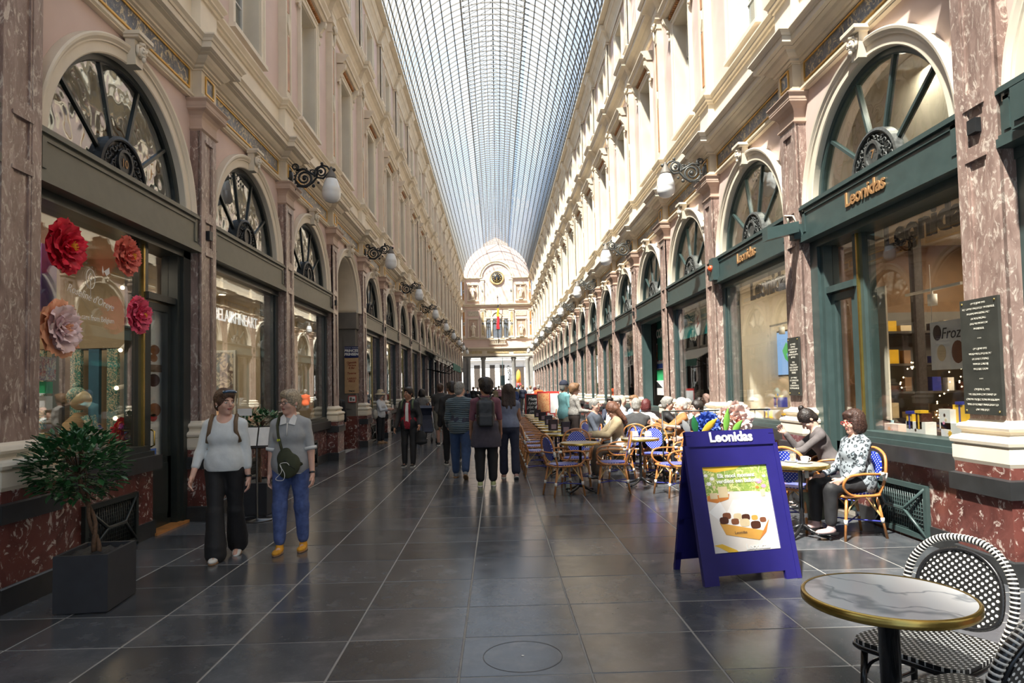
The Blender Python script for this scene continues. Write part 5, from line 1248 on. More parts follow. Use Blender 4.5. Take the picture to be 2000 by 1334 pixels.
def planter(lab, A_, B_, C_, H_, crown_c, crown_r, nleaf, seed, label2):
    ex = (B_-A_); ey = (C_-B_); w_ = ex.length; d_ = ey.length; yw = math.atan2(ex.y, ex.x); ce = A_+ex/2+ey/2
    t = thing('planter', lab, 'planter', (ce.x, ce.y, 0), yw)
    m = MB(); a, b = w_/2, d_/2; e = .025
    m.box(-a+.02, a-.02, -b+.02, b-.02, 0, .012)
    m.box(-a, a, -b, -b+e, .01, H_); m.box(-a, a, b-e, b, .01, H_); m.box(-a, -a+e, -b+e, b-e, .01, H_); m.box(a-e, a, -b+e, b-e, .01, H_); m.box(-a+e, a-e, -b+e, b-e, .01, .1); obj('pot', m, potm, t)
    rn = random.Random(seed); m = MB(); G = 12; pts = [((-a+e)+(2*(a-e))*i/(G-1), (-b+e)+(2*(b-e))*j/(G-1), H_-.035+rn.uniform(-.012, .02)) for i in range(G) for j in range(G)]
    m.add(pts, [(i*G+j, (i+1)*G+j, (i+1)*G+j+1, i*G+j+1) for i in range(G-1) for j in range(G-1)], True); obj('liner', m, soilm, t)
    tr = thing('laurel_tree', label2, 'plant', (ce.x, ce.y, H_-.03), yw)
    top = Vector(crown_c)-Vector((ce.x, ce.y, H_-.03)); top = Matrix.Rotation(-yw, 4, 'Z') @ top
    m = MB()
    for ph in (0, PI):
        m.tube([(top.x*t_**1.6+.018*math.cos(ph+9*t_), top.y*t_**1.6+.018*math.sin(ph+9*t_), top.z*t_*.92) for t_ in np.linspace(0, 1, 22)], [.018-.007*t_ for t_ in np.linspace(0, 1, 22)], 6)
    for k in range(14):
        a = rn.uniform(0, 2*PI); q = rn.uniform(.3, .8); m.tube([(top.x*.9, top.y*.9, top.z*.88), (top.x+crown_r[0]*.5*q*math.cos(a), top.y+crown_r[1]*.5*q*math.sin(a), top.z+rn.uniform(-.3, .5)*crown_r[2]), (top.x+crown_r[0]*q*math.cos(a), top.y+crown_r[1]*q*math.sin(a), top.z+rn.uniform(-.6, .8)*crown_r[2])], [.008, .006, .003], 4)
    obj('trunk', m, barkm, tr)
    rest = MB(); cnt = 0
    for k in range(nleaf):
        while True:
            v = Vector((rn.uniform(-1, 1), rn.uniform(-1, 1), rn.uniform(-1, 1)))
            if .35 < v.length < 1: break
        if v.length < .62 and rn.random() < .6: v = v.normalized()*rn.uniform(.65, 1)
        pos = top+Vector((v.x*crown_r[0], v.y*crown_r[1], v.z*crown_r[2]))
        d = Vector((v.x+rn.uniform(-.6, .6), v.y+rn.uniform(-.6, .6), v.z*.4+rn.uniform(-.2, .5))).normalized()
        q = d.to_track_quat('Y', 'Z').to_euler(); s = rn.uniform(.75, 1.35); li = 0 if rn.random() < .8 else 1
        near = (v.y < .35)
        if near and cnt < 290:
            put('leaf', LFM[li], tr, pos, q, None, (s, s, s)); cnt += 1
        else:
            i0 = len(rest.v); lm = leaf_mesh(.072, .019, None); rest.cur = li; rest.add(lm.v, lm.f, True); rest.xf(Matrix.Translation(pos) @ q.to_matrix().to_4x4() @ Matrix.Scale(s, 4), i0)
    obj('foliage', rest, [leafm, leafm2], tr, kind='stuff')
A_, B_, C_ = P(105, 1203), P(213, 1197), P(263, 1159)
H_ = on_y(213, 1083, B_.y).z
cc = on_y(143, 908, (A_.y+C_.y)/2+.05); cc.x += .03
planter('square dark grey planter with black liner on the left pavement', A_, B_, C_, H_, tuple(cc), (.34, .34, .29), 900, 4, 'laurel bush on a twisted stem growing from the near dark planter')
A_, B_, C_ = P(461, 1008), P(532, 1007), P(548, 990)
cc = on_y(508, 826, (A_.y+C_.y)/2)
planter('dark grey planter standing behind the two walking women', A_, B_, C_, on_y(480, 944, A_.y).z, tuple(cc), (.34, .3, .17), 260, 9, 'low laurel bush behind the menu stand')
# menu stand
q = P(502, 1016); t = thing('menu_stand', 'metal menu stand with open white pages in front of the second planter', 'stand', (q.x, q.y, 0), .1)
m = MB(); m.lathe([(0, 0), (.2, 0), (.19, .015), (.02, .02), (.014, .03), (.014, .9), (0, .92)], 16); obj('pole', m, blackp, t)
m = MB(); m.box(-.24, .24, -.02, 0, 0, .03); m.box(-.24, .24, -.005, .005, 0, .30); m.xf(Matrix.Translation((0, 0, .9)) @ Matrix.Rotation(R(-25), 4, 'X')); obj('holder', m, blackp, t)
for s, a_ in ((-1, .05), (1, -.05)):
    m = MB(); m.box(min(.01*s, .22*s), max(.01*s, .22*s), -.012, -.006, .02, .28); m.xf(Matrix.Translation((0, 0, .9)) @ Matrix.Rotation(R(-25), 4, 'X') @ Matrix.Rotation(a_, 4, 'Z')); obj('page', m, napk, t)
q2 = on_y(478, 805, q.y+.1); t2 = tag(obj('price_card', MB().box(-.09, .09, -.004, .004, -.045, .045).tube([(0, .01, -.045), (0, .01, -.6)], .004, 4), napk, None, q2), 'small white card on a rod beside the menu stand', 'card')

# ------------------------------------------------------------------ giant paper flowers on the left shop window
def giant(lab, px_, py_, r_, mt, mth, mt2=None, X=-4.0, seed=0, heart=.2, at=None, rot=PI/2, nm='paper_peony'):
    c_ = at or on_x(px_, py_, X); f = thing(nm, lab, 'flower', tuple(c_), rot)
    rn = random.Random(seed)
    for ring_, (rr, n2, lift) in enumerate(((r_, 9, .25), (r_*.85, 8, .5), (r_*.62, 7, .85), (r_*.42, 6, 1.25))):
        for k in range(n2):
            a = 2*PI*k/n2+ring_*.37+rn.uniform(-.12, .12); m = MB(); G = 7; pts = []
            s = rr*(.60 if ring_ < 2 else .55)
            for i in range(G):
                for j in range(G):
                    u_, v_ = i/(G-1), (j/(G-1)-.5)*2; wd = s*(math.sin(PI*(u_*.72+.14)))
                    rp = .012*math.sin(v_*9+k*2)*u_+rn.uniform(-.004, .004)
                    yy_ = -(u_**1.3)*rr*math.sin(lift)*.75+.035*v_*v_*u_-.02*ring_+rp-(.02*(u_ > .8)*(rn.random()))
                    zz_ = rr*u_*math.cos(lift*.8)*(1-.10*abs(math.sin(v_*4+k)))
                    pts.append((v_*wd, yy_, zz_+.01))
            m.add(pts, [(i*G+j, i*G+j+1, (i+1)*G+j+1, (i+1)*G+j) for i in range(G-1) for j in range(G-1)], True); m.xf(Matrix.Rotation(a, 4, 'Y'))
            obj('petal', m, (mt2 if (mt2 and ring_ < 1) else mt), f)
    m = MB(); 
    for k in range(26):
        a = rn.uniform(0, 6.28); q = rn.uniform(0, r_*heart); m.tube([(0, -.03, 0), (q*math.cos(a), -.05-r_*.28, q*math.sin(a))], .006, 4)
    obj('stamens', m, mth, f, kind='stuff'); return f
fr_ = plain('red_petal', (.74, .012, .045), .6, var=.25); fc_ = plain('coral_petal', (.88, .20, .15), .6, var=.2); fp_ = plain('deep_pink_petal', (.88, .10, .20), .6, var=.25); fw_ = plain('pale_pink_petal', (.92, .70, .70), .6, var=.1); fo_ = plain('peach_petal', (.92, .45, .27), .6, var=.1); fy_ = plain('yellow_stamens', (.85, .38, .02), .6)
giant('large crimson paper peony at the upper left of the shop window', 121, 482, .27, fr_, fy_, seed=1)
giant('coral paper peony at the upper right of the shop window', 243, 500, .225, fc_, fy_, seed=2)
giant('deep pink paper peony on the right window edge', 266, 615, .22, fp_, fy_, seed=3)
giant('pale pink and peach paper peony at the left window edge', 110, 642, .28, fw_, fo_, fo_, seed=4)
giant('wide red paper peony lying at the foot of the shop window', 234, 856, .25, fr_, fy_, X=-4.32, seed=5)
def board_at(x, z, b=.15): return (mid.x+ux.x*x+n_.x*(topd+b), mid.y+ux.y*x+n_.y*(topd+b), z)
giant('blue paper rose on top of the sandwich board', 0, 0, .12, bluef, blued, seed=11, at=board_at(-.12, 1.24), rot=yaw, nm='paper_rose')
giant('large pale pink paper rose on top of the sandwich board', 0, 0, .18, blush, blushd, seed=12, at=board_at(.17, 1.27, .2), rot=yaw, nm='paper_rose', heart=.12)
t = thing('paper_butterfly', 'small white paper butterfly on the left shop window', 'butterfly', tuple(on_x(203, 530, -4.05)), PI/2)
for s in (-1, 1): m = MB(); m.add([(0, 0, 0), (s*.06, -.02, .05), (s*.07, -.02, -.01), (s*.03, -.01, -.045)], [(0, 1, 2, 3)]); obj('wing', m, whitel, t)
# shop display behind the near left window: torso dummy, spot lights, prints
def in_room(x, y, X): return on_x(x, y, X)
cb = in_room(155, 860, -4.75)
t = thing('display_dummy', 'display dummy with glass globe head, tan coat and teal patterned scarf in the window', 'mannequin', (cb.x, cb.y, 0), PI/2)
coatm = plain('tan_coat', (.34, .24, .12), .8, var=.15); scarf = marble('teal_scarf', (.06, .30, .28), (.03, .12, .14), (.70, .62, .45), (1, 1, 1), 12, .5, .56, .7, blob=1)
obj('stand', MB().lathe([(0, 0), (.2, 0), (.02, .03), (.02, .7), (0, .7)], 14), blackp, t)
obj('coat', MB().lathe([(.23, .62), (.21, .8), (.19, 1.0), (.21, 1.2), (.20, 1.32), (.09, 1.40), (.06, 1.42)], 20, sy=.62).tube([(-.2, 0, 1.3), (-.29, -.02, 1.1), (-.25, -.12, .9)], [.06, .055, .045], 8).tube([(.2, 0, 1.3), (.29, -.02, 1.1), (.2, -.15, .95)], [.06, .055, .045], 8), coatm, t)
obj('scarf', MB().tube([(-.07, -.09, 1.38), (-.06, -.14, 1.2), (-.05, -.15, .8)], [.05, .055, .06], 8, flat=.5).tube([(.07, -.09, 1.38), (.05, -.14, 1.2), (.06, -.15, .85)], [.05, .05, .06], 8, flat=.5), scarf, t)
obj('globe_head', MB().sphere((0, -.01, 1.56), .115, 18, 12), plain('globe', (.62, .55, .36), .2, coat=.5), t); obj('headscarf', MB().sphere((0, .03, 1.60), .118, 16, 10, (1, .9, .95)).sphere((.02, .05, 1.72), .045, 8, 6), scarf, t)
for i, (px_, py_) in enumerate(((240, 562), (236, 684), (228, 758), (226, 817))):
    c_ = on_x(px_, py_, -4.55); t = thing('spot_light', '%s of the four white tube spot lights in the left shop window' % ('topmost', 'second from the top', 'third from the top', 'lowest')[i], 'lamp', tuple(c_), 0, 'tube spot lights in the left shop window')
    m = MB(); m.tube([(0, 0, 0), (0, .17, .02 if i > 1 else .10)], .028, 12); obj('housing', m, white, t); obj('lens', MB().sphere((.0, -.008, 0), .024, 8, 6), warm, t)
obj('spot_rail', MB().tube([tuple(on_x(251, 520, -4.58)), tuple(on_x(248, 860, -4.58))], .012, 6), white, ROOT['L', 0]).matrix_parent_inverse = ROOT['L', 0].matrix_basis.inverted()
postw = marble('poster_print', (.30, .42, .62), (.6, .1, .08), (.85, .82, .75), (1, 1, 1), 9, .48, .54, .5, blob=1)
for px_, py_, w_, h_, mt, lab in ((92, 720, .14, .12, postw, 'red and blue picture print low in the left shop window'), (88, 757, .12, .06, plain('green_print', (.03, .35, .16), .5), 'green print below the picture print in the left shop window'), (90, 787, .1, .07, napk, 'grey and white leaflet in the left shop window'), (96, 545, .12, .35, plain('violet_print', (.10, .05, .22), .5), 'tall violet banner with pale bars at the left window edge')):
    c_ = on_x(px_, py_, -4.6); tag(obj('window_print', MB().box(-.01, 0, -w_, w_, -h_, h_), mt, None, tuple(c_)), lab, 'print')
# waffle panel behind the left shop door
c_ = ROOT['L', 0]; wp = MB().box(-.37, -.36, .66, 1.42, .86, 2.62); pnl = obj('menu_panel', wp, napk, c_)
waf = plain('waffle_brown', (.30, .11, .03), .6, var=.3); choc = plain('chocolate_brown', (.06, .02, .012), .4); strawb = plain('strawberry_red', (.55, .03, .04), .5)
for z, mt, r_ in ((2.15, waf, .10), (2.05, waf, .08), (1.78, choc, .13), (1.42, waf, .14), (1.33, strawb, .08)):
    obj('food_print', MB().prism([(1.06+.03*math.sin(z*9)+r_*math.cos(2*PI*k/14)*1.15, z+r_*.6*math.sin(2*PI*k/14)) for k in range(14)], 'x', -.36, -.356), mt, pnl)
obj('brown_band', MB().box(-.36, -.357, .66, 1.42, 1.88, 1.97), brownm, pnl)
t = tag(obj('price_notice', MB().box(-.283, -.28, .68, .84, 1.02, 1.22), napk, None, (XL, P1Y+BAY/2, 0)), 'white price notice stuck low on the left shop door', 'notice')
t = tag(obj('card_sticker', MB().box(-.284, -.281, .70, .96, .88, .97), plain('blue_sticker', (.05, .14, .45), .4), None, (XL, P1Y+BAY/2, 0)), 'blue card payment sticker under the price notice', 'sticker')
# ------------------------------------------------------------------ chocolate shop displays (right)
def rr(side, i, v, u, z):      # local window coords to world
    s = 1 if side == 'L' else -1; X = XL if side == 'L' else XR
    return (X+s*v, P1Y+BAY*(i+.5)+s*u, z)
boxw = plain('white_card_box', (.82, .80, .78), .4); yel = plain('yellow_box', (.78, .46, .03), .4); navyb = plain('navy_ribbon', (.03, .04, .28), .4)
WX = XR+.48
def dbox(lab, px_, pyb, w_, h_, mt, X=WX, d=.12, lid=None, deco=()):
    b_ = on_x(px_, pyb, X); t = thing('gift_box', lab, 'box', (X, b_.y, b_.z), PI)
    obj('carton', MB().box(-d, 0, -w_/2, w_/2, 0, h_), mt, t)
    if lid: obj('ribbon', MB().box(-d-.002, .003, -.012, .012, 0, h_+.002).box(-.08, .01, -.05, .05, h_, h_+.03), lid, t)
    rn = random.Random(int(px_))
    for (u, z, r_, m2) in deco: obj('printed_motif', MB().prism([(u*w_+r_*(1 if k % 2 else .6)*math.cos(PI*k/7), z*h_+r_*(1 if k % 2 else .6)*math.sin(PI*k/7)) for k in range(14)], 'x', .0005, .002), m2, t)
    return t
sh = on_x(1800, 880, WX); 
obj('display_ledge', MB().box(-1.0, -.46, -1.5, .9, .78, .93), offw, ROOT['R', 0]); obj('display_ledge', MB().box(-1.0, -.46, -1.5, 1.5, .78, .93), offw, ROOT['R', 1])
dbox('white carton with yellow and blue flower print, right in the chocolate shop window', 1862, 886, .34, .30, boxw, deco=((-.2, .35, .05, bluef), (.05, .3, .06, bluef), (-.1, .65, .035, yel), (.2, .5, .03, lf)))
dbox('white carton printed with chocolates in the middle of the chocolate shop window', 1790, 878, .34, .30, boxw, deco=((0, .7, .02, choc), (.1, .5, .02, crm), (-.08, .4, .02, choc), (.02, .25, .02, crm)))
dbox('card with red and violet flower print at the left end of the chocolate shop window', 1740, 872, .32, .26, plain('pale_pink_card', (.80, .58, .52), .5), deco=((-.2, .5, .05, bluef), (.1, .55, .06, fp_), (.25, .45, .05, fr_), (-.05, .75, .04, fo_)))
dbox('pale blue certificate leaning in the chocolate shop window', 1733, 848, .26, .17, plain('pale_blue_card', (.45, .68, .78), .5), X=WX+.12, d=.01)
dbox('small white box with printed chocolates on top of the right carton', 1846, 838, .17, .20, boxw, d=.06, deco=((0, .7, .02, choc), (.1, .45, .02, crm), (-.1, .3, .02, pinkp)))
dbox('yellow gift box with a violet ribbon beside the small white box', 1876, 838, .20, .24, yel, X=WX+.06, lid=navyb)
dbox('bag of chocolates tied with a yellow bow in the chocolate shop window', 1795, 838, .10, .17, choc, lid=yel); dbox('yellow and violet wrapped egg box next to the bag of chocolates', 1777, 837, .11, .16, yel, lid=navyb)
for px_, pyb, w_, h_, mt, lid, lab in ((1456, 782, .2, .2, boxw, None, 'white box with sunflower decal in the second chocolate shop window'), (1518, 795, .26, .16, navyb, yel, 'navy box with yellow ribbon and flowers in the second window'), (1494, 820, .09, .16, yel, navyb, 'slim yellow box with black bow low in the second window'), (1530, 822, .16, .09, navyb, yel, 'flat navy box with a yellow bow in the second window')):
    dbox(lab, px_, pyb, w_, h_, mt, X=XR+.6, lid=lid, deco=((-.1, 1.1, .05, yel), (.05, .9, .05, fp_), (.15, 1.2, .04, bluef)) if w_ > .18 else ())
# hanging frozen sign, shelves, lamps
c_ = on_x(1868, 672, XR+.75); t = thing('hanging_poster', 'hanging white poster with chocolates and the word Froze in the shop', 'poster', tuple(c_), PI)
obj('sheet', MB().box(-.005, 0, -.42, .42, -.26, .26), napk, t); text('poster_word', 'Frozen', .17, darkl, t, (.004, -.0, .12), (PI/2, 0, PI/2), .001, shear=.25)
for u, z, r_, mt in ((-.30, .14, .085, choc), (-.24, -.08, .09, crm), (.02, -.08, .12, brn2)): obj('chocolate_print', MB().prism([(u+r_*.8*math.cos(2*PI*k/16), z+r_*math.sin(2*PI*k/16)) for k in range(16)], 'x', .001, .003), mt, t)
obj('hanging_wire', MB().tube([(0, -.38, .26), (0, -.38, .9)], .003, 4).tube([(0, .38, .26), (0, .38, .9)], .003, 4), white, t)
R0 = ROOT['R', 0]
for z in (1.08, 1.42, 1.78, 2.2): obj('shelf', MB().box(-3.5, -.95, -1.70, -1.38, z, z+.03), darkin, R0)
obj('shelf_back', MB().box(-3.5, -.95, -1.70, -1.68, .9, 2.5), greyst, R0)
obj('counter', MB().box(-3.4, -1.3, -1.3, -.75, 0, .92).box(-3.45, -1.25, -1.35, -.7, .92, .97), beige, R0)
obj('glass_case', MB().box(-3.4, -1.3, -1.2, -.85, .97, 1.3), gl_clear, R0)
rn = random.Random(8)
for z in (1.11, 1.45, 1.81, 2.23):
    for k in range(13):
        w_ = rn.uniform(.07, .15); h_ = rn.uniform(.07, .2); mt = rn.choice([yel, boxw, crm, choc, brownm, choc, navyb, brownm])
        x_, y_, z_ = rr('R', 0, -1.1-k*.185, -1.5, z); t = tag(obj('stock_box', MB().box(-w_/2, w_/2, 0, .1, 0, h_), mt, None, (x_, y_, z_), PI), '%s box, %s from the window along the %s shelf of the chocolate shop' % ({yel: 'yellow', boxw: 'white', choc: 'dark brown', crm: 'cream', brownm: 'brown', navyb: 'navy'}[mt], ordw[k], {1.11: 'lowest', 1.45: 'second', 1.81: 'third', 2.23: 'top'}[z]), 'box', 'boxes on the back shelves of the right shop')
m = MB()
for k in range(60):
    a = k*.41; m.sphere((-1.15-.02*k+.05*math.sin(a*2), -1.33, 1.45+.35*math.sin(k*.23)+.05*math.cos(a*3)), .009, 5, 4)
obj('fairy_lights', m, warm, R0, kind='stuff')
obj('white_partition', MB().box(-.62, -.60, -1.36, -.66, 0, 2.72), offw, R0)
obj('dark_post', MB().box(-1.15, -1.05, -.9, -.8, 0, 3.4), darkin, R0)
L0_, L1_, L2_ = ROOT['L', 0], ROOT['L', 1], ROOT['L', 2]
obj('curtain', MB().box(-.95, -.6, 1.62, 1.69, .9, 3.3), offw, L0_); obj('wall_rail', MB().tube([(-1.0, 1.5, 2.2), (-2.8, 1.5, 2.2)], .015, 6), blackp, L0_)
for k in range(7):
    mt = [scarf, plain('hung_scarf_%d' % k, [(.35, .05, .08), (.05, .15, .25), (.5, .35, .1), (.1, .1, .1), (.12, .2, .1), (.4, .2, .25), (.2, .15, .3)][k], .8)][k % 2]
    obj('hung_scarf', MB().box(-1.15-k*.23, -1.02-k*.23, 1.46, 1.52, 1.1+.1*(k % 3), 2.2), mt, L0_)
for r_, v0, v1, z0, z1, nm in ((L1_, -1.0, -2.3, .95, 2.35, 'wall_painting'), (L2_, -1.0, -2.0, 1.1, 2.3, 'wall_painting')):
    f = obj('painting_frame', MB().box(v1-.04, v0+.04, 1.64, 1.70, z0-.04, z1+.04), white, r_); obj(nm, MB().box(v1, v0, 1.625, 1.64, z0, z1), marble(nm+'_print', (.35, .40, .45), (.15, .10, .08), (.80, .72, .60), (1, 1, 1), 2.5, .48, .56, .6, blob=1), f)
def track(px_, py_, X, lab, side):
    c_ = on_x(px_, py_, X); t = thing('track_lamp', lab, 'lamp', tuple(c_))
    obj('housing', MB().lathe([(.05, -.07), (.05, .06), (0, .06)], 18), white, t); obj('lens', MB().lathe([(0, -.065), (.045, -.066), (.045, -.06)], 16), warm, t); obj('track', MB().box(-.015, .015, -.5, .5, .10, .13).tube([(0, 0, .05), (0, 0, .11)], .01, 6), white, t)
track(1821, 585, XR+1.0, 'white cylinder lamp on a ceiling track in the chocolate shop', 0); track(1762, 640, XR+2.2, 'smaller white cylinder lamp deeper inside the chocolate shop', 0); track(1527, 645, XR+1.0, 'white track lamp in the second chocolate shop window', 0)
c_ = on_x(1531, 690, XR+1.2); t = thing('wall_screen', 'tall black-framed screen showing a blue sky and leaf in the second window', 'screen', tuple(c_), PI)
obj('bezel', MB().box(-.04, 0, -.33, .33, -.42, .42), blackp, t); obj('screen', MB().box(.0, .002, -.30, .30, -.39, .39), emis('screen_blue', (.25, .45, .8), .8), t); obj('leaf_graphic', MB().prism([(-.05, .05), (.12, .2), (.28, .05), (.12, -.02), (.25, -.2), (.05, -.1)], 'x', .003, .004), emis('screen_leaf', (.08, .45, .12), .8), t)
# teal cafe window (bay 2) and open counter (bay 3)
teal = plain('teal_cloth', (.01, .20, .19), .7)
R2, R3, R4 = ROOT['R', 2], ROOT['R', 3], ROOT['R', 4]
obj('window_banner', MB().box(-.236, -.23, -1.37, 1.37, 2.62, 3.15), teal, R2)
for u in (-1.12, .2):
    o = obj('round_emblem', MB().prism([(u+.23*math.cos(2*PI*k/24), 2.92+.30*math.sin(2*PI*k/24)) for k in range(24)], 'x', -.2295, -.227), whitel, R2)
    obj('emblem_print', MB().tube([(-.226, u-.08, 2.8), (-.226, u+.05, 2.88), (-.226, u-.04, 2.96), (-.226, u+.08, 3.04)], .012, 4), redp, o)
obj('window_banner', MB().box(-.30, -.29, -1.37, 1.37, 2.55, 2.95), teal, R4); wtext(R4, 'WOLF', .28, whitel, -.28, -.7, 3.08, 'window_lettering')
obj('sign_fascia', MB().box(-.9, -.6, -1.5, 1.5, 2.3, 3.4), gaw, R3)
def at3(x, y, v): q = on_x(x, y, XR-v); return -(q.y-P1Y-BAY*3.5), q.z
u_, z_ = at3(1280, 655, -.6); wtext(R3, 'COFFEE', .34, whitel, -.59, u_+.75, z_, 'fascia_lettering', bold=.01); obj('red_emblem', MB().prism([(u_-.32+.12*math.cos(2*PI*k/16), z_+.14*math.sin(2*PI*k/16)) for k in range(16)], 'x', -.6, -.58), redp, R3)
obj('brown_pillar', MB().box(-1.1, -1.0, -1.6, -.9, 0, 2.3), brownm, R3)
for px0, py0, px1, py1, v0, mt, lab in ((1264, 676, 1296, 720, -.62, postw, 'red and white striped poster with an orange bird picture in the open shop'), (1277, 724, 1296, 746, -.60, plain('green_card', (.04, .4, .15), .5), 'green card poster under the striped poster'), (1272, 744, 1296, 772, -.58, boxw, 'white poster with a dark mountain drawing under the green card')):
    (ua, za), (ub, zb_) = at3(px0, py0, v0), at3(px1, py1, v0); w_, h_ = abs(ub-ua), abs(za-zb_)
    x_, y_, z_ = rr('R', 3, v0, (ua+ub)/2, min(za, zb_)); t = thing('shop_poster', lab, 'poster', (x_, y_, z_), PI); obj('sheet', MB().box(-.02, 0, -w_/2, w_/2, 0, h_), boxw if mt is postw else mt, t)
    if mt is postw:
        for k in range(5): obj('red_stripe', MB().box(.0, .002, -w_/2+w_*(.06+.19*k), -w_/2+w_*(.15+.19*k), h_*.3, h_*.95), redp, t)
        obj('bird_print', MB().prism([(w_*a, h_*b) for a, b in ((-.15, .4), (.08, .36), (.2, .5), (.1, .72), (-.08, .85), (-.04, .62))], 'x', .003, .005), org, t); obj('blue_band', MB().box(0, .002, -w_/2+.02, w_/2-.02, .02, h_*.2), bluef, t)
    if mt is boxw: obj('mountain_print', MB().prism([(-w_*.45, h_*.5), (-.0, h_*.95), (w_*.45, h_*.5)], 'x', .001, .003), blackst, t)
obj('shop_counter', MB().box(-.9, -.47, -1.3, 1.2, 0, .95), boxw, R3)
# shop lamps and an added mezzanine fill
def area(nm, side, i, v, u, z, size, pw_, col=(1, .84, .62)):
    l = bpy.data.lights.new(nm, 'AREA'); l.energy = pw_; l.size = size; l.color = col; o = bpy.data.objects.new(nm, l); C.objects.link(o); o.location = rr(side, i, v, u, z); return o
area('shop_light', 'L', 0, -1.5, -.2, 3.3, 1.6, 26); area('shop_light', 'L', 1, -1.5, 0, 3.3, 1.6, 34); area('shop_light', 'L', 2, -1.5, 0, 3.3, 1.4, 26)
area('shop_light', 'R', 0, -2.2, 0, 3.3, 1.6, 70); area('shop_light', 'R', 1, -1.3, 0, 3.3, 1.6, 60, (1, .88, .68)); area('shop_light', 'R', 2, -1.5, 0, 3.3, 1.2, 5); area('shop_light', 'R', 3, -1.6, 0, 2.4, 1.2, 8)
for i in (0, 1, 2): area('mezzanine_fill', 'R', i, -.66, 0, 5.1, .3, 9, (1, .93, .8))  # added fill that brightens the right fanlights, no lamp known there
# painting in the gallery window, ceiling spots
x_, y_, z_ = rr('L', 1, -2.9, .1, 1.6); t = thing('easel_painting', 'pale abstract painting standing inside the gallery window', 'painting', (x_, y_, z_)); obj('canvas', MB().box(0, .04, -.5, .5, -.7, .6), marble('abstract_print', (.5, .45, .38), (.3, .35, .42), (.85, .8, .72), (1, 1, 1), 2, .5, .6, .6, blob=1), t); obj('frame', MB().box(-.01, .03, -.54, .54, -.74, .64), white, t)
for i, u in ((1, .9), (2, .8)):
    x_, y_, z_ = rr('L', i, -.9, u, 3.3); t = thing('ceiling_spot', 'lit ceiling spot inside the %s left window' % ('gallery' if i == 1 else 'third'), 'lamp', (x_, y_, z_)); obj('ring', MB().lathe([(.07, 0), (.07, .05), (0, .05)], 16), white, t); obj('lens', MB().lathe([(0, -.002), (.055, -.003), (.055, .0)], 14), warm, t)
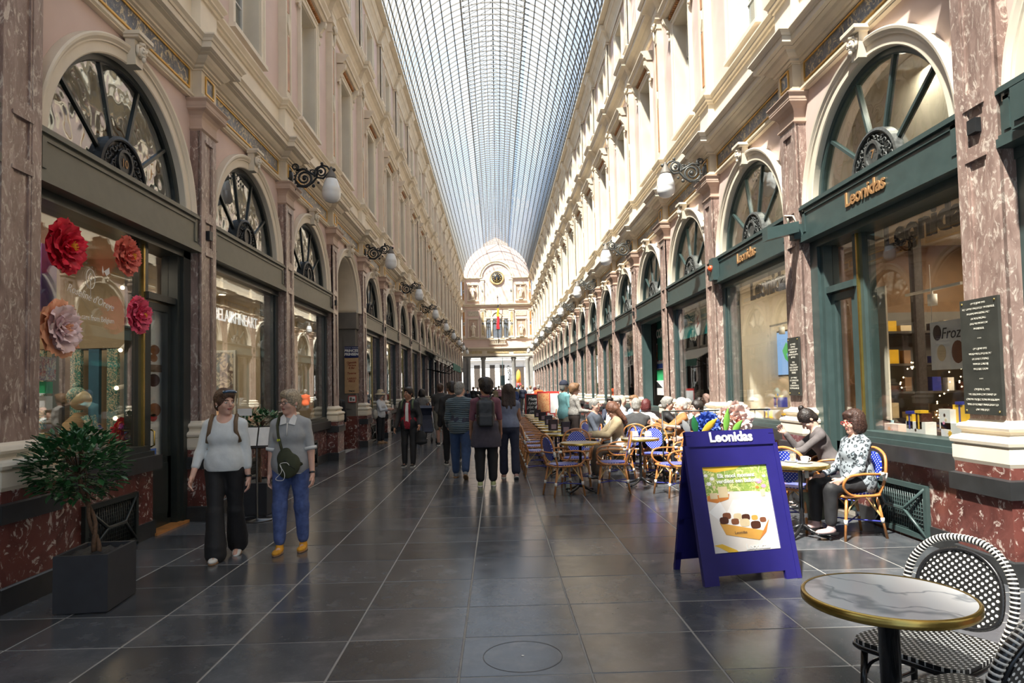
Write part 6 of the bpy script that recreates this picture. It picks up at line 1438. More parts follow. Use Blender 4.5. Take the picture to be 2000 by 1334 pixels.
# ------------------------------------------------------------------ people: smooth bodies grown from rounded limbs on a grid
def V3(*a): return np.array(a, float)
class Field:
    """smooth union of tapered limbs and ellipsoids, meshed with surface nets"""
    def __init__(s): s.p = []; s.subs = []; s.planes = []; s.noise = None
    def cap(s, a, b, ra, rb, k=.03, fy=1.): s.p.append(('c', V3(*a), V3(*b), ra, rb, k, fy)); return s
    def ell(s, c, r, k=.03, M=None): s.p.append(('e', V3(*c), V3(*r), M, 0, k, 1.)); return s
    def box(s, c, h, rd=.02, k=.02, M=None): s.p.append(('b', V3(*c), V3(*h), M, rd, k, 1.)); return s
    def cut(s, c, r, k=.01, M=None): s.subs.append((V3(*c), V3(*r), M, k)); return s
    def plane(s, n, d): s.planes.append((V3(*n), d)); return s          # keep n.p < d
    def bounds(s):
        lo, hi = [], []
        for t in s.p:
            if t[0] == 'c':
                r = max(t[3], t[4])*max(1, t[6]); lo.append(np.minimum(t[1], t[2])-r); hi.append(np.maximum(t[1], t[2])+r)
            else:
                r = (t[2].max() if t[3] is not None else t[2])+t[4]; lo.append(t[1]-r); hi.append(t[1]+r)
        return np.min(lo, 0), np.max(hi, 0)
    def mesh(s, h):
        lo, hi = s.bounds(); lo = lo-2.5*h; hi = hi+2.5*h
        n = np.ceil((hi-lo)/h).astype(int)+1
        ax = [lo[i]+h*np.arange(n[i]) for i in range(3)]
        D = np.full(n, 1.0, np.float32)
        for t in s.p:
            if t[0] == 'c': r = max(t[3], t[4])*max(1, t[6]); l, u = np.minimum(t[1], t[2])-r, np.maximum(t[1], t[2])+r
            else: r = (t[2].max() if t[3] is not None else t[2])+t[4]; l, u = t[1]-r, t[1]+r
            pad = t[5]+2.5*h
            i0 = np.maximum(((l-pad-lo)/h).astype(int), 0); i1 = np.minimum(((u+pad-lo)/h).astype(int)+2, n)
            sl = tuple(slice(a, b) for a, b in zip(i0, i1))
            X, Y, Z = np.meshgrid(*[ax[i][sl[i]] for i in range(3)], indexing='ij')
            if t[0] == 'c':
                a, b = t[1], t[2]; ba = b-a; L = max(ba @ ba, 1e-9)
                px, py, pz = X-a[0], Y-a[1], Z-a[2]; q = np.clip((px*ba[0]+py*ba[1]+pz*ba[2])/L, 0, 1)
                d = np.sqrt((px-q*ba[0])**2+((py-q*ba[1])/t[6])**2+(pz-q*ba[2])**2)-(t[3]+(t[4]-t[3])*q)
            else:
                p = np.stack([X-t[1][0], Y-t[1][1], Z-t[1][2]], -1)
                if t[3] is not None: p = p @ t[3]
                if t[0] == 'e':
                    k0 = np.sqrt(((p/t[2])**2).sum(-1)); k1 = np.sqrt(((p/(t[2]**2))**2).sum(-1))+1e-9; d = k0*(k0-1)/k1
                else:
                    q = np.abs(p)-(t[2]-t[4]); d = np.sqrt((np.maximum(q, 0)**2).sum(-1))+np.minimum(q.max(-1), 0)-t[4]
            o = D[sl]; k = t[5]; hh = np.clip(.5+.5*(o-d)/k, 0, 1); D[sl] = o+(d-o)*hh-k*hh*(1-hh)
        if s.noise:
            am, fr = s.noise[:2]; X, Y, Z = np.meshgrid(*ax, indexing='ij')
            if len(s.noise) > 2: D = D+am*(np.sin(X*fr*1.3+2.2*np.sin(Z*fr*.22)+1)*np.sin(Y*fr*1.3+1.7*np.sin(Z*fr*.27))+.35*np.sin(Z*fr*.35+X*fr*.3))
            else: D = D+am*(np.sin(X*fr+3*np.sin(Z*fr*.31))*np.sin(Y*fr*1.1+1.3)+.6*np.sin(Z*fr*.6+Y*fr*.7))
        if s.planes or s.subs:
            X, Y, Z = np.meshgrid(*ax, indexing='ij')
            for nn, d in s.planes: D = np.maximum(D, (X*nn[0]+Y*nn[1]+Z*nn[2])-d)
            for c, r, M, k in s.subs:
                p = np.stack([X-c[0], Y-c[1], Z-c[2]], -1)
                if M is not None: p = p @ M
                k0 = np.sqrt(((p/r)**2).sum(-1)); k1 = np.sqrt(((p/(r**2))**2).sum(-1))+1e-9; D = np.maximum(D, -(k0*(k0-1)/k1))
        ins = D < 0
        c8 = [ins[a:n[0]-1+a, b:n[1]-1+b, c:n[2]-1+c] for a in (0, 1) for b in (0, 1) for c in (0, 1)]
        cnt = sum(x.astype(np.int8) for x in c8); act = (cnt > 0) & (cnt < 8)
        idx = np.full(act.shape, -1, int); ci = np.argwhere(act); idx[tuple(ci.T)] = np.arange(len(ci))
        acc = np.zeros((len(ci), 3)); num = np.zeros(len(ci))
        offs = [(a, b, c) for a in (0, 1) for b in (0, 1) for c in (0, 1)]
        for p in offs:
            for axi in range(3):
                if p[axi]: continue
                q = list(p); q[axi] = 1
                v0 = D[ci[:, 0]+p[0], ci[:, 1]+p[1], ci[:, 2]+p[2]]; v1 = D[ci[:, 0]+q[0], ci[:, 1]+q[1], ci[:, 2]+q[2]]
                m_ = (v0 < 0) != (v1 < 0); t = np.where(m_, v0/(v0-v1+1e-12), 0)
                pos = np.array(p, float)+0*acc; pos[:, axi] += t; acc[m_] += pos[m_]; num[m_] += 1
        V = lo+h*(ci+acc/num[:, None])
        F = []
        for axi in range(3):
            o1, o2 = [i for i in range(3) if i != axi]
            sl0 = [slice(1, -1)]*3; sl0[axi] = slice(0, -1); sl1 = list(sl0); sl1[axi] = slice(1, None)
            A_ = ins[tuple(sl0)]; B_ = ins[tuple(sl1)]; e = np.argwhere(A_ != B_)
            if not len(e): continue
            base = e+np.array([0 if i == axi else 1 for i in range(3)]); sgn = ins[tuple(base.T)]
            def cell(d1, d2):
                c_ = base.copy(); c_[:, o1] -= d1; c_[:, o2] -= d2; return idx[c_[:, 0], c_[:, 1], c_[:, 2]]
            q = np.stack([cell(1, 1), cell(0, 1), cell(0, 0), cell(1, 0)], 1); fl = sgn if axi != 1 else ~sgn
            q[~fl] = q[~fl][:, ::-1]; F.append(q)
        return V, np.concatenate(F) if F else np.zeros((0, 4), int)
def fmesh(name, f, h, mats, extra=None):
    V, Fc = f.mesh(h); vs = [V]; fs = [Fc]; o = len(V)
    for g, hh in (extra or []):
        v2, f2 = g.mesh(hh); vs.append(v2); fs.append(f2+o); o += len(v2)
    V = np.concatenate(vs); Fc = np.concatenate(fs); me = bpy.data.meshes.new(name)
    me.vertices.add(len(V)); me.vertices.foreach_set('co', V.ravel()); me.loops.add(len(Fc)*4); me.polygons.add(len(Fc))
    me.loops.foreach_set('vertex_index', Fc.ravel()); me.polygons.foreach_set('loop_start', np.arange(len(Fc))*4); me.polygons.foreach_set('loop_total', np.full(len(Fc), 4))
    me.polygons.foreach_set('use_smooth', np.ones(len(Fc), bool)); me.materials.append(mats); me.update(calc_edges=True); me.validate(); return me
def cloth(name, col, rough=.85, var=.12, scale=18, bump=.35):
    return plain(name, col, rough, var=var, scale=scale, bump=bump)
def skinmat(name, col):
    m, nt, b = new_mat(name); tcn = nd(nt, 'TexCoord'); n = nd(nt, 'TexNoise', Scale=9, Detail=3); nt.links.new(tcn.outputs['Object'], n.inputs[0])
    c = ramp(nt, n.outputs[0], [(.35, tuple(x*.86 for x in col)), (.65, tuple(min(1, x*1.08) for x in col))]); nt.links.new(c.outputs[0], b.inputs['Base Color'])
    b.inputs['Roughness'].default_value = .5; b.inputs['Subsurface Weight'].default_value = .08; b.inputs['Subsurface Scale'].default_value = .01; return m
sk_fair = skinmat('fair_skin', (.70, .42, .32)); sk_tan = skinmat('tan_skin', (.42, .22, .14)); sk_brown = skinmat('brown_skin', (.22, .105, .06)); sk_pale = skinmat('pale_skin', (.66, .42, .33))
lipm = plain('lip', (.40, .13, .11), .45); eyew = plain('eye_white', (.72, .70, .66), .2); eyed = plain('iris', (.05, .035, .025), .15)
h_brown = cloth('brown_hair', (.085, .045, .028), .5, .5, 60, .8); h_dark = cloth('dark_hair', (.018, .012, .010), .45, .5, 60, .8); h_grey = cloth('grey_hair', (.26, .25, .23), .6, .4, 60, .8)
h_blond = cloth('ash_blond_hair', (.36, .29, .20), .5, .45, 60, .8); h_red = cloth('dark_red_hair', (.10, .02, .02), .5, .4, 60, .8); h_curl = cloth('light_brown_curls', (.22, .12, .06), .55, .5, 60, .8)
def rx(a): c, s = math.cos(a), math.sin(a); return np.array([[1, 0, 0], [0, c, -s], [0, s, c]])
def ry(a): c, s = math.cos(a), math.sin(a); return np.array([[c, 0, s], [0, 1, 0], [-s, 0, c]])
def rz(a): c, s = math.cos(a), math.sin(a); return np.array([[c, -s, 0], [s, c, 0], [0, 0, 1]])
DZ = V3(0, 0, -1)
def person(label, x, y, face, H=1.68, res=.013, sex='f', fat=1., skin=None, hair=None, hstyle='short', top=None, pants=None, shoes=None,
           sleeve=1.0, hem=.86, cuff=.10, flare=0., lean=0., head=(0, 0), armL=(.05, .12, .25), armR=(.05, .12, .25), legL=(0, 0), legR=(0, 0), seated=False, group=None,
           seat=.47, collar=None, jacket=None, details=True, neck=.0, zoff=0., shorts=False, tail=0., armin=(0, 0), wide=0., hips=0., stance=0.):
    """local frame: facing -y; legX = (swing forward, knee bend), armX = (swing forward, spread, elbow bend)"""
    t = thing('person', label, 'person', (x, y, zoff), face_rot(*face), group)
    s = H/1.70; f_ = fat; male = sex == 'm'
    pel = V3(0, 0, .93)*s
    if seated: pel = V3(0, .05, seat+.09)
    shw = (.195 if male else .165)*s
    Lr = rx(lean)      # lean forward (+): rotate upper body about pelvis; forward is -y
    def up(p): return pel+Lr @ (V3(*p)*s-V3(0, 0, .93)*s)
    neckp = up((0, .005, 1.435)); chest = up((0, 0, 1.24)); hc = up((0, -.012, 1.575))
    thl, shl, ual, fal = .42*s, .40*s, .285*s, .245*s
    J = {}
    for sd, arm, leg, ai in ((1, armL, legL, armin[0]), (-1, armR, legR, armin[1])):
        hip = pel+V3(sd*.088*s*(1+.25*(f_-1)), 0, -.02*s); sw, kb = leg
        if seated: sw = sw or 1.48; kb = kb or 1.45
        td = V3(sd*(.03+stance) if not seated else sd*.10, -math.sin(sw), -math.cos(sw)); kn = hip+td*thl
        sd2 = sw-kb; an = kn+V3(sd*stance*.5, -math.sin(sd2), -math.cos(sd2))*shl
        sh = up((sd*.162*(1.14 if male else .98), .005, 1.350)); a, b, e = arm
        ad = V3(sd*math.sin(b), -math.sin(a)*math.cos(b), -math.cos(a)*math.cos(b)); el = sh+ad*ual
        fdir = V3(sd*math.sin(b)*.6-sd*ai, -math.sin(a+e), -math.cos(a+e)); fdir /= np.linalg.norm(fdir); wr = el+fdir*fal
        J[sd] = dict(hip=hip, kn=kn, an=an, sh=sh, el=el, wr=wr, fd=fdir, foot=sd2)
    if not seated:
        zmin = min(J[1]['an'][2], J[-1]['an'][2])-.075*s; t.location.z = zoff-zmin
    HM = Lr @ rz(head[0]) @ rx(head[1])
    if not seated and lean: HM = rz(head[0]) @ rx(head[1])
    hs = s*1.065
    def hp(p): return hc+HM @ (V3(*p)*hs)
    # body
    def torso(F, o=0.):
        F.ell(up((0, 0, 1.27)), V3(.150*(1.1 if male else 1.0)*(.6+.4*f_)+o, .098*(.55+.45*f_)+o, .17)*s, .05, Lr)
        F.ell(up((0, -.015*(f_-.6), 1.08)), V3(.130*f_+o, .095*f_+o, .15)*s, .06, Lr)
        F.ell(pel+V3(0, .012, .015)*s, V3((.155+hips)*(.55+.45*f_)+o, .112*(.5+.5*f_)+o, .12)*s, .05)
        F.cap(up((-.115, .01, 1.362)), up((.115, .01, 1.362)), (.048+o*.6)*s, (.048+o*.6)*s, .05); F.cap(up((-.05, .02, 1.40)), up((.05, .02, 1.40)), (.045+o*.5)*s, (.045+o*.5)*s, .05)
        if not male: F.ell(up((-.062, -.062*f_**.5, 1.235)), V3(.070+o, .046+o, .062)*s*(.8+.25*f_), .06, Lr); F.ell(up((.062, -.062*f_**.5, 1.235)), V3(.070+o, .046+o, .062)*s*(.8+.25*f_), .06, Lr)
    def arm_(F, sd, o=0., frac=1.):
        j = J[sd]; F.cap(up((sd*.11, .008, 1.36)), j['sh'], .046*s+o*.8, .046*s+o*.8, .035); g = .80+.16*f_
        if frac <= 1: F.cap(j['sh'], j['sh']+(j['el']-j['sh'])*frac, .046*s*g+o, (.046-.008*frac)*s*g+o, .02)
        else:
            F.cap(j['sh'], j['el'], .046*s*g+o, .037*s*g+o, .02); fr = frac-1; F.cap(j['el'], j['el']+(j['wr']-j['el'])*fr, .039*s*g+o, (.039-.014*fr)*s*g+o*1.15, .02)
    def leg_(F, sd, o=0., z=0., fl=0., frac=2.):
        j = J[sd]; g = .7+.3*f_; fr1 = min(frac, 1)
        F.cap(j['hip'], j['hip']+(j['kn']-j['hip'])*fr1, .086*s*g+o, (.086-.032*fr1)*s*g+o, .035)
        if frac > 1: fr = frac-1; F.cap(j['kn'], j['kn']+(j['an']-j['kn'])*fr, .052*s*g+o, (.036+.0*fr)*s+o+fl, .03)
    B = Field(); torso(B)
    for sd in (1, -1):
        arm_(B, sd, 0, 2.0); leg_(B, sd); j = J[sd]
        B.cap(j['kn']+(j['an']-j['kn'])*.25+V3(0, .018, 0)*s, j['kn']+(j['an']-j['kn'])*.5, .045*s, .035*s, .02)
        tt_ = V3(0, -1, 0) if not (abs(j['foot']) > .4 and not seated) else V3(0, -math.cos(j['foot']), math.sin(j['foot'])); B.cap(j['an']-V3(0, 0, .04)*s, j['an']-V3(0, 0, .045)*s+tt_*.13*s, .034*s, .026*s, .02)
    B.cap(up((0, .01, 1.37)), hc+HM @ V3(0, .012, -.07)*s, .056*s, .050*s, .03)
    # head
    B.ell(hp((0, .012, .028)), V3(.074, .094, .098)*hs, .02, HM)
    B.ell(hp((0, -.022, -.045)), V3(.058, .066, .066)*hs, .03, HM)
    B.ell(hp((0, -.060, -.092)), V3(.028, .024, .022)*hs, .02, HM)
    if details:
        B.cap(hp((0, -.086, .012)), hp((0, -.108, -.022)), .008*hs, .0145*hs, .012); B.cap(hp((-.03, -.076, .022)), hp((.03, -.076, .022)), .012*hs, .012*hs, .015)
        B.ell(hp((-.04, -.060, -.028)), V3(.024, .02, .024)*hs, .015, HM); B.ell(hp((.04, -.060, -.028)), V3(.024, .02, .024)*hs, .015, HM)
        for sd in (1, -1): B.ell(hp((sd*.076, .012, -.002)), V3(.010, .020, .032)*hs, .006, HM)
    hands = []
    for sd in (1, -1):
        j = J[sd]; d = j['fd']; w_ = j['wr']; G = Field()
        if res > .02:
            B.cap(w_, w_+d*.11*s, .026*s, .018*s, .02, 1.); continue
        nrm = V3(-sd, 0, 0); nrm = nrm-d*(nrm @ d); nrm /= np.linalg.norm(nrm)+1e-9; lat = np.cross(nrm, d)*1.
        if lat[1] > 0: lat = -lat       # thumb side towards the front
        G.cap(w_-d*.03*s, w_+d*.02*s, .024*s, .024*s, .02)
        for q in (-.02, 0, .02): G.cap(w_+d*.02*s+lat*q*s*.8, w_+d*.075*s+lat*q*s*1.25, .0155*s, .0135*s, .015)
        for i, L in enumerate((.062, .074, .080, .070)):
            q = (-.031+.0205*i)*s; b0 = w_+d*.080*s+lat*q; d1 = d*.93+nrm*.30; d1 /= np.linalg.norm(d1); d2 = d*.62+nrm*.78; d2 /= np.linalg.norm(d2); L *= s
            m1 = b0+d1*L*.5; G.cap(b0, m1, .0095*s, .0085*s, .006); G.cap(m1, m1+d2*L*.5, .0085*s, .0070*s, .004)
        b0 = w_+d*.025*s+lat*.022*s; d1 = d*.72+lat*.62+nrm*.25; d1 /= np.linalg.norm(d1); m1 = b0+d1*.038*s; d2 = d*.95+lat*.15+nrm*.3; d2 /= np.linalg.norm(d2)
        G.cap(b0, m1, .0125*s, .0105*s, .008); G.cap(m1, m1+d2*.03*s, .0105*s, .008*s, .004)
        hands.append((G, .0055 if res < .012 else .0075))
    sk = skin or sk_fair
    put('body', fmesh('body', B, res, sk, hands), t)
    if details and res < .03:
        for sd in (1, -1):
            m_ = MB(); c_ = hp((sd*.031, -.0735, .002)); m_.sphere(tuple(c_), .0125*hs, 10, 7, (1.05, 1, .62)); e = obj('eye', m_, eyew, t)
            c2 = hp((sd*.031, -.0812, .002)); m_ = MB(); m_.sphere(tuple(c2), .0058*hs, 8, 6); obj('iris', m_, eyed, e)
            m_ = MB(); m_.tube([tuple(hp((sd*.016, -.092, .022))), tuple(hp((sd*.032, -.090, .028))), tuple(hp((sd*.048, -.078, .023)))], .0042*hs, 5); obj('eyebrow', m_, hair or h_brown, t)
        m_ = MB(); m_.tube([tuple(hp((-.022, -.083, -.056))), tuple(hp((-.008, -.0915, -.052))), tuple(hp((.008, -.0915, -.052))), tuple(hp((.022, -.083, -.056)))], [.003*hs, .0055*hs, .0055*hs, .003*hs], 6); m_.tube([tuple(hp((-.018, -.084, -.060))), tuple(hp((0, -.091, -.063))), tuple(hp((.018, -.084, -.060)))], [.003*hs, .0065*hs, .003*hs], 6); obj('lips', m_, lipm, t)
    # hair
    if hair is not None and hstyle != 'none':
        Hh = Field(); hr = min(res, .011) if res < .02 else res*.8
        if hstyle in ('short', 'bun', 'crop', 'grey'):
            o = .009 if hstyle == 'crop' else .014
            Hh.ell(hp((0, .016, .036)), V3(.074+o, .092+o, .092+o)*hs, .02, HM); Hh.ell(hp((0, .055, -.03)), V3(.062+o*.5, .050+o*.5, .06)*hs, .02, HM)
            if hstyle == 'short': Hh.ell(hp((0, -.05, .085)), V3(.070, .050, .042)*hs, .03, HM)
            Hh.cut(hp((0, -.11, -.045)), V3(.074, .085, .105)*hs, M=HM)
            Hh.cut(hp((0, -.01, -.12)), V3(.10, .07, .09)*hs, M=HM)
            if hstyle == 'bun': Hh.ell(hp((0, .055, .145)), V3(.038, .038, .036)*hs, .01, HM)
        elif hstyle == 'bob':
            Hh.ell(hp((0, .018, .034)), V3(.095, .112, .112)*hs, .02, HM)
            for sd in (1, -1): Hh.ell(hp((sd*.062, .02, -.035)), V3(.042, .075, .085)*hs, .03, HM)
            Hh.ell(hp((0, .07, -.04)), V3(.085, .055, .085)*hs, .03, HM); Hh.ell(hp((0, -.055, .085)), V3(.075, .045, .04)*hs, .02, HM)
            Hh.cut(hp((0, -.125, -.05)), V3(.066, .09, .105)*hs, M=HM)
        elif hstyle == 'long':
            Hh.ell(hp((0, .018, .034)), V3(.096, .114, .112)*hs, .02, HM)
            for q in (-.07, -.025, .025, .07): Hh.cap(hp((q, .055, .0)), hp((q*1.25, .085, -.24-.05*math.cos(q*30))), .048*hs, .036*hs, .03)
            Hh.cut(hp((0, -.125, -.05)), V3(.070, .09, .12)*hs, M=HM)
        elif hstyle == 'fluffy':
            Hh.ell(hp((0, .02, .05)), V3(.108, .118, .115)*hs, .02, HM); Hh.ell(hp((0, -.06, .10)), V3(.085, .05, .05)*hs, .03, HM); Hh.ell(hp((0, .07, -.02)), V3(.08, .055, .075)*hs, .02, HM)
            Hh.cut(hp((0, -.125, -.06)), V3(.074, .085, .115)*hs, M=HM); Hh.cut(hp((0, -.01, -.12)), V3(.12, .06, .08)*hs, M=HM)
        Hh.noise = (.0034*s, 115/s, 1)
        put('hair', fmesh('hair', Hh, hr, hair), t)
    # clothes
    if pants is not None:
        Pn = Field(); Pn.ell(pel+V3(0, .012, .015)*s, V3((.155+hips)*(.55+.45*f_)+.012, .112*(.5+.5*f_)+.012, .12)*s, .05); Pn.ell(up((0, 0, 1.0)), V3(.128*f_+.014, .098*f_+.01, .08)*s, .05, Lr)
        if not seated: Pn.ell(pel+V3(0, .05, -.03)*s, V3(.12, .075, .09)*s*(.6+.4*f_), .05)
        for sd in (1, -1):
            leg_(Pn, sd, .014*s+wide, fl=flare, frac=1.8 if shorts is False else .9)
            if shorts is False and cuff < .5:
                j = J[sd]; e_ = j['an']+(j['an']-j['kn'])/shl*(-cuff+.05)*1.
                Pn.cap(j['kn'], e_, .054*s*(.7+.3*f_)+.013+wide, .042*s+.012+flare+wide*.6, .03)
        Pn.noise = (.0016*s, 60)
        Pn.plane(tuple(Lr @ V3(0, 0, 1)), float((Lr @ V3(0, 0, 1)) @ up((0, 0, 1.045))))
        put('trousers' if not shorts else 'shorts', fmesh('trousers', Pn, res, pants), t)
    if top is not None:
        T = Field(); torso(T, .014)
        hz = hem
        T.ell(up((0, -.0, (hem+1.05)/2)), V3((.155+hips)*(.55+.45*f_)+.032, .112*(.5+.5*f_)+.034, (1.05-hem)/2+.11)*s, .05, Lr)
        for sd in (1, -1):
            if sleeve > 0: arm_(T, sd, .010*s, sleeve)
        if collar is None: T.cut(up((0, -.03-neck, 1.455)), V3(.066+neck*.5, .075+neck, .062+neck)*s, M=Lr)
        T.noise = (.002*s, 42)
        nrm = Lr @ V3(0, 0, -1); T.plane(tuple(nrm), float(nrm @ up((0, 0, hem))))
        put('top', fmesh('top', T, res, top), t)
        if collar is not None:
            m_ = MB(); m_.tube([tuple(up((.058*math.cos(a), .012+.058*math.sin(a), 1.437-.028*max(0, -math.sin(a))))) for a in np.linspace(-PI/2+.3, 3*PI/2-.3, 16)], .013*s, 6); obj('collar', m_, collar, t)
    if jacket is not None:
        jm, jhem, open_ = jacket
        K = Field(); torso(K, .026); K.ell(up((0, 0, (jhem+1.05)/2)), V3((.160+hips)*f_+.03, .128*f_+.02, (1.05-jhem)/2+.09)*s, .05, Lr)
        for sd in (1, -1): arm_(K, sd, .022*s, 1.95)
        K.cut(up((0, -.03, 1.47)), V3(.062, .08, .06)*s, M=Lr)
        if open_: K.cut(up((0, -.17*f_, 1.15)), V3(open_, .14, .45)*s, M=Lr)
        K.noise = (.003*s, 36); nrm = Lr @ V3(0, 0, -1); K.plane(tuple(nrm), float(nrm @ up((0, 0, jhem))))
        put('jacket', fmesh('jacket', K, res, jm), t)
    for sd in (1, -1):
        j = J[sd]; S_ = Field(); a_ = 0 if seated or abs(j['foot']) < .25 else j['foot']; a_ = max(-1.0, min(.6, a_))
        Mf = rx(-a_); o = j['an']
        def fp_(p): return o+Mf @ (V3(*p)*s)
        S_.ell(fp_((0, .0, -.035)), V3(.038, .052, .040)*s, .03, Mf); S_.ell(fp_((sd*.004, -.095, -.047)), V3(.044, .088, .030)*s, .03, Mf); S_.cap(fp_((0, .0, -.02)), fp_((0, 0, .02)), .036*s, .037*s, .02)
        nrm = Mf @ V3(0, 0, -1); S_.plane(tuple(nrm), float(nrm @ fp_((0, 0, -.066))))
        so = put('shoe', fmesh('shoe', S_, min(res, .011) if res < .02 else res*.7, shoes[0] if isinstance(shoes, tuple) else (shoes or blackp)), t)
        if isinstance(shoes, tuple) and res < .02:
            So = Field(); So.ell(fp_((sd*.004, -.05, -.066)), V3(.047, .135, .03)*s, .01, Mf); So.plane(tuple(nrm), float(nrm @ fp_((0, 0, -.077)))); So.plane(tuple(-nrm), float(-nrm @ fp_((0, 0, -.057)))); put('sole', fmesh('sole', So, .008, shoes[1]), so)
    t['_dummy'] = 0; del t['_dummy']
    return t, dict(J=J, up=up, hp=hp, s=s, HM=HM, pel=pel, Lr=Lr)
def spectacles(t, D, mt, up_=0.):
    m_ = MB(); hp = D['hp']
    for sd in (1, -1):
        m_.tube([tuple(hp((sd*.033+.024*(abs(math.cos(a))**.6*(1 if math.cos(a) > 0 else -1)), -.104+.012*abs(math.sin(a*0))+(.008 if up_ else 0), .002+up_+.014*(abs(math.sin(a))**.6*(1 if math.sin(a) > 0 else -1))))) for a in np.linspace(0, 2*PI, 18)[:-1]], .0028, 5, closed=True); m_.tube([tuple(hp((sd*.055, -.10, .006+up_))), tuple(hp((sd*.083, .01, .008+up_*.6)))], .0025, 4)
    m_.tube([tuple(hp((-.009, -.105, .006+up_))), tuple(hp((.009, -.105, .006+up_)))], .0025, 4); return obj('spectacles', m_, mt, t)
def bag_field(t, nm, mt, parts, h=.012):
    F = Field()
    for p in parts: F.box(*p) if len(p) < 6 else F.ell(*p[:4])
    return put(nm, fmesh(nm, F, h, mt), t)

f_ltgrey = cloth('light_grey_jersey', (.66, .70, .71), var=.05); f_grey = cloth('grey_polo', (.35, .36, .365), var=.06); f_black = cloth('black_cloth', (.012, .012, .014), .7); f_blue = cloth('blue_denim', (.075, .115, .29), var=.3); f_white = cloth('white_cotton', (.72, .72, .70), var=.04)
f_olive = cloth('olive_canvas', (.045, .050, .025), var=.2); f_tan = plain('tan_strap', (.16, .10, .055), .7)
mustard = cloth('mustard_suede', (.72, .34, .03), var=.15); shoew = plain('white_leather', (.72, .71, .68), .45); gum = plain('gum_sole', (.30, .17, .08), .6); rubw = plain('white_rubber', (.75, .74, .70), .5)
# 1 woman in light grey
pt = P(436, 1094)
t, D = person('woman in a light grey long-sleeved top and black flared trousers, walking on the left', pt.x, pt.y+.05, (.16, -1), 1.655, .0095, 'f', 1.12, sk_fair, h_brown, 'short', f_ltgrey, f_black, (shoew, gum), sleeve=1.55, hem=.90, cuff=.045, flare=.045,
    head=(.75, .03), armL=(-.02, .15, .12), armR=(.22, .24, .30), legL=(-.18, .25), legR=(.16, .10), neck=.026, stance=-.055)
up, hp = D['up'], D['hp']
obj('sunglasses', MB().tube([tuple(hp((-.065, -.075, .10))), tuple(hp((-.03, -.098, .108))), tuple(hp((0, -.100, .108))), tuple(hp((.03, -.098, .108))), tuple(hp((.065, -.075, .10)))], .013, 8), plain('mirror_lens', (.12, .18, .28), .08, .5), t)
for sd in (1, -1):
    obj('backpack_strap', MB().tube([tuple(up((sd*.115, .07, 1.40))), tuple(up((sd*.115, -.01, 1.455))), tuple(up((sd*.118, -.085, 1.39))), tuple(up((sd*.125, -.118, 1.30))), tuple(up((sd*.155, -.07, 1.18)))], .019, 6, flat=.45), f_tan, t)
obj('earring', MB().sphere(tuple(hp((-.083, .0, -.035))), .006, 6, 5), white, t)
w_ = D['J'][1]['wr']; d_ = D['J'][1]['fd']; obj('wrist_watch', MB().tube([tuple(w_-d_*.02), tuple(w_-d_*.002)], .034, 12), blackp, t)
F = Field(); F.box(tuple(up((0, .17, 1.22))), (.13, .065, .17), .05, .02); put('backpack', fmesh('backpack', F, .014, f_tan), t)
# 2 woman in grey polo
pt = P(568, 1078)
t, D = person('woman in a grey polo shirt and blue jeans with an olive cross-body bag', pt.x, pt.y+.02, (.02, -1), 1.63, .0095, 'f', 1.14, sk_fair, h_blond, 'short', f_grey, f_blue, (mustard, gum), sleeve=.92, hem=.845, cuff=.10,
    head=(-.62, .02), armL=(.10, .20, .16), armR=(.02, .13, .06), legL=(-.05, .10), legR=(.12, .10), collar=f_white, hips=.004)
up, hp = D['up'], D['hp']; spectacles(t, D, blackp)
for sd in (1, -1):
    m = MB(); m.add([tuple(up(q)) for q in ((sd*.01, -.118, 1.362), (sd*.075, -.112, 1.345), (sd*.085, -.06, 1.425), (sd*.05, -.055, 1.458), (sd*.02, -.085, 1.41))], [(0, 1, 2, 3, 4)]); mm = m; o = obj('collar_wing', mm, f_white, t); md = o.modifiers.new('solid', 'SOLIDIFY'); md.thickness = .008
    j = D['J'][sd]; q = j['sh']+(j['el']-j['sh'])*.90; d = (j['el']-j['sh']); d /= np.linalg.norm(d); obj('sleeve_cuff', MB().tube([tuple(q-d*.012), tuple(q+d*.018)], .064, 16), f_white, t)
obj('button_placket', MB().tube([tuple(up((0, -.118, 1.37))), tuple(up((0, -.142, 1.30))), tuple(up((0, -.152, 1.24)))], .009, 6, flat=.5), f_white, t)
obj('shirt_hem', MB().tube([tuple(up((.163*math.cos(a), -.0+.130*math.sin(a), .845))) for a in np.linspace(0, 2*PI, 30)[:-1]], .009, 6, closed=True), f_white, t)
bag = thing('crossbody_bag', 'olive green cross-body bag worn by the woman in the grey polo', 'bag', tuple(t.location), t.rotation_euler.z)
F = Field(); F.ell(tuple(up((.03, -.175, .93))), (.105, .05, .13), .03, ry(.5)); F.ell(tuple(up((-.02, -.17, 1.03))), (.065, .04, .09), .03, ry(.5)); put('pouch', fmesh('pouch', F, .01, f_olive), bag)
obj('shoulder_strap', MB().tube([tuple(up(q)) for q in ((-.03, -.17, 1.04), (-.06, -.162, 1.15), (-.085, -.150, 1.24), (-.105, -.115, 1.34), (-.10, -.05, 1.45), (-.07, .03, 1.455), (.02, .115, 1.33), (.13, .11, 1.1), (.175, 0, 1.0), (.12, -.13, .95))], .033, 6, flat=.32), f_olive, bag)
obj('zip', MB().tube([tuple(up((-.01, -.222, 1.0))), tuple(up((.05, -.228, .94))), tuple(up((.10, -.215, .90)))], .004, 5), iron, bag); obj('yellow_badge', MB().sphere(tuple(up((-.078, -.172, 1.195))), .017, 10, 6), plain('lime_badge', (.55, .60, .02), .4), bag)
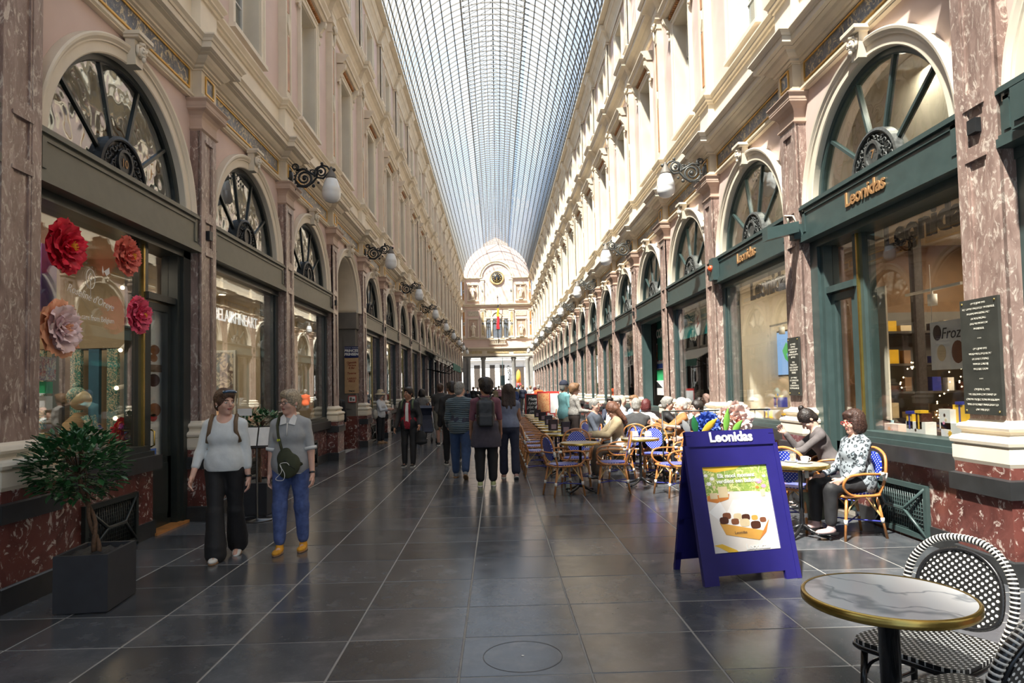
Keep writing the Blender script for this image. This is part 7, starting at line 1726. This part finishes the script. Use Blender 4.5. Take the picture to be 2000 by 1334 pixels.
obj('white_cable', MB().tube(cr_spline([tuple(up(q)) for q in ((-.03, -.19, 1.07), (-.055, -.2, .98), (-.03, -.23, .88), (-.10, -.20, .80), (-.02, -.22, .79), (.0, -.235, .86), (-.05, -.225, .95), (.02, -.24, .97), (.05, -.235, .94))], 5), .0035, 5), white, bag)
for sd in (1, -1): j = D['J'][sd]; w_, d_ = j['wr'], j['fd']; (obj('wrist_watch', MB().tube([tuple(w_-d_*.02), tuple(w_-d_*.004)], .032, 12), blackp, t) if sd == 1 else None)
obj('earring', MB().tube([tuple(hp((.084, .0, -.03))), tuple(hp((.086, 0, -.05)))], .004, 5), white, t)
# 3 woman black jacket, red vest
f_red = cloth('dark_red_quilt', (.28, .015, .03), var=.4, scale=40, bump=.7); f_navy = cloth('navy_cloth', (.02, .025, .05), .7)
pt = P(800, 911)
t, D = person('woman in a black jacket over a dark red vest striding towards the camera', pt.x, pt.y, (-.18, -1), 1.66, .013, 'f', 1.0, sk_tan, h_dark, 'short', f_red, f_black, (blackp, rubw), sleeve=1.5, hem=.82, cuff=.06, head=(-.45, 0), armL=(.05, .30, .75), armR=(.20, .22, .25), legL=(.10, .05), legR=(.02, .02), jacket=(f_black, .78, .075))
up = D['up']; obj('white_shirt_front', MB().add([tuple(up(q)) for q in ((-.028, -.125, 1.38), (.028, -.125, 1.38), (.034, -.150, 1.2), (.034, -.142, .95), (-.034, -.142, .95), (-.034, -.150, 1.2))], [(0, 1, 2, 5), (5, 2, 3, 4)]).add([tuple(up(q)) for q in ((-.028, -.10, 1.38), (.028, -.10, 1.38), (.034, -.12, .95), (-.034, -.12, .95))], [(3, 2, 1, 0)]), f_white, t)
for sd in (1, -1): obj('backpack_strap', MB().tube([tuple(up((sd*.11, .06, 1.43))), tuple(up((sd*.11, -.03, 1.46))), tuple(up((sd*.12, -.12, 1.38))), tuple(up((sd*.13, -.14, 1.25)))], .02, 6, flat=.5), cloth('sage_strap', (.10, .14, .08)), t)
bg = thing('black_bag', 'black cloth bag hanging from the arm of the woman in the red vest', 'bag', tuple(t.location), t.rotation_euler.z); F = Field(); F.ell((.27, -.05, .62), (.12, .06, .15), .03); F.ell((.27, -.05, .53), (.14, .07, .06), .03); put('bag_body', fmesh('bag_body', F, .014, f_black), bg); obj('handles', MB().tube([(.22, -.05, .72), (.25, -.08, .95), (.30, -.08, .95), (.32, -.05, .72)], .008, 5), f_black, bg)
# 4 man grey T-shirt and shorts, back to us
f_charc = cloth('charcoal_tshirt', (.065, .062, .06)); f_khaki = cloth('khaki_cloth', (.27, .25, .20)); 
pt = P(862, 871)
t, D = person('man in a charcoal T-shirt and khaki shorts seen from behind, pushing the stroller', pt.x, pt.y, (.1, 1), 1.80, .015, 'm', 1.12, sk_fair, h_brown, 'crop', f_charc, f_khaki, (blackp, rubw), sleeve=.85, hem=.88, shorts=True, wide=.03, head=(-.1, -.35), armL=(.3, .12, .5), armR=(.3, .12, .5), legL=(.22, .1), legR=(-.15, .1))
# stroller
pt2 = P(833, 866); t = thing('stroller', 'folded-hood baby stroller with dark blue seat in front of the man in shorts', 'stroller', (pt2.x, pt2.y, 0), .3); steel = plain('brushed_tube', (.45, .48, .5), .3, .8)
obj('seat_sling', MB().prism([(-.1, .35), (.15, .3), (.28, .75), (.2, .95), (.12, .7), (0, .45)], 'x', -.19, .19), f_navy, t); obj('hood', MB().prism([(.25, .75), (.34, 1.0), (.18, 1.12), (0, 1.05), (.1, .95), (.18, .8)], 'x', -.2, .2), f_navy, t)
for s_ in (-1, 1):
    obj('frame_tube', MB().tube([(s_*.22, -.32, .08), (s_*.22, .3, 1.05), (s_*.2, .42, 1.08)], .012, 6).tube([(s_*.22, .38, .08), (s_*.22, -.05, .6)], .012, 6), steel, t)
    for y_ in (-.32, .38): o = obj('wheel', MB().lathe([(.05, -.02), (.08, -.02), (.085, 0), (.08, .02), (.05, .02)], 18).xf(Matrix.Translation((s_*.24, y_, .085)) @ Matrix.Rotation(PI/2, 4, 'Y')), blackp, t)
# woman with black hair beside stroller
pt = P(826, 862); t, D = person('dark-haired woman in a grey vest bending over the stroller, seen from behind', pt.x-.05, pt.y+.35, (.3, 1), 1.62, .018, 'f', 1.0, sk_tan, h_dark, 'bob', cloth('grey_vest', (.20, .19, .18)), f_black, blackp, sleeve=.3, armR=(.3, .15, .3))
# 5 man black jacket
pt = P(884, 909); t, D = person('dark-haired man in black walking away, half hidden by the quilted puffer jacket', pt.x, pt.y, (-.15, 1), 1.78, .014, 'm', 1.05, sk_tan, h_dark, 'short', f_black, f_black, (blackp, rubw), sleeve=1.9, hem=.8, head=(.5, 0), legL=(.25, .1), legR=(-.25, .35), jacket=(f_black, .8, 0))
# 6 man blue puffer
def puffer():
    m, nt, b = new_mat('blue_grey_puffer'); tcn = nd(nt, 'TexCoord'); w_ = nd(nt, 'TexWave', Scale=9.5, Distortion=1.6); w_.bands_direction = 'Z'; w_.inputs['Detail'].default_value = 1.5; w_.inputs['Detail Scale'].default_value = 1.2
    nt.links.new(tcn.outputs['Object'], w_.inputs[0]); c = ramp(nt, w_.outputs[0], [(.0, (.075, .11, .13)), (.3, (.115, .165, .195))]); nt.links.new(c.outputs[0], b.inputs[0]); b.inputs['Roughness'].default_value = .5
    bp = nd(nt, 'Bump', Strength=1, Distance=.02); nt.links.new(w_.outputs[0], bp.inputs['Height']); nt.links.new(bp.outputs[0], b.inputs['Normal']); return m
pt = P(901, 934); t, D = person('grey-haired man in a blue-grey quilted puffer jacket and jeans, walking away', pt.x, pt.y, (.05, 1), 1.74, .013, 'm', 1.14, sk_fair, h_grey, 'crop', f_navy, cloth('dark_denim', (.03, .06, .14)), (cloth('grey_trainer', (.16, .18, .20)), gum), sleeve=1, hem=.9, head=(-.45, 0), armL=(.1, .14, .9), armR=(.1, .14, .9), legL=(.18, .08), legR=(-.22, .3), jacket=(puffer(), .80, 0), wide=.008)
# 7 backpack man
f_plum = cloth('plum_tshirt', (.19, .075, .10)); lime = plain('lime_trainer', (.50, .55, .28), .6)
pt = P(951, 950); t, D = person('curly-haired man in a plum T-shirt with a jacket tied round his waist', pt.x, pt.y, (-.02, 1), 1.76, .012, 'm', 1.02, sk_tan, h_dark, 'fluffy', f_plum, f_black, (lime, rubw), sleeve=.95, hem=.88, head=(.6, -.12), armL=(.12, .13, .35), armR=(.12, .13, .35), legL=(.02, .03), legR=(.06, .05), wide=.012)
up = D['up']; slate = cloth('slate_jacket', (.055, .05, .07))
F = Field(); F.cap(tuple(up((-.08, .03, .98))), tuple(up((.08, .03, .98))), .13, .13, .05); F.ell(tuple(up((0, .05, .70))), (.25, .17, .36), .06); F.plane((0, 0, -1), -float(up((0, 0, .64))[2])); F.noise = (.004, 30); F.plane((0, 0, 1), float(up((0, 0, 1.05))[2])); put('tied_jacket', fmesh('tied_jacket', F, .014, slate), t)
bk = thing('black_backpack', 'black drawstring backpack on the back of the man in the plum T-shirt', 'backpack', tuple(t.location), t.rotation_euler.z)
F = Field(); F.box(tuple(up((0, .20, 1.18))), (.145, .085, .20), .06, .03); F.box(tuple(up((0, .265, 1.06))), (.125, .05, .10), .035, .02); F.ell(tuple(up((0, .17, 1.36))), (.10, .06, .07), .03); F.noise = (.002, 50); put('pack_body', fmesh('pack_body', F, .011, cloth('black_nylon', (.014, .014, .015), .45)), bk)
obj('pack_straps', MB().tube([tuple(up((.06, .18, 1.40))), tuple(up((.10, .08, 1.445))), tuple(up((.115, -.03, 1.46))), tuple(up((.12, -.12, 1.33)))], .02, 6, flat=.5).tube([tuple(up((-.06, .18, 1.40))), tuple(up((-.10, .08, 1.445))), tuple(up((-.115, -.03, 1.46))), tuple(up((-.12, -.12, 1.33)))], .02, 6, flat=.5), blackp, bk); obj('seam', MB().tube([tuple(up((-.12, .29, 1.15))), tuple(up((0, .30, 1.15))), tuple(up((.12, .29, 1.15)))], .005, 5), iron, bk)
# 8 woman blue-grey top
pt = P(996, 934); t, D = person('woman with long dark hair, blue-grey sleeveless knit and navy trousers, walking away', pt.x, pt.y, (-.05, 1), 1.67, .013, 'f', 1.06, sk_tan, cloth('dark_brown_hair', (.035, .018, .012), .5, .5, 60, .8), 'long', cloth('blue_grey_knit', (.17, .20, .29)), cloth('navy_trousers', (.018, .022, .045)), (cloth('pink_trainer', (.45, .28, .24)), rubw), sleeve=.15, hem=.93, flare=.02, armL=(.25, .1, .4), armR=(.3, .15, 1.2), legL=(.08, .05), legR=(-.1, .25))
# 9 lady with hat
spot = marble('dotted_blouse', (.66, .68, .70), (.6, .62, .65), (.06, .07, .10), (1, 1, 1), 16, .60, .64, .8, blob=1)
pt = P(744, 866); t, D = person('lady in a straw hat and white spotted blouse looking at her phone', pt.x, pt.y, (.9, -.35), 1.58, .015, 'f', 1.05, sk_fair, h_grey, 'bob', spot, f_black, (cloth('tan_shoe', (.30, .18, .09)), gum), sleeve=1.8, hem=.85, head=(0, .30), armL=(.45, .08, 1.25), armR=(.45, .08, 1.25), armin=(.35, .35))
hp = D['hp']; straw = cloth('straw', (.56, .46, .30), .8); m = MB(); m.lathe([(0, .165), (.06, .16), (.092, .13), (.10, .06), (.105, .045), (.15, .03), (.185, .0), (.18, -.004), (.14, .02), (.10, .035)], 28); ht = thing('straw_hat', 'pale straw sun hat with drooping brim on the lady by the left shops', 'hat', tuple(t.location), t.rotation_euler.z)
m.xf(Matrix.Translation(tuple(hp((0, .02, .02)))) @ Matrix.Rotation(-.0, 4, 'X')); obj('hat_body', m, straw, ht)
obj('shoulder_bag', MB().sphere((-.22, .05, .9), .15, 12, 9, (.6, .5, 1.0)), cloth('cream_bag', (.45, .42, .36)), t); obj('phone', MB().box(-.035, .035, -.43, -.42, 1.05, 1.19), white, t)
# 10 person with a black pack at the passage mouth
pt = on_z(690, 905); t, D = person('person in black bending into the passage opening, mostly behind the pilaster', XL-.35, P1Y+BAY*3+1.35, (-.2, 1), 1.70, .018, 'm', 1.0, sk_fair, h_dark, 'short', f_black, f_black, cloth('brown_shoe', (.08, .04, .02)), sleeve=1.9, hem=.85, lean=.25)
F = Field(); F.ell((.0, .26, 1.30), (.16, .12, .24), .03, rx(-.5)); put('black_rucksack', fmesh('black_rucksack', F, .018, f_black), t)
# 11/12 standing pair by the long row
cap_n = cloth('navy_cap', (.03, .035, .06)); teal_s = cloth('pale_teal_tshirt', (.22, .48, .50)); zebra = marble('striped_blouse', (.62, .60, .56), (.55, .52, .48), (.10, .09, .08), (3, 3, 14), 2.2, .018, .05, .8)
q = on_y(1102, 800, 16.6)
t, D = person('man in a pale teal T-shirt and navy baseball cap standing at the long table row', q.x, 16.6, (.85, .4), 1.74, .016, 'm', 1.12, sk_tan, h_grey, 'crop', teal_s, f_khaki, f_black, sleeve=.85, hem=.82, shorts=True, armL=(.15, .15, .5), armR=(.1, .15, .3)); hp = D['hp']
cp = thing('baseball_cap', 'navy baseball cap worn by the man in teal', 'hat', tuple(t.location), t.rotation_euler.z); F = Field(); F.ell(tuple(hp((0, .01, .050))), (.101, .120, .118), .01); F.plane((0, 0, -1), -float(hp((0, 0, .04))[2])); put('crown', fmesh('crown', F, .012, cap_n), cp); F = Field(); F.ell(tuple(hp((0, -.13, .045))), (.07, .075, .012), .01); put('visor', fmesh('visor', F, .008, cap_n), cp)
q = on_y(1119, 800, 15.9); t, D = person('woman with light brown curls in a black and white patterned blouse', q.x+.03, 15.85, (.95, .2), 1.66, .015, 'f', 1.1, sk_fair, h_curl, 'fluffy', zebra, cloth('brown_pleats', (.06, .045, .04)), blackp, sleeve=1.7, hem=.98, armL=(.2, .2, 1.2), armR=(.3, .2, 1.2), flare=.05)
# seated guests: (label, px, Y, face, options)
f_beige = cloth('beige_coat', (.34, .27, .165)); f_camel = cloth('camel_jacket', (.34, .15, .05)); f_graph = cloth('graphite_jacket', (.05, .05, .052)); f_stripe = cloth('slate_knit', (.12, .14, .18))
def sit(label, px_, Y_, face, **k):
    q = on_y(px_, 820, Y_); a = dict(res=.016, seated=True, shoes=blackp, pants=f_black, armL=(.5, .1, .9), armR=(.5, .1, .9), armin=(.2, .2)); a.update(k)
    rattan(q.x, Y_, face[0], face[1], 'rattan armchair under the '+' '.join(label.split()[:8]))
    return person(label, q.x, Y_, face, **a)
_rat = rattan
def rattan(*a): pass
sit('woman with long wavy brown hair in a beige coat, looking down at the terrace table', 1203, WCH.y, (-1, -.1), H=1.66, res=.013, fat=1.0, skin=sk_fair, hair=cloth('wavy_brown_hair', (.14, .06, .035), .5, .5, 60, .8), hstyle='long', top=f_white, sleeve=1.5, hem=.86, jacket=(f_beige, .72, .03), head=(0, .35), lean=.15, armL=(.8, .1, .8), armR=(.8, .1, .8), pants=cloth('brown_trousers', (.13, .10, .07)))
rattan = _rat
sit('grey-haired man in a graphite jacket seated with his back to the camera', 1243, 12.6, (.3, 1), H=1.76, sex='m', fat=1.2, hair=h_grey, hstyle='crop', top=f_graph, sleeve=1.9, lean=.15)
sit('person with dark red hair in a white blouse seated at a shop-side table', 1264, 14.1, (.5, .8), H=1.62, hair=h_red, hstyle='bob', top=f_white, sleeve=1.5)
sit('older man in a slate jacket with red collar seated facing left', 1166, 13.6, (.7, -.5), H=1.72, sex='m', fat=1.15, skin=sk_pale, hair=h_grey, hstyle='crop', top=f_stripe, sleeve=1.9)
sit('grey-haired person in a light jacket seated beside the railing, facing right', 1206, 14.6, (-.3, -1), H=1.7, sex='m', hair=h_grey, hstyle='short', top=cloth('pale_shirt', (.55, .58, .62)), res=.02)
sit('bald man in a white shirt leaning over a far table', 1219, 17.3, (.8, -.4), H=1.75, sex='m', skin=sk_pale, hair=h_grey, hstyle='none', top=f_white, res=.02)
sit('man with brown-grey hair in a pale blue shirt talking at a far table', 1236, 15.95, (-.9, -.3), H=1.75, sex='m', hair=h_curl, hstyle='short', top=cloth('pale_blue_shirt', (.30, .42, .58)), res=.02)
sit('woman with sunglasses in a dark top seated at the far end of the guests', 1192, 17.0, (-.3, -1), H=1.64, hair=h_dark, hstyle='short', top=f_navy, res=.02)
sit('white-haired man in a camel jacket seated behind the railing, facing left', 1326, 12.25, (-1, .1), H=1.74, sex='m', fat=1.15, skin=sk_pale, hair=cloth('white_hair', (.55, .53, .5)), hstyle='crop', top=f_camel, sleeve=1.9, armL=(1.0, .1, 1.2), armR=(.9, .1, 1.0))
sit('man in a black puffer vest with hands at his face behind the railing', 1309, 13.4, (.9, -.2), H=1.74, sex='m', hair=h_grey, hstyle='short', top=f_black, armL=(.9, .1, 1.7), armR=(.9, .1, 1.7))
sit('dark-haired person in black seated just behind the blue sandwich board', 1357, 11.72, (-.9, -.1), H=1.66, skin=sk_pale, hair=h_dark, hstyle='bun', top=f_black, sleeve=.9, armR=(1.1, .2, .6))
sit('person with white hair seated deepest in the corner by the teal window', 1342, 12.9, (-.5, -1), H=1.65, skin=sk_pale, hair=cloth('white_hair', (.6, .58, .55)), hstyle='short', top=f_white, res=.02)
# right pair
def leopard():
    m, nt, b = new_mat('leopard_print'); tcn = nd(nt, 'TexCoord'); n = nd(nt, 'TexNoise', Scale=30, Detail=2); v = nd(nt, 'TexVoronoi', Scale=23)
    mx = nd(nt, 'Mix', data_type='RGBA'); mx.inputs[0].default_value = .05; nt.links.new(tcn.outputs['Object'], mx.inputs[6]); nt.links.new(n.outputs[1], mx.inputs[7]); nt.links.new(tcn.outputs['Object'], n.inputs[0]); nt.links.new(mx.outputs[2], v.inputs['Vector'])
    c = ramp(nt, v.outputs['Distance'], [(.0, (.17, .21, .24)), (.20, (.17, .21, .24)), (.25, (.015, .02, .025)), (.42, (.015, .02, .025)), (.47, (.30, .34, .37))]); nt.links.new(c.outputs[0], b.inputs[0]); b.inputs['Roughness'].default_value = .7; return m
leop = leopard()
t, D = person('older woman with glasses and short dark hair in a grey leopard print top', pr1.x+.04, pr1.y-.0, (-1, -.12), 1.60, .010, 'f', 1.38, sk_fair, cloth('auburn_dark_hair', (.045, .020, .014), .5, .5, 60, .8), 'bob', leop, f_black, (cloth('pale_rose_shoe', (.60, .42, .40)), blackp), sleeve=1.75, hem=.80, seated=True, head=(0, .05), armL=(.35, .12, .75), armR=(.35, .12, .75), armin=(.1, .1), lean=.02)
spectacles(t, D, redp)
t, D = person('young woman with a hair bun in a grey sweater leaning over the right table', pr2.x-.05, pr2.y+.02, (-1, .25), 1.66, .011, 'f', .95, sk_pale, h_dark, 'bun', cloth('taupe_sweater', (.115, .10, .10)), f_black, blackp, sleeve=1.9, hem=.82, seated=True, lean=.42, head=(.1, .45), armL=(.9, .12, .5), armR=(.9, .1, 1.6), armin=(.1, .2))
# distant walkers
colsT = [('black', f_black), ('white', f_white), ('blue', f_blue), ('red', cloth('red_shirt', (.5, .04, .04))), ('grey', f_grey), ('beige', f_beige), ('navy', f_navy), ('pink', cloth('pink_shirt', (.6, .3, .35)))]
protos = {}
def far(px_, py_, face, top_i, sex, lab, hair=h_dark, H=1.7, pants=f_black):
    q = P(px_, py_); return person(lab, q.x, q.y, face, H, .034, sex, 1.05, sk_fair, hair, 'short', colsT[top_i][1], pants, blackp, sleeve=1.7, details=False, legL=(.2, .1), legR=(-.2, .2))
fl_ = [(914, 803, (0, -1), 6, 'm', 'person in navy walking near the far left pier'), (925, 800, (.1, 1), 0, 'm', 'person with a dark backpack seen past the left column'), (934, 799, (.3, -1), 0, 'f', 'person in black between the left column and the man in plum'), (962, 798, (0, -1), 0, 'f', 'dark-haired walker right of the plum T-shirt man in the distance'),
    (968, 800, (.2, 1), 5, 'f', 'far walker in beige beyond the man in plum'), (975, 796, (0, -1), 7, 'f', 'far walker in pink near the centre of the exit'), (981, 795, (0, 1), 1, 'm', 'far walker in white at the centre of the exit'), (988, 796, (0, -1), 1, 'f', 'second far walker in white, left of the right column'), (993, 797, (0, 1), 3, 'm', 'far walker in red before the right column'),
    (1007, 805, (0, 1), 2, 'm', 'walker with a pale blue backpack near the right column'), (1013, 802, (0, 1), 5, 'f', 'walker with light hair and beige top right of the column'), (1022, 804, (.1, 1), 6, 'm', 'tall walker in navy near the chalkboard'), (1030, 796, (0, -1), 0, 'm', 'walker in black under the far right pier'), (1018, 795, (0, -1), 0, 'f', 'small dark figure in front of the display figure'),
    (1037, 800, (0, 1), 4, 'm', 'walker in grey just left of the chalkboard'), (955, 795, (0, -1), 1, 'f', 'far walker in white behind the puffer jacket man'), (945, 796, (0, 1), 2, 'm', 'far walker in blue behind the plum T-shirt man'), (1000, 794, (0, -1), 4, 'f', 'far grey walker beside the right column'), (970, 792, (0, 1), 0, 'm', 'darkest small walker deep in the street exit'), (985, 791, (0, -1), 6, 'm', 'small navy walker deep in the street exit')]
rnh = random.Random(2)
for px_, py_, fc, ti, sx_, lab in fl_: far(px_, py_, fc, ti, sx_, lab, rnh.choice([h_dark, h_brown, h_grey, h_curl]), rnh.uniform(1.52, 1.84), rnh.choice([f_black, f_blue, f_khaki, f_navy]))
q = P(1053, 815); person('man in a bright orange shirt and grey shorts standing beyond the chalkboard', q.x, q.y, (0, 1), 1.75, .022, 'm', 1.1, sk_tan, h_grey, 'crop', cloth('orange_shirt', (.85, .12, .03)), cloth('grey_shorts', (.12, .14, .16)), blackp, sleeve=.9, shorts=True, details=False)
q = P(1046, 812); person('person in white and dark red behind the red-framed chalkboard', q.x, q.y, (0, 1), 1.62, .024, 'f', 1.0, sk_fair, h_red, 'bob', f_white, f_navy, blackp, sleeve=.9, details=False)
